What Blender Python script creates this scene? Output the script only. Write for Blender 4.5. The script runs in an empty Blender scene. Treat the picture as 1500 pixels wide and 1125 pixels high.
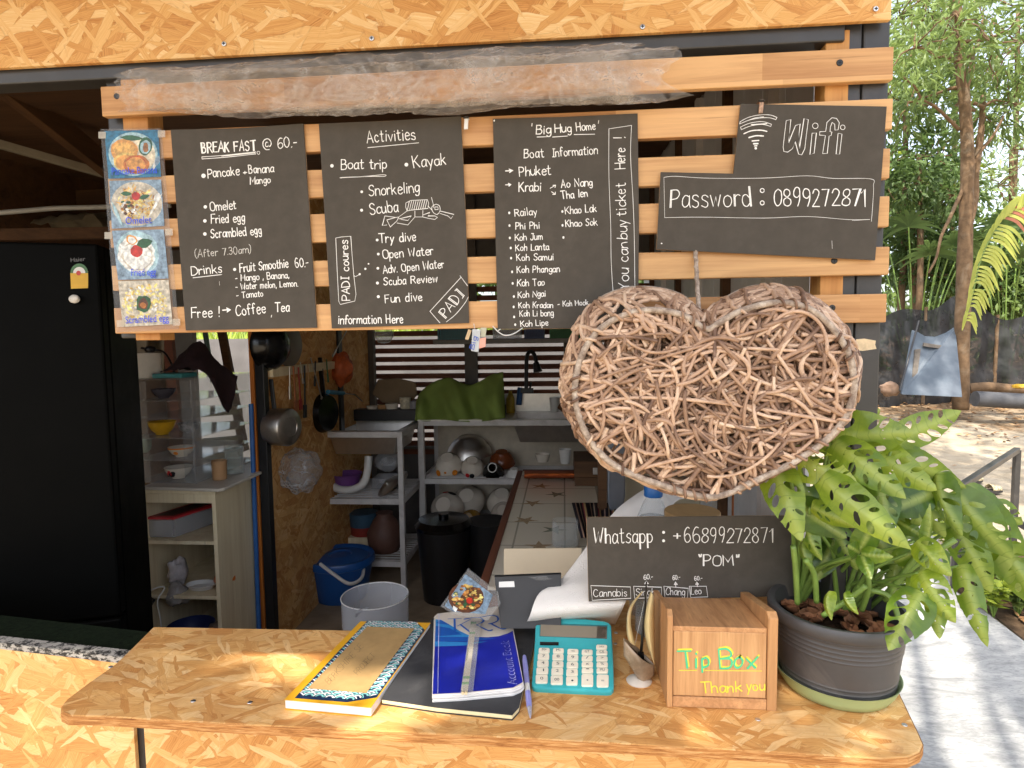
import bpy, bmesh, math, random
from math import sin, cos, pi, radians, sqrt, atan2, tan
from mathutils import Vector, Matrix, noise as mnoise
from mathutils.geometry import delaunay_2d_cdt
SC = bpy.context.scene
COL = SC.collection
V = Vector

# ---------------------------------------------------------------- camera
FPX = 900.0                       # focal length in pixels of the 1500 px wide photograph
EYE = V((0.0, -1.31, 1.55))
psi, th, rho = math.atan(FPX/10650), math.atan(FPX/11900), radians(0.77)
FW = V((-sin(psi)*cos(th), cos(psi)*cos(th), -sin(th)))
R0 = V((cos(psi), sin(psi), 0)); U0 = R0.cross(FW)
RT = R0*cos(rho) - U0*sin(rho); UP = U0*cos(rho) + R0*sin(rho)
cd = bpy.data.cameras.new('camera'); cam = bpy.data.objects.new('camera', cd); COL.objects.link(cam)
cd.sensor_fit = 'HORIZONTAL'; cd.sensor_width = 36; cd.lens = 36*FPX/1500
cd.clip_start = 0.05; cd.clip_end = 500
mw = Matrix((RT, UP, -FW)).transposed().to_4x4(); mw.translation = EYE
cam.matrix_world = mw
SC.camera = cam
SC.render.resolution_x, SC.render.resolution_y = 1024, 768

# ---------------------------------------------------------------- light
SUN_DIR = V((-0.20, -0.46, 0.865)).normalized()          # towards the sun: behind the viewer's left shoulder
w = bpy.data.worlds.new('World'); SC.world = w; w.use_nodes = True
nt = w.node_tree; bg = nt.nodes['Background']
sky = nt.nodes.new('ShaderNodeTexSky'); sky.sky_type = 'NISHITA'; sky.sun_disc = False
sky.sun_elevation = math.asin(SUN_DIR.z); sky.sun_rotation = atan2(SUN_DIR.x, SUN_DIR.y)
sky.dust_density = 3.0; sky.air_density = 1.0; sky.ozone_density = 1.0
hs = nt.nodes.new('ShaderNodeHueSaturation'); hs.inputs['Saturation'].default_value = .55; nt.links.new(sky.outputs[0], hs.inputs['Color']); nt.links.new(hs.outputs[0], bg.inputs[0]); bg.inputs[1].default_value = 0.15
sd = bpy.data.lights.new('sun', 'SUN'); sd.energy = 2.6; sd.angle = radians(0.6); sd.color = (1.0, 0.93, 0.82)
so = bpy.data.objects.new('sun', sd); COL.objects.link(so)
so.rotation_euler = (-SUN_DIR).to_track_quat('-Z', 'Y').to_euler()
so.location = SUN_DIR*20
SC.view_settings.view_transform = 'Standard'; SC.view_settings.look = 'None'
SC.view_settings.exposure = 1.62; SC.view_settings.gamma = 1.0

# ---------------------------------------------------------------- geometry helpers
def ray(px, py): return FW + RT*((px-750)/FPX) - UP*((py-562.5)/FPX)
def P(px, py, Y):                 # point of the plane y = Y seen at that place of the photograph
    d = ray(px, py); return EYE + d*((Y-EYE.y)/d.y)
def Z(px, py, z):
    d = ray(px, py); return EYE + d*((z-EYE.z)/d.z)
def X(px, py, x):
    d = ray(px, py); return EYE + d*((x-EYE.x)/d.x)
def PL(px, py, o, n):
    d = ray(px, py); return EYE + d*((o-EYE).dot(n)/d.dot(n))
def lerp(a, b, t): return a + (b-a)*t
def catmull(pts, n=6, closed=False):
    pts = [V(p) for p in pts]; m = len(pts); out = []
    if m < 3 and not closed: return pts
    rng = range(m) if closed else range(m-1)
    for i in rng:
        if closed: a, b, c, d = pts[i-1], pts[i], pts[(i+1) % m], pts[(i+2) % m]
        else: a, b, c, d = pts[max(i-1, 0)], pts[i], pts[i+1], pts[min(i+2, m-1)]
        for k in range(n):
            t = k/n
            out.append(0.5*((2*b) + (c-a)*t + (2*a-5*b+4*c-d)*t*t + (3*b-a-3*c+d)*t**3))
    if not closed: out.append(pts[-1])
    return out

class MB:
    def __init__(s): s.v = []; s.f = []; s.m = []; s.tone = []; s.mi = 0; s.t = 0.5; s.uv = {}
    def add(s, vs, fs, mi=None, tone=None):
        o = len(s.v); s.v += [V(x) for x in vs]
        for f in fs: s.f.append([i+o for i in f]); s.m.append(s.mi if mi is None else mi); s.tone.append(s.t if tone is None else tone)
        return s
    def box(s, x0, x1, y0, y1, z0, z1, **k):
        vs = [(x, y, z) for z in (z0, z1) for y in (y0, y1) for x in (x0, x1)]
        return s.add(vs, [(0, 2, 3, 1), (4, 5, 7, 6), (0, 1, 5, 4), (2, 6, 7, 3), (0, 4, 6, 2), (1, 3, 7, 5)], **k)
    def obox(s, c, a, b, d, **k):       # centre and three half-axis vectors
        c, a, b, d = V(c), V(a), V(b), V(d)
        vs = [c + a*i + b*j + d*l for l in (-1, 1) for j in (-1, 1) for i in (-1, 1)]
        fs = [(0, 2, 3, 1), (4, 5, 7, 6), (0, 1, 5, 4), (2, 6, 7, 3), (0, 4, 6, 2), (1, 3, 7, 5)]
        if a.cross(b).dot(d) < 0: fs = [f[::-1] for f in fs]
        return s.add(vs, fs, **k)
    def bar(s, p, q, w, h, up=(0, 0, 1), **k):
        p, q = V(p), V(q); d = (q-p); L = d.length; d.normalize(); u = V(up)
        if abs(d.dot(u)) > .99: u = V((0, 1, 0))
        x = d.cross(u).normalized(); y = x.cross(d)
        return s.obox((p+q)/2, d*L/2, x*w/2, y*h/2, **k)
    def prism(s, pts, n, **k):          # planar polygon extruded by the vector n (away from the front)
        pts = [V(p) for p in pts]; n = V(n); m = len(pts)
        nn = V((0, 0, 0))
        for i in range(m): nn += pts[i].cross(pts[(i+1) % m])
        if nn.dot(n) > 0: pts = pts[::-1]
        vs = pts + [p+n for p in pts]
        fs = [list(range(m)), list(range(2*m-1, m-1, -1))] + [((i+1) % m, i, i+m, (i+1) % m+m) for i in range(m)]
        return s.add(vs, fs, **k)
    def tube(s, pts, r, n=8, closed=False, cap=True, **k):
        pts = [V(p) for p in pts]; m = len(pts)
        rs = r if isinstance(r, (list, tuple)) else [r]*m
        vs = []; prev = None
        for i in range(m):
            if closed: t = pts[(i+1) % m] - pts[i-1]
            else: t = pts[min(i+1, m-1)] - pts[max(i-1, 0)]
            if t.length < 1e-9: t = V((0, 0, 1))
            t.normalize()
            if prev is None: a = V((0, 0, 1)) if abs(t.z) < .9 else V((1, 0, 0))
            else: a = prev
            u = (a - t*a.dot(t)); 
            if u.length < 1e-6: u = t.orthogonal()
            u.normalize(); prev = u; w_ = t.cross(u)
            for j in range(n):
                an = 2*pi*j/n; vs.append(pts[i] + (u*cos(an) + w_*sin(an))*rs[i])
        fs = []
        for i in range(m if closed else m-1):
            i2 = (i+1) % m
            for j in range(n): fs.append((i*n+j, i*n+(j+1) % n, i2*n+(j+1) % n, i2*n+j))
        if cap and not closed: fs += [tuple(range(n-1, -1, -1)), tuple(range((m-1)*n, m*n))]
        return s.add(vs, fs, **k)
    def lathe(s, prof, c, n=28, axis=(0, 0, 1), sx=1, sy=1, **k):   # profile of (radius, height)
        c = V(c); ax = V(axis).normalized(); q = ax.to_track_quat('Z', 'Y')
        vs = []; fs = []; rings = []
        for r, h in prof:
            if r < 1e-6: rings.append([len(vs)]); vs.append(c + q @ V((0, 0, h)))
            else:
                rings.append(list(range(len(vs), len(vs)+n)))
                for j in range(n): vs.append(c + q @ V((r*cos(2*pi*j/n)*sx, r*sin(2*pi*j/n)*sy, h)))
        for a, b in zip(rings, rings[1:]):
            for j in range(n):
                j2 = (j+1) % n
                if len(a) == 1 and len(b) == 1: continue
                if len(a) == 1: fs.append((a[0], b[j2], b[j]))
                elif len(b) == 1: fs.append((a[j], a[j2], b[0]))
                else: fs.append((a[j], a[j2], b[j2], b[j]))
        return s.add(vs, fs, **k)
    def grid(s, fn, nu, nv, **k):
        vs = [fn(i/nu, j/nv) for j in range(nv+1) for i in range(nu+1)]
        fs = [(j*(nu+1)+i, j*(nu+1)+i+1, (j+1)*(nu+1)+i+1, (j+1)*(nu+1)+i) for j in range(nv) for i in range(nu)]
        return s.add(vs, fs, **k)
    def ball(s, c, rx, ry=None, rz=None, n=16, m=10, **k):
        ry = ry or rx; rz = rz or rx; c = V(c); vs = [c+V((0, 0, -rz))]; fs = []
        for i in range(1, m):
            a = -pi/2 + pi*i/m
            for j in range(n): vs.append(c + V((rx*cos(a)*cos(2*pi*j/n), ry*cos(a)*sin(2*pi*j/n), rz*sin(a))))
        vs.append(c+V((0, 0, rz)))
        for j in range(n):
            fs.append((0, 1+(j+1) % n, 1+j)); fs.append((len(vs)-1, 1+(m-2)*n+j, 1+(m-2)*n+(j+1) % n))
            for i in range(m-2): fs.append((1+i*n+j, 1+i*n+(j+1) % n, 1+(i+1)*n+(j+1) % n, 1+(i+1)*n+j))
        return s.add(vs, fs, **k)
    def build(s, name, mat, parent=None, smooth=False, bevel=0, solid=0, sub=0, ang=40):
        off = V((0, 0, 0)); p = parent
        while p is not None: off += p.location; p = p.parent
        me = bpy.data.meshes.new(name)
        me.from_pydata([v-off for v in s.v], [], s.f)
        mats = mat if isinstance(mat, (list, tuple)) else [mat]
        for m_ in mats: me.materials.append(m_)
        me.polygons.foreach_set('material_index', [min(i, len(mats)-1) for i in s.m])
        at = me.attributes.new('tone', 'FLOAT', 'FACE'); at.data.foreach_set('value', s.tone)
        if smooth:
            me.polygons.foreach_set('use_smooth', [True]*len(me.polygons))
            if ang < 180: me.set_sharp_from_angle(angle=radians(ang))
        me.update()
        o = bpy.data.objects.new(name, me); COL.objects.link(o)
        if parent is not None: o.parent = parent
        if solid:
            md = o.modifiers.new('solid', 'SOLIDIFY'); md.thickness = solid; md.offset = 0
        if bevel:
            md = o.modifiers.new('bevel', 'BEVEL'); md.width = bevel; md.segments = 2; md.limit_method = 'ANGLE'; md.angle_limit = radians(40)
        if sub:
            md = o.modifiers.new('sub', 'SUBSURF'); md.levels = sub; md.render_levels = sub
        return o

def tag(o, label=None, cat=None, group=None, kind=None):
    if label: o['label'] = label
    if cat: o['category'] = cat
    if group: o['group'] = group
    if kind: o['kind'] = kind
    return o
def thing(name, label, cat, loc, group=None, kind=None):
    o = bpy.data.objects.new(name, None); COL.objects.link(o); o.location = V(loc); o.empty_display_size = .05
    return tag(o, label, cat, group, kind)
def copy_tree(o, delta, label=None):
    def rec(a, par):
        c = a.copy(); COL.objects.link(c); c.parent = par
        for ch in [x for x in KIDS.get(a.name, [])]: rec(ch, c)
        return c
    KIDS = {}
    for x in SC.objects:
        if x.parent: KIDS.setdefault(x.parent.name, []).append(x)
    c = rec(o, None); c.location = o.location + V(delta)
    if label: c['label'] = label
    return c

# ---------------------------------------------------------------- materials
def L1(c): c /= 255.0; return c/12.92 if c <= .04045 else ((c+.055)/1.055)**2.4
def S(r, g, b, k=1.0): return (L1(r)*k, L1(g)*k, L1(b)*k)
class N:
    """small node-building helper"""
    def __init__(s, name):
        s.m = bpy.data.materials.new(name); s.m.use_nodes = True; s.t = s.m.node_tree; s.t.nodes.clear()
        s.out = s.t.nodes.new('ShaderNodeOutputMaterial')
    def n(s, typ, props=None, **ins):
        x = s.t.nodes.new('ShaderNode'+typ)
        for k, v in (props or {}).items(): setattr(x, k, v)
        for k, v in ins.items():
            k = k.replace('_', ' ') if k not in x.inputs else k
            s.put(x.inputs[int(k[1:])] if k[0] == 'i' and k[1:].isdigit() else x.inputs[k], v)
        return x
    def put(s, inp, v):
        if isinstance(v, bpy.types.NodeSocket): s.t.links.new(v, inp)
        elif isinstance(v, bpy.types.Node): s.t.links.new(v.outputs[0], inp)
        else:
            if isinstance(v, tuple) and len(v) == 3 and inp.type == 'RGBA': v = (*v, 1)
            inp.default_value = v
    def math(s, op, a, b=0.0, c=None, clamp=False):
        x = s.t.nodes.new('ShaderNodeMath'); x.operation = op; x.use_clamp = clamp; s.put(x.inputs[0], a); s.put(x.inputs[1], b)
        if c is not None: s.put(x.inputs[2], c)
        return x.outputs[0]
    def vmath(s, op, a, b=(0, 0, 0)):
        x = s.t.nodes.new('ShaderNodeVectorMath'); x.operation = op; s.put(x.inputs[0], a)
        if op == 'SCALE': s.put(x.inputs['Scale'], b)
        else: s.put(x.inputs[1], b)
        return x.outputs[0]
    def mix(s, f, a, b, mode='MIX'):
        x = s.t.nodes.new('ShaderNodeMix'); x.data_type = 'RGBA'; x.blend_type = mode; x.clamp_factor = True
        s.put(x.inputs[0], f); s.put(x.inputs[6], a); s.put(x.inputs[7], b); return x.outputs[2]
    def ramp(s, f, stops, interp='LINEAR'):
        x = s.t.nodes.new('ShaderNodeValToRGB'); x.color_ramp.interpolation = interp; e = x.color_ramp.elements
        while len(e) > len(stops): e.remove(e[-1])
        while len(e) < len(stops): e.new(1)
        for el, (p, c) in zip(e, stops): el.position = p; el.color = (*c, 1) if not isinstance(c, float) else (c, c, c, 1)
        s.put(x.inputs[0], f); return x.outputs[0]
    def obj(s): return s.n('TexCoord').outputs['Object']
    def noise(s, vec, scale, detail=3, rough=.55, dist=0.0, dim='3D', w_=None):
        x = s.t.nodes.new('ShaderNodeTexNoise'); x.noise_dimensions = dim; s.put(x.inputs['Vector'], vec); x.inputs['Scale'].default_value = scale
        x.inputs['Detail'].default_value = detail; x.inputs['Roughness'].default_value = rough; x.inputs['Distortion'].default_value = dist
        if w_ is not None: s.put(x.inputs['W'], w_)
        return x.outputs[0]
    def bump(s, h, strength=.3, dist=.002):
        x = s.t.nodes.new('ShaderNodeBump'); x.inputs['Strength'].default_value = strength; x.inputs['Distance'].default_value = dist; s.put(x.inputs['Height'], h); return x.outputs[0]
    def pr(s, base, rough=.5, metal=0.0, spec=.5, nrm=None, **k):
        x = s.t.nodes.new('ShaderNodeBsdfPrincipled'); s.put(x.inputs['Base Color'], base); s.put(x.inputs['Roughness'], rough)
        s.put(x.inputs['Metallic'], metal); s.put(x.inputs['Specular IOR Level'], spec)
        if nrm is not None: s.put(x.inputs['Normal'], nrm)
        for kk, v in k.items(): s.put(x.inputs[kk.replace('_', ' ')], v)
        return x
    def done(s, sh): s.t.links.new(sh.outputs[0] if isinstance(sh, bpy.types.Node) else sh, s.out.inputs[0]); return s.m

_mc = {}
def plain(name, col, rough=.5, metal=0.0, var=.12, scale=14, bump=0.0, bscale=60, spec=.5, dirt=0.0, dirtcol=(.12, .09, .06)):
    """painted / plastic / metal surface with small blotches, wear and relief"""
    if name in _mc: return _mc[name]
    n = N(name); co = n.obj()
    nz = n.noise(co, scale, 4, .6)
    a = tuple(c*(1-var) for c in col); b = tuple(min(1, c*(1+var)) for c in col)
    c = n.mix(n.ramp(nz, [(.3, 0.0), (.7, 1.0)]), a, b)
    if dirt:
        d = n.ramp(n.noise(co, scale*.45, 6, .7, .6), [(.52, 0.0), (.75, 1.0)])
        c = n.mix(n.math('MULTIPLY', d, dirt), c, dirtcol)
    r = n.math('ADD', rough-.08, n.math('MULTIPLY', n.noise(co, scale*2.3, 3), .16))
    nr = n.bump(n.noise(co, bscale, 4, .6), bump, .002) if bump else None
    _mc[name] = n.done(n.pr(c, r, metal, spec, nr)); return _mc[name]

def wood(name, dark, light, axis=0, scale=1.0, rough=.55, ring=1.0, contrast=1.0, joints=0.0, bump=.15):
    """sawn timber with grain along the given axis of the object"""
    if name in _mc: return _mc[name]
    n = N(name); co = n.obj()
    sc = [26*scale]*3; sc[axis] = 1.6*scale
    st = n.vmath('MULTIPLY', co, tuple(sc))
    if joints:      # finger-jointed pieces: the grain jumps from piece to piece
        sep = n.n('SeparateXYZ', i0=co)
        a = n.math('FLOOR', n.math('MULTIPLY', n.math('ADD', sep.outputs[axis], n.math('MULTIPLY', n.math('FLOOR', n.math('MULTIPLY', sep.outputs[2], 9.7)), .37)), 1/joints))
        wn = n.n('TexWhiteNoise', {'noise_dimensions': '1D'}, W=a)
        st = n.vmath('ADD', st, n.vmath('SCALE', wn.outputs['Color'], 40.0)); jt = wn.outputs['Value']
    g1 = n.noise(st, 1.0, 6, .62, .8*ring)
    sc2 = [150*scale]*3; sc2[axis] = 5*scale
    g2 = n.noise(n.vmath('MULTIPLY', co, tuple(sc2)), 1.0, 3, .6)
    big = n.noise(co, 2.3, 2)
    f = n.math('ADD', n.math('MULTIPLY', g1, .75*contrast), n.math('MULTIPLY', g2, .25*contrast))
    if joints: f = n.math('ADD', f, n.math('MULTIPLY', n.math('SUBTRACT', jt, .5), .28))
    f = n.math('ADD', f, n.math('MULTIPLY', n.math('SUBTRACT', big, .5), .3))
    mid = tuple((a+b)/2 for a, b in zip(dark, light))
    c = n.ramp(f, [(.22, dark), (.47, mid), (.72, light)])
    pores = n.ramp(g2, [(.25, 1.0), (.36, 0.0)])
    c = n.mix(n.math('MULTIPLY', pores, .45), c, tuple(x*.4 for x in dark))
    _mc[name] = n.done(n.pr(c, rough, 0, .35, n.bump(f, bump, .002))); return _mc[name]

def osb(name, plane, tint=1.0, wear=0.0, sc=1.0):
    """oriented strand board: seven layers of long overlapping flakes, each with its own direction, tone and grain"""
    n = N(name); co = n.obj(); sep = n.n('SeparateXYZ', i0=co)
    u, v = [sep.outputs['XYZ'.index(a)] for a in plane]
    base = n.n('CombineXYZ', i0=u, i1=v).outputs[0]
    warp = n.n('TexNoise', {'noise_dimensions': '2D'}, Vector=base, Scale=14.0, Detail=4.0)
    base = n.vmath('ADD', base, n.vmath('SCALE', n.vmath('SUBTRACT', warp.outputs['Color'], (.5, .5, .5)), .016))
    col = None; hgt = None
    tones = [S(176, 112, 56, tint), S(208, 148, 82, tint), S(222, 168, 100, tint), S(232, 184, 118, tint), S(242, 206, 150, tint)]
    for i, (ang, sx, sy, keep) in enumerate([(12, .13, .042, 1.1), (78, .10, .034, .5), (-41, .14, .036, .46), (27, .11, .040, .5), (-66, .12, .026, .26), (-7, .16, .034, .42), (54, .13, .028, .25), (-22, .08, .016, .20), (4, .10, .045, .30), (37, .07, .013, .12), (-52, .06, .012, .1)]):
        m = n.n('Mapping', {'vector_type': 'TEXTURE'}, Vector=base, Location=(i*1.37, i*.71, 0.0), Rotation=(0.0, 0.0, radians(ang)), Scale=(sx*sc*1.15, sy*sc*.86, 1.0)).outputs[0]
        vo = n.n('TexVoronoi', {'voronoi_dimensions': '2D', 'distance': 'EUCLIDEAN'}, Vector=m, Scale=1.0, Randomness=.95)
        ed = n.n('TexVoronoi', {'voronoi_dimensions': '2D', 'feature': 'DISTANCE_TO_EDGE'}, Vector=m, Scale=1.0, Randomness=.95).outputs['Distance']
        cs = n.n('SeparateColor', i0=vo.outputs['Color'])
        rnd, r2 = cs.outputs[0], cs.outputs[1]
        # each flake is turned a little inside its layer, so its grain has a direction of its own
        gm = n.n('VectorRotate', {'rotation_type': 'Z_AXIS'}, Vector=m, Angle=n.math('MULTIPLY', n.math('SUBTRACT', r2, .5), .9)).outputs[0]
        gm = n.vmath('MULTIPLY', gm, (1.2, 22.0, 1.0))
        gr = n.noise(gm, 1.0, 5, .62, .7, '4D', n.math('MULTIPLY', rnd, 40))
        gr2 = n.noise(n.vmath('MULTIPLY', gm, (1.5, 5.0, 1.0)), 1.0, 2, .6, .2, '4D', n.math('MULTIPLY', rnd, 19))
        f = n.math('ADD', n.math('MULTIPLY', gr, .80), n.math('ADD', n.math('MULTIPLY', gr2, .10), n.math('MULTIPLY', n.math('SUBTRACT', r2, .5), .36)))
        c = n.ramp(n.math('ADD', f, .10), [(.24, tones[0]), (.40, tones[1]), (.53, tones[2]), (.64, tones[3]), (.80, tones[4])])
        line = n.math('MULTIPLY', n.ramp(ed, [(.0, 1.0), (.03, 0.0)]), .20)
        c = n.mix(line, c, S(110, 60, 22, tint))
        h = n.math('ADD', n.math('MULTIPLY', rnd, .5), n.math('MULTIPLY', gr, .3))
        if col is None: col, hgt = c, h
        else:
            on = n.math('LESS_THAN', cs.outputs[2], keep)
            col = n.mix(on, col, c); hgt = n.math('ADD', n.math('MULTIPLY', hgt, n.math('SUBTRACT', 1.0, on)), n.math('MULTIPLY', n.math('ADD', h, .2), on))
    dark = n.ramp(n.noise(base, 33, 4, .7, .5, '2D'), [(.60, 0.0), (.74, 1.0)])
    col = n.mix(n.math('MULTIPLY', dark, .34), col, S(160, 90, 42, tint))
    if wear:
        wr = n.ramp(n.noise(base, 5.5, 5, .65, .4, '2D'), [(.38, 0.0), (.66, 1.0)])
        col = n.mix(n.math('MULTIPLY', wr, wear), col, S(158, 98, 50, tint))
    ro = n.math('ADD', .52, n.math('MULTIPLY', hgt, .2))
    return n.done(n.pr(col, ro, 0, .3, n.bump(hgt, .6, .0020)))

def glassy(name, tint=(1, 1, 1), milk=.12, rough=.05, gloss=.25, crease=0):
    """thin clear or milky plastic / glass: mostly lets light through, with a sheen and some haze"""
    n = N(name); co = n.obj()
    tr = n.n('BsdfTransparent', Color=tint)
    bh = n.noise(co, crease, 6, .7, 1.5) if crease else n.noise(co, 40, 3)
    sh = n.pr(tuple(.8*c for c in tint), rough, 0, .6 if not crease else 1.0, n.bump(bh, .05 if not crease else .9, .001 if not crease else .012))
    fr = n.n('LayerWeight', Blend=.35).outputs['Facing']
    fac = n.math('ADD', milk, n.math('MULTIPLY', n.math('POWER', fr, 1.5), gloss), clamp=True)
    if crease:      # crinkled film: bright fold highlights painted in as milkier noise lines
        d1 = n.math('ABSOLUTE', n.math('SUBTRACT', n.noise(n.vmath('MULTIPLY', co, (.55, 1, 1)), crease*.55, 4, .6, 1.2), .5)); d2 = n.math('ABSOLUTE', n.math('SUBTRACT', n.noise(co, crease*1.5, 3, .6, .8), .5))
        fold = n.math('ADD', n.math('MULTIPLY', n.ramp(d1, [(.0, 1.0), (.05, 0.0)]), .17), n.math('MULTIPLY', n.ramp(d2, [(.0, 1.0), (.035, 0.0)]), .05)); patch = n.ramp(n.noise(co, 7, 3, .6, .6), [(.42, 0.0), (.66, 1.0)])
        fac = n.math('ADD', n.math('MULTIPLY', fac, n.math('ADD', .4, n.math('MULTIPLY', patch, 1.2))), fold, clamp=True)
    mx = n.n('MixShader', i0=fac, i1=tr, i2=sh)
    return n.done(mx)
# ---------------------------------------------------------------- handwriting: single-stroke letters drawn as ribbons
GL = {}
def _g(ch, wd, *st):
    GL[ch] = (wd, [(s[0] == '~', [tuple(map(float, p.split(','))) for p in s.strip('~').split()]) for s in st])
_g('A', 6, '0,0 3,10 6,0', '1.2,3.4 4.9,3.4'); _g('B', 5.5, '0,0 0,10', '~0,10 3.6,9.8 4.4,7.8 3,5.6 0,5.3', '~0,5.3 4,5.1 5.3,2.8 4,.3 0,0')
_g('C', 6, '~5.8,8.4 4.2,10 1.8,9.3 .2,6 .3,3 2,.3 4.4,.2 5.9,1.8'); _g('D', 6, '0,0 0,10', '~0,10 3.6,9.4 5.8,6.4 5.6,2.6 3,.2 0,0')
_g('E', 5, '5,10 0,10 0,0 5,0', '0,5.2 4,5.4'); _g('F', 5, '5,10 0,10 0,0', '0,5.2 4,5.4'); _g('G', 6, '~5.8,8.6 4,10 1.6,9.2 .2,6 .5,2.4 2.6,.1 5,.8 5.8,3', '5.9,4.4 3.4,4.4')
_g('H', 6, '0,0 0,10', '5.8,0 5.8,10', '0,5 5.8,5.2'); _g('I', 2.6, '1.3,0 1.3,10', '0,10 2.6,10', '0,0 2.6,0'); _g('J', 4.6, '~4,10 4,3 3,.3 1.2,.2 0,2', '1.4,10 5,10')
_g('K', 5.8, '0,0 0,10', '5.4,10 0,4.4', '1.6,5.8 5.8,0'); _g('L', 4.8, '0,10 0,0 4.8,0'); _g('M', 7.4, '0,0 .4,10 3.7,3.4 7,10 7.4,0'); _g('N', 6.2, '0,0 0,10 6,0 6.2,10')
_g('O', 6.4, '~3.2,10 .8,8.6 0,5 .8,1.3 3.2,0 5.6,1.3 6.4,5 5.6,8.6 3.2,10'); _g('P', 5.4, '0,0 0,10', '~0,10 3.6,9.8 5.2,7.6 4.2,5.4 2.4,4.7 0,4.6')
_g('Q', 6.4, '~3.2,10 .8,8.6 0,5 .8,1.3 3.2,0 5.6,1.3 6.4,5 5.6,8.6 3.2,10', '4,2.4 6.4,-1'); _g('R', 5.8, '0,0 0,10', '~0,10 3.8,9.7 5,7.6 3.8,5.5 0,5', '2.4,5 5.8,0')
_g('S', 5.2, '~5,8.6 3.4,10 1.2,9.6 .3,7.7 1.4,5.9 3.9,4.6 5,2.6 3.9,.5 1.7,.1 0,1.6'); _g('T', 6, '0,10 6,10', '3,10 3,0'); _g('U', 6, '~0,10 0,3 1.2,.3 4,.2 5.8,3 5.9,10')
_g('V', 6, '0,10 3,0 6,10'); _g('W', 8, '0,10 1.8,0 4,7.4 6,0 8,10'); _g('X', 6, '0,0 6,10', '0,10 6,0'); _g('Y', 5.6, '0,10 2.8,5 5.6,10', '2.8,5 2.8,0')
_g('a', 4.4, '~4.2,5.4 2.2,6.2 .4,4.6 .3,1.4 1.8,0 3.6,1.2 4.2,3.4', '~4.3,6 4.2,1.5 4.8,0'); _g('b', 4.6, '0,10 0,0', '~0,4.4 1.8,6 3.8,5.4 4.5,3 3.6,.5 1.7,0 0,1.4')
_g('c', 4.2, '~4.1,5 2.6,6.1 .8,5 .2,2.8 1,.6 2.8,0 4.2,1.1'); _g('d', 4.6, '~4.4,4.6 2.8,6 .8,5.2 .1,2.8 .9,.4 2.8,.1 4.3,1.6', '4.5,10 4.6,0')
_g('e', 4.4, '~.3,3.2 4.2,3.6 3.8,5.4 2.2,6.1 .6,4.9 .2,2.6 1.2,.4 3,0 4.3,1'); _g('f', 3.8, '~3.9,9 2.8,10 1.6,9.2 1.3,7 1.3,0', '0,5.6 3.2,5.8')
_g('g', 4.5, '~4.3,5.2 2.4,6.2 .6,4.8 .4,2.2 1.8,.6 3.6,1.4 4.3,3.4', '~4.4,6 4.3,-.6 3.4,-2.8 1.6,-3 .5,-2'); _g('h', 4.4, '0,10 0,0', '~0,3.6 1.4,5.7 3.2,5.8 4.1,4 4.2,0')
_g('i', 1.4, '.6,6 .7,0', '.6,8.4 .75,8.9'); _g('j', 2, '~1.4,6 1.4,-1.4 .4,-3', '1.4,8.4 1.5,8.9'); _g('k', 4.4, '0,10 0,0', '3.8,6 0,2.6', '1.4,3.8 4.4,0'); _g('l', 1.2, '.5,10 .6,0')
_g('m', 7, '0,6 0,0', '~0,3.8 1.2,5.8 2.7,5.7 3.3,4 3.4,0', '~3.4,3.8 4.7,5.8 6.1,5.6 6.8,4 7,0'); _g('n', 4.4, '0,6 .1,0', '~0,3.6 1.5,5.8 3.3,5.7 4.1,4 4.3,0')
_g('o', 4.6, '~2.3,6 .6,5 0,3 .7,.8 2.3,0 4,.9 4.6,3.1 3.9,5.1 2.3,6'); _g('p', 4.6, '0,6 0,-3.6', '~0,4.4 1.6,6 3.6,5.5 4.5,3.2 3.6,.8 1.8,.2 0,1.4'); _g('q', 4.6, '~4.4,4.6 2.8,6 .8,5.2 .1,2.8 .9,.6 2.8,.2 4.3,1.6', '4.5,6 4.5,-3.4')
_g('r', 3.4, '0,6 .2,0', '~.1,3.4 1.2,5.4 2.4,6 3.5,5.4'); _g('s', 3.8, '~3.7,5.2 2.4,6.1 .8,5.7 .4,4.3 1.8,3.3 3.4,2.4 3.5,.8 2.1,0 .1,.8'); _g('t', 3.6, '~1.5,9 1.5,1.4 2.4,.1 3.6,.5', '0,6.2 3.4,6.3')
_g('u', 4.4, '~0,6 .1,1.8 1.2,.1 2.8,.3 4.2,2.2', '4.3,6 4.4,0'); _g('v', 4.2, '0,6 2.1,0 4.2,6'); _g('w', 6, '0,6 1.5,0 3,5 4.6,0 6,6'); _g('x', 4, '0,0 4,6', '0,6 4,0'); _g('y', 4.4, '0,6 2.3,.4', '4.4,6 1.2,-3.4'); _g('z', 4, '0,6 4,6 0,0 4,0')
_g('0', 5, '~2.5,10 .6,8 0,5 .6,1.6 2.4,0 4.3,1.6 5,5 4.4,8.4 2.5,10'); _g('1', 3, '0,7.6 2.2,10 2.2,0'); _g('2', 5, '~.2,7.6 1.2,9.6 3,10 4.6,8.4 4.2,6 2.2,3 0,.1', '0,.1 5,.1')
_g('3', 4.6, '~.3,9 2.4,10 4.2,8.4 3.6,6 1.8,5.4', '~1.8,5.4 4,4.8 4.6,2.6 3.2,.3 1.2,.1 0,1.4'); _g('4', 5, '3.6,0 3.6,10 0,3.2 5,3.2'); _g('5', 4.8, '4.4,10 .8,10 .5,5.6', '~.5,5.6 3,6.2 4.6,4 4.2,1.2 2,0 0,1')
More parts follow.
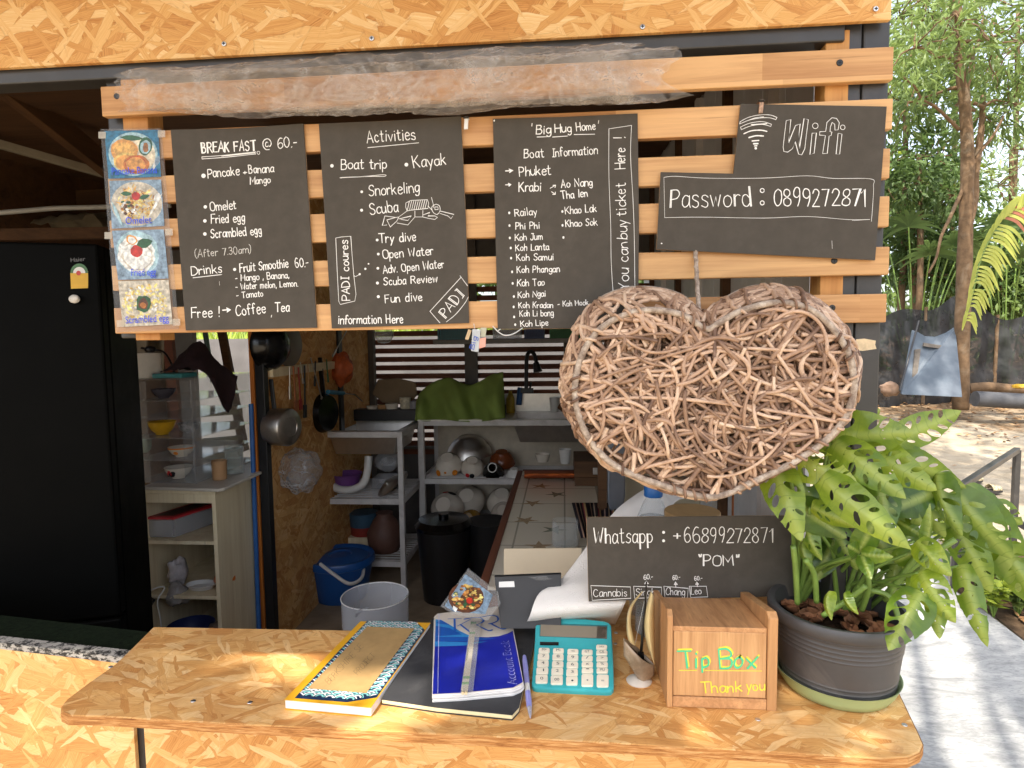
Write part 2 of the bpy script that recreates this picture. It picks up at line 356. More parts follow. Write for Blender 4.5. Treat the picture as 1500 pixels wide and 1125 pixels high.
_g('6', 5, '~4.4,9.4 2.6,10 .8,7.6 .1,3.6 1.2,.5 3.2,.1 4.8,2 4.4,4.6 2.6,5.5 .8,4.4 .2,3'); _g('7', 5, '0,9.8 5,10 2,0'); _g('8', 5, '~2.6,5.3 .8,6.6 .8,9 2.6,10 4.4,9 4.4,6.8 2.6,5.3 .4,3.6 .3,1.2 2.5,0 4.8,1.2 4.8,3.6 2.6,5.3')
_g('9', 4.8, '~4.4,6.2 2.6,4.6 .6,5.6 .2,8 1.6,9.9 3.6,9.6 4.5,7.6 4.3,3.6 3,0'); _g('.', 1, '.4,0 .6,.5'); _g(',', 1.4, '.9,.8 .2,-1.6'); _g('-', 3.4, '0,4 3.2,4.2'); _g('!', 1.6, '.8,10 .8,3.2', '.8,0 .9,.5')
_g('+', 4.6, '2.3,6.6 2.3,1.4', '0,4 4.6,4'); _g(':', 1.2, '.5,1 .6,1.6', '.5,6.4 .6,7'); _g('(', 2.4, '~2.2,11 .6,8.4 .3,4 .9,.6 2.4,-1.4'); _g(')', 2.4, '~.2,11 1.8,8.4 2.1,4 1.5,.6 0,-1.4'); _g("'", 1, '.5,10.4 .3,8'); _g('"', 2.4, '.3,10.4 .7,8', '1.9,10.4 1.7,8')
_g('@', 8, '~5.4,6 4,7 2.6,5.6 2.6,3.4 3.8,2.4 5.2,3.6 5.6,6.6 5.4,3.4 6.6,2.6 7.8,4.4 7.6,7.6 5.4,9.8 2.6,9.6 .4,7 .3,3 2.4,0 5.6,-.4'); _g(' ', 3.4)
_g('*', 1.6, '~.8,5 .2,4.4 .5,3.7 1.1,3.8 1.2,4.5 .8,5'); _g('>', 6, '0,4 4.6,4.2', '3,6.6 5.4,4.1 3.2,1.6', '3.4,5.2 4.4,4.1 3.4,3'); _g('^', 4, '2,0 2,4', '.4,2.6 2,5.4 3.6,2.6', '.8,2.8 3.2,2.8'); _g('%', 5, '0,0 5,10', '.6,9 1.4,9 1,8', '4,1 4.8,1 4.4,2'); _g('=', 4, '0,5.4 4,5.4', '0,3 4,3')
RW = random.Random(7)
def strokes(text, track=1.5, jit=.18):
    """[(points)], width in grid units"""
    x = 0; out = []
    for ch in text:
        wd, st = GL.get(ch, GL[' '])
        dy = RW.uniform(-jit, jit)*1.8; k = 1+RW.uniform(-.10, .08); ky = 1+RW.uniform(-.07, .07); sl = RW.uniform(-.06, .07)
        for sm, pts in st:
            q = [(x+px*k+py*sl+RW.uniform(-jit, jit)*.9, py*ky+dy+RW.uniform(-jit, jit)*.9) for px, py in pts]
            if sm: q = [(v.x, v.y) for v in catmull([(a, b, 0) for a, b in q], 4)]
            out.append(q)
        x += wd+track
    return out, max(x-track, .1)
class Ink:
    """flat ink strokes on the plane through o with normal nrm (towards the viewer); input in photograph pixels"""
    def __init__(s, o, nrm, lift=.0006): s.o = V(o); s.n = V(nrm).normalized(); s.mb = MB(); s.l = lift; s.k = 0
    def pt(s, x, y): return PL(x, y, s.o, s.n)
    def stroke(s, pts, wpx, taper=True):
        p = [s.pt(*q) for q in pts]
        q0 = pts[len(pts)//2]; unit = (s.pt(q0[0]+1, q0[1])-s.pt(*q0)).length; s.world(p, wpx*unit*.64, taper)
    def world(s, p, wd, taper=True):
        if len(p) < 2: return
        s.k += 1; h = s.n*(s.l + (s.k % 200)*4e-6)
        d0 = (p[0]-p[1]).normalized(); d1 = (p[-1]-p[-2]).normalized()
        p = [p[0]+d0*wd*.45, p[0]+d0*wd*.2] + p + [p[-1]+d1*wd*.2, p[-1]+d1*wd*.45]
        m = len(p); L = []; R = []
        for i in range(m):
            a = p[max(i-1, 0)]; b = p[min(i+1, m-1)]
            t = b-a
            if t.length < 1e-9: t = d1
            t.normalize(); sd_ = s.n.cross(t).normalized()
            k = .5*wd
            if i in (0, m-1): k *= .45
            elif i in (1, m-2): k *= .85
            elif 2 < i < m-3:
                e1 = (p[i]-p[i-1]).normalized(); e2 = (p[i+1]-p[i]).normalized(); c_ = max(.5, sqrt(max(0, (1+e1.dot(e2))/2))); k /= c_
            if taper: k *= 1+RW.uniform(-.2, .2)
            L.append(p[i]+sd_*k+h); R.append(p[i]-sd_*k+h)
        s.mb.add(L+R, [(i, i+1, m+i+1, m+i) for i in range(m-1)])
    def text(s, txt, x0, y0, x1, y1, cap, wpx=2.0, track=1.5, jit=.18, double=0):
        """baseline from (x0,y0) to (x1,y1); cap = height of a capital in pixels, along the normal of the baseline"""
        st, wd = strokes(txt, track, jit)
        dx, dy = x1-x0, y1-y0; L = sqrt(dx*dx+dy*dy); ux, uy = dx/L, dy/L; k = L/wd; c = cap/10
        for q in st:
            pts = [(x0+ux*a*k+uy*b*c, y0+uy*a*k-ux*b*c) for a, b in q]
            s.stroke(pts, wpx)
            if double and len(q) <= 3 and abs(q[0][0]-q[-1][0]) < 1.5: s.stroke([(a+double*ux, b+double*uy) for a, b in pts], wpx)
    def line(s, pts, wpx=1.4, smooth=True):
        q = [(v.x, v.y) for v in catmull([(a, b, 0) for a, b in pts], 5)] if smooth and len(pts) > 2 else pts
        s.stroke(q, wpx)
    def poly(s, pts, tone=.5, mi=0, lift=0):
        s.k += 1; h = s.n*(s.l + (s.k % 200)*4e-6 + lift)
        p = [s.pt(*q)+h for q in pts]
        a = (p[1]-p[0]).cross(p[2]-p[0])
        if a.dot(s.n) < 0: p = p[::-1]
        s.mb.add(p, [list(range(len(p)))], tone=tone, mi=mi)
    def dot(s, x, y, r, ry=None, **k): s.poly([(x+r*cos(a*pi/5), y+(ry or r)*sin(a*pi/5)) for a in range(10)], **k)
    def build(s, name, mat, parent): return s.mb.build(name, mat, parent)
_fc = {}
def printed(text, size=1.0):
    """flat printed letters (Blender's own font): vertices in 2D and faces, origin at the left of the baseline, cap height about .73*size"""
    if text in _fc: return _fc[text]
    cu = bpy.data.curves.new('lettering', 'FONT'); cu.body = text; cu.size = 1.0; cu.resolution_u = 3
    o = bpy.data.objects.new('lettering', cu); COL.objects.link(o)
    dg = bpy.context.evaluated_depsgraph_get(); me = o.evaluated_get(dg).to_mesh()
    r = ([(v.co.x, v.co.y) for v in me.vertices], [list(p.vertices) for p in me.polygons])
    o.evaluated_get(dg).to_mesh_clear(); bpy.data.objects.remove(o); bpy.data.curves.remove(cu)
    _fc[text] = r; return r
def put_print(mb, text, o, ux, uy, n, width, height=None, lift=.0006, **k):
    """printed text: o = left end of the baseline, ux/uy unit axes, width in metres"""
    vs, fs = printed(text); w_ = max(v[0] for v in vs); kx = width/w_; ky = height/.73 if height else kx
    mb.add([V(o)+V(ux)*a*kx+V(uy)*b*ky+V(n)*lift for a, b in vs], fs, **k)
# ---------------------------------------------------------------- the materials of the place
OSB_XZ = osb('strand_board_upright', 'XZ')
OSB_XY = osb('strand_board_worn_top', 'XY', 1.0, .34)
OSB_IN = osb('strand_board_indoors', 'YZ', .8)
WSL = wood('slat_timber', S(152, 100, 56), S(220, 174, 118), 0, 1.0, .5, 1.2, 1.1, .0)
WSLJ = wood('slat_timber_jointed', S(156, 102, 56), S(222, 174, 118), 0, 1.0, .5, 1.0, 1.1, .33)
WST = wood('stud_timber', S(160, 100, 46), S(216, 160, 92), 2, 1.0)
WDK = wood('dark_timber', S(52, 34, 20), S(104, 72, 44), 0, .8, .7)
WDKY = wood('dark_timber_deep', S(52, 34, 20), S(104, 72, 44), 1, .8, .7)
WRED = wood('red_brown_timber', S(74, 38, 24), S(128, 74, 50), 0, .9, .6)
WREDY = wood('red_brown_edge', S(74, 38, 24), S(132, 78, 54), 1, .9, .6)
WPALE = wood('pale_pine', S(206, 184, 142), S(240, 226, 192), 2, .7, .6, .6)
WTIP = wood('tip_box_timber', S(152, 102, 60), S(224, 176, 122), 2, 1.6, .5, 1.0)
WTIPX = wood('tip_box_timber_lying', S(146, 96, 56), S(220, 168, 116), 1, 1.6, .5, 1.0)
WTIPD = wood('tip_box_side', S(140, 92, 54), S(210, 160, 108), 2, 1.3, .5, 1.6)
WORG = wood('orange_plank', S(150, 78, 26), S(196, 118, 50), 2, 1.0, .45)
BARK = plain('bark', S(120, 96, 72, .8), .85, 0, .35, 9, .8, 40, .2, .5, S(150, 140, 122))
STEEL = plain('dark_painted_steel', S(62, 60, 58, .9), .38, 0, .18, 10, .06, 90, .5, .22, S(130, 120, 110))
GREYST = plain('grey_painted_steel', S(206, 202, 198), .45, 0, .1, 12, .05, 80, .5, .3, S(92, 70, 52))
BLACKP = plain('black_plastic', S(22, 22, 24), .42, 0, .2, 12, .04)
BLACKG = plain('black_gloss', S(10, 10, 11), .22, 0, .2, 12, 0, 60, .5)
BOARD = plain('black_card', S(78, 72, 64), .8, 0, .10, 30, .10, 900, .25, .28, S(98, 92, 84))
BOARDE = plain('card_edge', S(196, 160, 120), .8)
CHALK = plain('white_marker', S(240, 236, 228), .6, 0, .03, 120)
CHALKD = plain('thin_white_marker', S(205, 200, 190), .6, 0, .15, 160)
SCREWM = plain('screw_metal', S(60, 58, 56), .35, .8); SCREWL = plain('bright_screw', S(200, 196, 190), .3, .9)
STAINLESS = plain('stainless', S(206, 202, 196), .36, 1.0, .08, 20)
ALUM = plain('worn_aluminium', S(190, 184, 176), .36, 1.0, .14, 18, .1)
WHITEP = plain('white_plastic', S(222, 220, 214), .4, 0, .05)
CERAM = plain('glazed_ceramic', S(218, 208, 192), .16, 0, .05, 9, 0, 60, .6)
CLEAR = glassy('clear_acrylic', (.97, .98, .98), .06, .04, .35)
MILKY = glassy('milky_plastic', (.92, .93, .95), .30, .22, .3)
FILMC = glassy('clear_film', (.96, .95, .93), .10, .12, .45)
BAGM = glassy('thin_bag', (.9, .9, .92), .26, .18, .5)
def col(name, *rgb, rough=.45, **k): return plain(name, S(*rgb), rough, **k)
# ---------------------------------------------------------------- ground
CZ = 0.815                                             # top of the counter
def gz(x, y):
    r = max(0, min(1, (y-5.2)/4.5)); r = r*r*(3-2*r)
    return r*.34*min(1, max(0, (x+1)/3)) + .02*mnoise.noise(V((x*.5, y*.5, 0)))*(1 if y > 4.6 else 0)
g = MB()
xs = [-200, -60, -20] + [-12+i*.5 for i in range(70)] + [40, 90, 200]; ys = [-60, -20, -8, -3, -1, .2] + [1+i*.5 for i in range(52)] + [35, 60, 120, 220]
g.add([(x, y, gz(x, y)) for y in ys for x in xs], [(j*len(xs)+i, j*len(xs)+i+1, (j+1)*len(xs)+i+1, (j+1)*len(xs)+i) for j in range(len(ys)-1) for i in range(len(xs)-1)])
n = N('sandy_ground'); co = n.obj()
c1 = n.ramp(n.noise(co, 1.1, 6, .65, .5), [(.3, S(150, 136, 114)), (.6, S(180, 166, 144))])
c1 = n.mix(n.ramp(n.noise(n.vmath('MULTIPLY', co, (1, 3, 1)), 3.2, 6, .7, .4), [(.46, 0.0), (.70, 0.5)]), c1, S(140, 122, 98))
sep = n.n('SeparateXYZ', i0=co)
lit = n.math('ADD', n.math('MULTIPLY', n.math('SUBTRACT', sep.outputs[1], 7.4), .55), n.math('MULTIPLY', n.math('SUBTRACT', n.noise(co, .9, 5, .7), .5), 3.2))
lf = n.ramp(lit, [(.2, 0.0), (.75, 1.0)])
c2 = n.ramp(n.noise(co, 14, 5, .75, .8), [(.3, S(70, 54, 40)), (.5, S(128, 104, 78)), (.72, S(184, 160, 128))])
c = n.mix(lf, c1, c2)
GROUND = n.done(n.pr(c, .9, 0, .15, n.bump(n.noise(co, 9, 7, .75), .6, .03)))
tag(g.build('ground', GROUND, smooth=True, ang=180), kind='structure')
# concrete apron beside the kiosk
n = N('concrete'); co = n.obj()
st = n.noise(n.vmath('MULTIPLY', co, (1.4, 3.2, 1)), 2.1, 7, .68, 1.6)
c = n.ramp(st, [(.3, S(126, 126, 124)), (.5, S(164, 163, 160)), (.68, S(190, 188, 182))])
c = n.mix(n.ramp(n.noise(n.vmath('MULTIPLY', co, (5, 13, 1)), 3.5, 5, .7, 1.8), [(.48, 0.0), (.60, .5)]), c, S(116, 117, 118))
CONC = n.done(n.pr(c, .55, 0, .3, n.bump(st, .25, .004)))
a = MB()
apron = [Z(1255, 1180, .03), Z(1600, 1180, .03), Z(1640, 1000, .03), Z(1500, 938, .03), Z(1440, 893, .03), Z(1395, 862, .03), Z(1372, 800, .03), Z(1385, 735, .03), Z(1300, 728, .03), Z(1230, 790, .03), V((.72, 1.6, .03)), V((.72, .2, .03))]
a.prism([(p.x, p.y, .03) for p in apron], (0, 0, -.12))
tag(a.build('concrete_path', CONC, bevel=.006), kind='structure')
f = MB(); f.box(-3.2, .66, .02, 3.6, -.05, .012)
FLOORM = plain('indoor_floor', S(150, 134, 112), .6, 0, .3, 5, .2, 40, .3, .5)
tag(f.build('floor', FLOORM), kind='structure')

# ---------------------------------------------------------------- kiosk: walls, posts, roof
KI = thing('kiosk', 'plywood and strand board snack kiosk with dark interior and steel posts', 'kiosk', (0, 0, 0))
b = MB(); zf = P(700, 63, 0).z; xr = P(1303, 60, 0).x
b.box(-2.3, xr, -.004, .008, zf, 2.62); b.build('fascia_board', OSB_XZ, KI, bevel=.0015)
for px, py in ((329, 65), (545, 57), (941, 40), (1282, 14)):
    sc = MB(); p = P(px, py, -.004); sc.lathe([(0, -.004), (.0048, -.0035), (.0052, -.001), (.0045, .001)], p, 12, (0, 1, 0))
    for k in (0, 1): sc.box(p.x-(.003 if k else .0008), p.x+(.003 if k else .0008), p.y-(.0046+k*.0002), p.y-.004, p.z-(.0008 if k else .003), p.z+(.0008 if k else .003), mi=1)
    sc.build('screw', [SCREWL, BLACKP], KI, smooth=True)
b = MB(); b.box(-2.3, P(1236, 40, .02).x, .012, .062, zf-.028, zf+.03); b.build('steel_beam', STEEL, KI, bevel=.003)
xa, xm, xb = P(1237, 60, .022).x, P(1264, 60, .022).x, P(1304, 60, .022).x
b = MB(); b.box(xa, xm-.0012, .022, .072, 0, 2.6); b.box(xm+.0012, xb, .022, .072, 0, 2.6); b.build('corner_post', STEEL, KI, bevel=.004)
tp = MB(); tp.mi = 0
tpz = [P(*q, .0215) for q in ((1254, 497), (1266, 496), (1283, 499), (1282, 505), (1284, 511), (1264, 514), (1253, 513))]
tp.prism(tpz, (0, .0004, 0)); tp.build('torn_tape', plain('masking_tape', S(214, 190, 152), .7, 0, .2, 60, .2), KI)
x0 = P(153, 105, .03).x; b = MB(); b.box(x0, x0+.075, .03, .08, 1.56, 2.6); b.build('corner_post', STEEL, KI, bevel=.004)
# front wall under the counter
xs0, xs1 = P(197, 1090, 0).x, P(212, 1090, 0).x
b = MB(); b.prism([(xs0, 0, .0), (xs0, 0, .797), (-2.3, .17, .797), (-2.3, .17, 0)], (0, .012, 0)); b.build('front_panel', OSB_XZ, KI, bevel=.001)
b = MB(); b.box(xs1, P(1275, 1110, 0).x, .0, .012, 0, .797); b.build('front_panel', OSB_XZ, KI, bevel=.001)
b = MB(); b.box(xs0-.01, xs1+.01, .014, .05, 0, .79); b.build('steel_upright', STEEL, KI)
n = N('worn_white_black_trim'); co = n.obj()
TRIM = n.done(n.pr(n.ramp(n.noise(n.vmath('MULTIPLY', co, (1, 1, 2)), 55, 6, .75, .3), [(.47, S(30, 28, 26)), (.53, S(176, 170, 160))], 'LINEAR'), .6))
b = MB(); b.prism([(xs0, -.002, .797), (-2.3, .168, .797), (-2.3, .195, .797), (xs0, .03, .797)], (0, 0, .016)); b.build('sill_strip', TRIM, KI)
b = MB(); b.prism([(-1.06, .034, .792), (-2.3, .2, .792), (-2.3, .34, .792), (-1.06, .16, .792)], (0, 0, -.02)); b.build('ledge', plain('green_turf_mat', S(22, 30, 17), .95, 0, .5, 90, .8, 400, .1), KI)
# inside: partition, back, right wall, roof
b = MB(); b.box(-1.465, -1.44, 1.56, 3.16, .01, 2.5); b.build('partition', osb('old_strand_board', 'YZ', .95, .3), KI)
b = MB(); b.box(-1.475, -1.43, 1.515, 1.56, 0, 2.5); b.build('partition_post', BLACKP, KI, bevel=.003)
b = MB(); b.box(-1.497, -1.477, 1.51, 1.56, .0, 2.5); b.build('partition_batten', WORG, KI)
b = MB(); b.box(-1.44, -1.415, 1.58, 2.60, 1.372, 1.418); b.build('hanging_rail', WPALE, KI)
b = MB(); b.box(-1.44, -1.425, 2.5, 2.56, .9, 2.3); b.build('partition_strip', BLACKP, KI)
zs = [P(600, y, 3.2).z for y in (491, 507, 522, 538, 553, 568)]
bw = MB(); dz = .058
for k in range(-3, 18): bw.box(-1.42, .66, 3.2, 3.222, 1.50-k*.0635-.040+.30, 1.50-k*.0635+.30-.001)
bw.build('slatted_back_wall', WRED, KI)
bp = MB(); bp.box(-1.42, .66, 3.205, 3.23, 0, .74);  bp.build('back_wall_boards', plain('grey_board', S(96, 92, 88), .7), KI)
bp = MB(); bp.box(-1.42, .66, 3.205, 3.23, 2.02, 2.95); bp.build('upper_board', plain('grey_board', S(96, 92, 88), .7), KI)
bp = MB(); bp.box(-3.2, -1.42, 3.4, 3.42, 0, .35); bp.build('low_board', plain('grey_board', S(96, 92, 88), .7), KI)
bq = MB(); bq.box(-1.46, -1.40, 3.13, 3.19, 0, 2.6); bq.box(-.72, -.63, 3.13, 3.195, 0, 2.6); bq.box(.0, .05, 3.15, 3.195, 0.9, 1.56); bq.build('back_post', plain('grey_timber', S(92, 86, 80), .6), KI)
rw = MB()
for k in range(16): rw.box(.615, .635 if k % 2 else .628, .30+k*.20, .30+k*.20+.196, 0.0, 2.60+.066*k*.2)
rw.build('right_wall', plain('grey_cladding', S(206, 206, 206), .5, 0, .12, 6), KI)
for k in range(6):
    rb_ = MB(); rb_.box(.585, .6145, .55+k*.48, .59+k*.48, .012, 2.58); rb_.build('wall_batten', WDKY if k % 2 else GREYST, KI)
lw = MB(); lw.box(-3.22, -3.2, -.3, 3.4, 0, 2.95); lw.box(-3.2, -1.44, 3.38, 3.4, 1.72, 2.95); lw.box(-3.2, -2.93, 3.38, 3.4, 0, 1.72); lw.build('left_wall', WDK, KI)
rf = MB()
rf.prism([(-3.6, -.95, 2.66), (.72, -.95, 2.66), (.72, 3.9, 2.98), (-3.6, 3.9, 2.98)], (0, 0, .03))  # unseen front overhang, sized to keep the kiosk front in shade
rf.build('roof_sheet', plain('dark_roof_boards', S(90, 70, 54), .8, 0, .3, 4), KI)
# the ceiling boards and rafters seen at the upper left
cb = MB()
for k in range(16):
    y = .25+k*.2; cb.box(-3.2, .6, y, y+.192, 2.50+.066*k*.2, 2.52+.066*k*.2)
cb.build('ceiling_boards', WDK, KI)
def rafter(name, p, q, w_, h_, m):
    r = MB(); r.bar(p, q, w_, h_); return r.build(name, m, KI, bevel=.003)
rafter('rafter', P(-60, 70, .9), P(175, 258, 1.75), .05, .105, WDKY)
rafter('rafter', P(-60, 190, 1.9), P(200, 190, 2.3), .05, .11, WDK)
rafter('rafter', P(-50, 300, 2.6), P(240, 285, 2.6), .05, .10, WDK)
rafter('batten', P(-40, 200, 1.5), P(185, 264, 2.0), .035, .04, plain('pale_batten', S(150, 140, 120), .6))
rafter('batten', P(-40, 345, 1.6), P(240, 340, 1.9), .04, .06, WDK)
for (x1, y1, x2, y2, Y) in ((-30, 255, 190, 250, 2.9), (-30, 335, 120, 322, 2.2), (60, 322, 200, 318, 2.4)):
    r = MB(); a_, b_ = P(x1, y1, Y), P(x2, y2, Y)
    r.grid(lambda u, v: lerp(a_, b_, u) + V((0, .25*v, .05*sin(v*5)+.03*mnoise.noise(V((u*9, v*4, y1))))), 30, 8)
    r.build('rolled_canvas', plain('old_canvas', S(120, 110, 90), .85, 0, .4, 6, .2), KI, smooth=True)
r = MB(); r.tube([P(-40, 315, 1.2), P(80, 305, 1.35), P(250, 301, 1.5)], .011, 10); r.build('white_pipe', plain('grey_pipe', S(170, 168, 160), .4), KI, smooth=True)
# no separate eave: the unseen roof overhang shades the front
ev = MB()
# ---------------------------------------------------------------- slatted screen
SL = thing('slatted_screen', 'screen of six horizontal wooden slats screwed to two studs between the kiosk posts', 'slatted screen', (-.18, .02, 1.85))
rows = [(68, 117), (144, 189), (217, 261), (287, 332), (361, 402), (430, 472)]
lefts = [145, 158, 161, 163, 166, 168]; rights = [1309, 1308, 1304, 1303, 1303, 1299]
for i, (a_, b_) in enumerate(rows):
    z1, z0 = P(1303, a_, 0).z, P(1303, b_, 0).z
    xl, xr_ = P(lefts[i], 480 if i == 5 else 200+60*i, 0).x if i else -1.006, P(rights[i], (a_+b_)/2, 0).x
    s = MB(); s.box(xl, xr_, 0, .018, z0, z1)
    o = s.build('slat', WSLJ if i in (0, 1, 5) else WSL, SL, bevel=.0022)
    for px, py in {0: [(171, 141), (1230, 92)], 5: [(1219, 451)], 4: [(1222, 382)]}.get(i, []):
        p = P(px, py, 0); k = MB(); k.lathe([(0, -.0012), (.0025, -.0022), (.0062, -.0014), (.0068, .0006)], p, 14, (0, 1, 0))
        k.box(p.x-.003, p.x+.003, p.y-.0028, p.y-.0022, p.z-.0006, p.z+.0006, mi=1); k.box(p.x-.0006, p.x+.0006, p.y-.0028, p.y-.0022, p.z-.003, p.z+.003, mi=1)
        k.build('screw', [SCREWM, BLACKG], o, smooth=True)
for xa_, xb_ in ((P(175, 100, .02).x, P(212, 100, .02).x), (P(1210, 60, .02).x, P(1245, 60, .02).x)):
    s = MB(); s.box(xa_, xb_, .02, .075, 1.555, 2.155); s.build('stud', WST, SL, bevel=.002)

# ---------------------------------------------------------------- counter
CT = thing('counter', 'worn strand board counter with cut left corner and rounded front corners', 'counter', (-.2, -.05, CZ-.02))
pts = [(225, 918), (196, 947), (170, 972), (130, 1000), (98, 1024), (89, 1035), (90, 1043), (100, 1048)] + [(150, 1049), (375, 1062), (750, 1080), (1125, 1101), (1290, 1111)] + [(1330, 1109), (1347, 1101), (1352, 1090), (1346, 1076), (1312, 1005)]
cp = [Z(x, y, CZ) for x, y in pts]
cp += [V((.60, .02, CZ)), V((.60, .62, CZ)), V((-.17, .62, CZ)), V((-.17, .165, CZ))]
b = MB(); b.prism(cp, (0, 0, -.020)); b.build('counter_board', OSB_XY, CT, bevel=.0025)
n = N('board_edge'); co = n.obj()
EDGE = n.done(n.pr(n.ramp(n.noise(n.vmath('MULTIPLY', co, (18, 18, 260)), 1.0, 6, .7, .5), [(.3, S(120, 70, 32)), (.5, S(186, 128, 72)), (.7, S(222, 176, 118))]), .8, 0, .2, n.bump(n.noise(n.vmath('MULTIPLY', co, (40, 40, 300)), 1.0, 5, .7), .8, .003)))
e = MB()
q = cp[5:18]
for u, v in zip(q, q[1:]):
    d = (v-u).normalized(); nn = V((d.y, -d.x, 0))*.0008
    e.add([u+nn+V((0, 0, -.0012)), v+nn+V((0, 0, -.0012)), v+nn+V((0, 0, -.0195)), u+nn+V((0, 0, -.0195))], [(0, 3, 2, 1)])
e.build('counter_edge', EDGE, CT)
for px, py in ((283, 1027), (366, 1029), (1110, 1054), (1325, 1062), (902, 927), (901, 943), (162, 977)):
    k = MB(); p = Z(px, py, CZ); k.lathe([(.0052, .0002), (.0045, .0012), (0, .0008)], p, 12); k.build('screw', SCREWL, CT, smooth=True)
for x in (-.75, -.1, .45):
    br = MB(); br.box(x, x+.04, -.14, -.001, .770, .794); br.build('bracket', WST, CT)
# ---------------------------------------------------------------- hand-lettered boards
BY = -.0075
def board(name, label, px, Y=BY, th_=.004, group='hand lettered black boards', nrm=(0, -1, 0), curl=None):
    pts_ = [P(x, y, Y) for x, y in px]; c_ = sum(pts_, V((0, 0, 0)))/len(pts_)
    o = thing(name, label, 'sign board', c_, group)
    m = MB(); m.prism(pts_, (0, th_-.0004, 0)); m.build('card', BOARD, o)
    e_ = MB(); k_ = [c_ + (p-c_)*1.0022 for p in pts_]; e_.prism([p+V((0, th_-.0003, 0)) for p in k_], (0, .0012, 0)); e_.build('backing', BOARDE, o)
    return o, Ink((0, Y, 0), nrm)
# breakfast
o, k = board('menu_board', 'black board with white hand lettered BREAK FAST menu and drinks', [(250, 190), (346, 188), (444, 181), (454, 330), (464, 480), (272, 484)])
for t, a, b_, c_, d, h, wd in [('BREAK FAST', 296, 224, 375, 220, 14.5, 2.6), ('@ 60.-', 386, 219.5, 435.5, 215, 15, 1.9), ('Pancake', 305, 260.7, 351, 256, 13, 2.1), ('+', 356.6, 256, 361.5, 255.5, 7, 1.8), ('Banana', 365, 254, 401, 252, 11.5, 2), ('Mango', 367, 270.2, 396.5, 268, 10.5, 1.9),
        ('Omelet', 308.7, 309, 346.5, 306, 12.5, 2.1), ('Fried egg', 310, 327.4, 359, 324.5, 12.5, 2.1), ('Scrambled egg', 309.5, 349, 384, 343, 12.5, 2.1), ('Drinks', 281, 403.2, 326, 399, 13, 2), ('Fruit Smoothie', 352, 398.8, 423, 391.5, 12.5, 2.1), ('60.-', 433.3, 392.2, 452.5, 390, 13, 2),
        ('- Mango , Banana,', 345.3, 412, 424, 407, 9.5, 1.7), ('- Water melon, Lemon.', 346, 424.5, 437, 419.3, 9, 1.7), ('- Tomato', 347, 437, 385.7, 434, 9, 1.7), ('Free !', 281, 465.5, 322.5, 464, 14.5, 2.1), ('>', 327, 459, 338, 458.5, 11, 2.4), ('Coffee', 346, 462.6, 389.5, 458.2, 15, 2.1), (',', 397, 462.5, 399, 462.3, 12, 1.8), ('Tea', 403.3, 456.7, 424.5, 456, 13, 2.2)]:
    k.text(t, a, b_, c_, d, h, wd, double=.9 if t == 'BREAK FAST' else 0)
for x, y, r in ((298.4, 257.7, 3.3), (301, 303.2, 2.6), (300.4, 323.7, 2.6), (300.4, 342.8, 2.6), (344, 394.8, 2.3)): k.dot(x, y, r)
k.line([(296, 230), (330, 227.5), (375, 222.6)], 1.4); k.line([(296.3, 233), (330, 230.5), (375, 225.6)], 1.4); k.line([(296, 230), (296.3, 233)], 1.4); k.line([(325, 229), (374, 224)], 1.6)
k.line([(381, 223), (379, 221.6), (376.8, 223), (377.5, 225.6), (380, 226), (381, 223)], 1.1); k.line([(283, 407), (305, 404.5), (325, 402.2)], 1.5)
k.build('lettering', CHALK, o)
k2 = Ink((0, BY, 0), (0, -1, 0)); k2.text('(After 7.30am)', 286, 377.5, 368, 370.2, 11, 1.4); k2.line([(321.5, 412), (322, 418)], .8); k2.build('faint_lettering', CHALKD, o)
# activities
o, k = board('activities_board', 'black board with white hand lettered Activities list and diver drawing', [(467, 181), (570, 177), (675, 170), (682, 320), (687, 473), (486, 481)])
for t, a, b_, c_, d, h, wd in [('Activities', 538, 209.3, 608.6, 204.2, 17, 2.1), ('Boat trip', 500, 248.2, 567, 246.7, 14, 2.1), ('Kayak', 606.4, 246.3, 653.6, 241, 16, 2.1), ('Snorkeling', 541, 287.8, 614.5, 281.2, 16, 2), ('Scuba', 542.6, 314.2, 583.7, 310.5, 16, 2),
        ('PADI coures', 512.5, 440, 509.6, 352, 11.5, 2.1), ('Try dive', 555.8, 355.7, 610, 352.7, 13, 2.1), ('Open Water', 561.7, 379, 635, 373.3, 12.5, 2), ('Adv. Open Water', 561.7, 400.4, 651, 392.3, 12, 1.9), ('Scuba Review', 562.4, 418, 641, 413, 11, 1.9), ('Fun dive', 564.6, 443.7, 619, 440, 12, 2), ('information Here', 495.7, 474.5, 591, 473, 12.5, 2.1), ('PADI', 653, 466.5, 680, 433, 15, 1.6)]:
    k.text(t, a, b_, c_, d, h, wd, double=1.8 if t == 'PADI' else 0)
for x, y, r in ((486.4, 243, 2.6), (595.4, 241.3, 2.8), (530, 281, 2), (529.8, 308, 2.2), (552.6, 351.6, 2), (554.3, 372.2, 2), (553.6, 393, 2), (553, 414.6, 2.2), (554.3, 434.6, 2.2), (527, 401.6, 1.6), (535.3, 393.8, 1.6), (540, 386.5, 1.2)): k.dot(x, y, r)
k.line([(539, 216.4), (575, 213), (613.4, 209.3)], 1.4); k.line([(500.4, 261), (500.8, 260), (535, 258.4), (562, 256), (563, 258.4), (540, 258.6), (500.5, 260.6)], 1.2)
k.line([(492, 348.8), (500, 347.2), (514, 346.2), (516, 375), (518.4, 403), (521.6, 431), (519.9, 441), (498.6, 446), (496.4, 441.5), (494, 395), (492, 348.8)], 1.1, False); k.line([(518.4, 403.3), (521, 405), (526.5, 402)], 1.1)
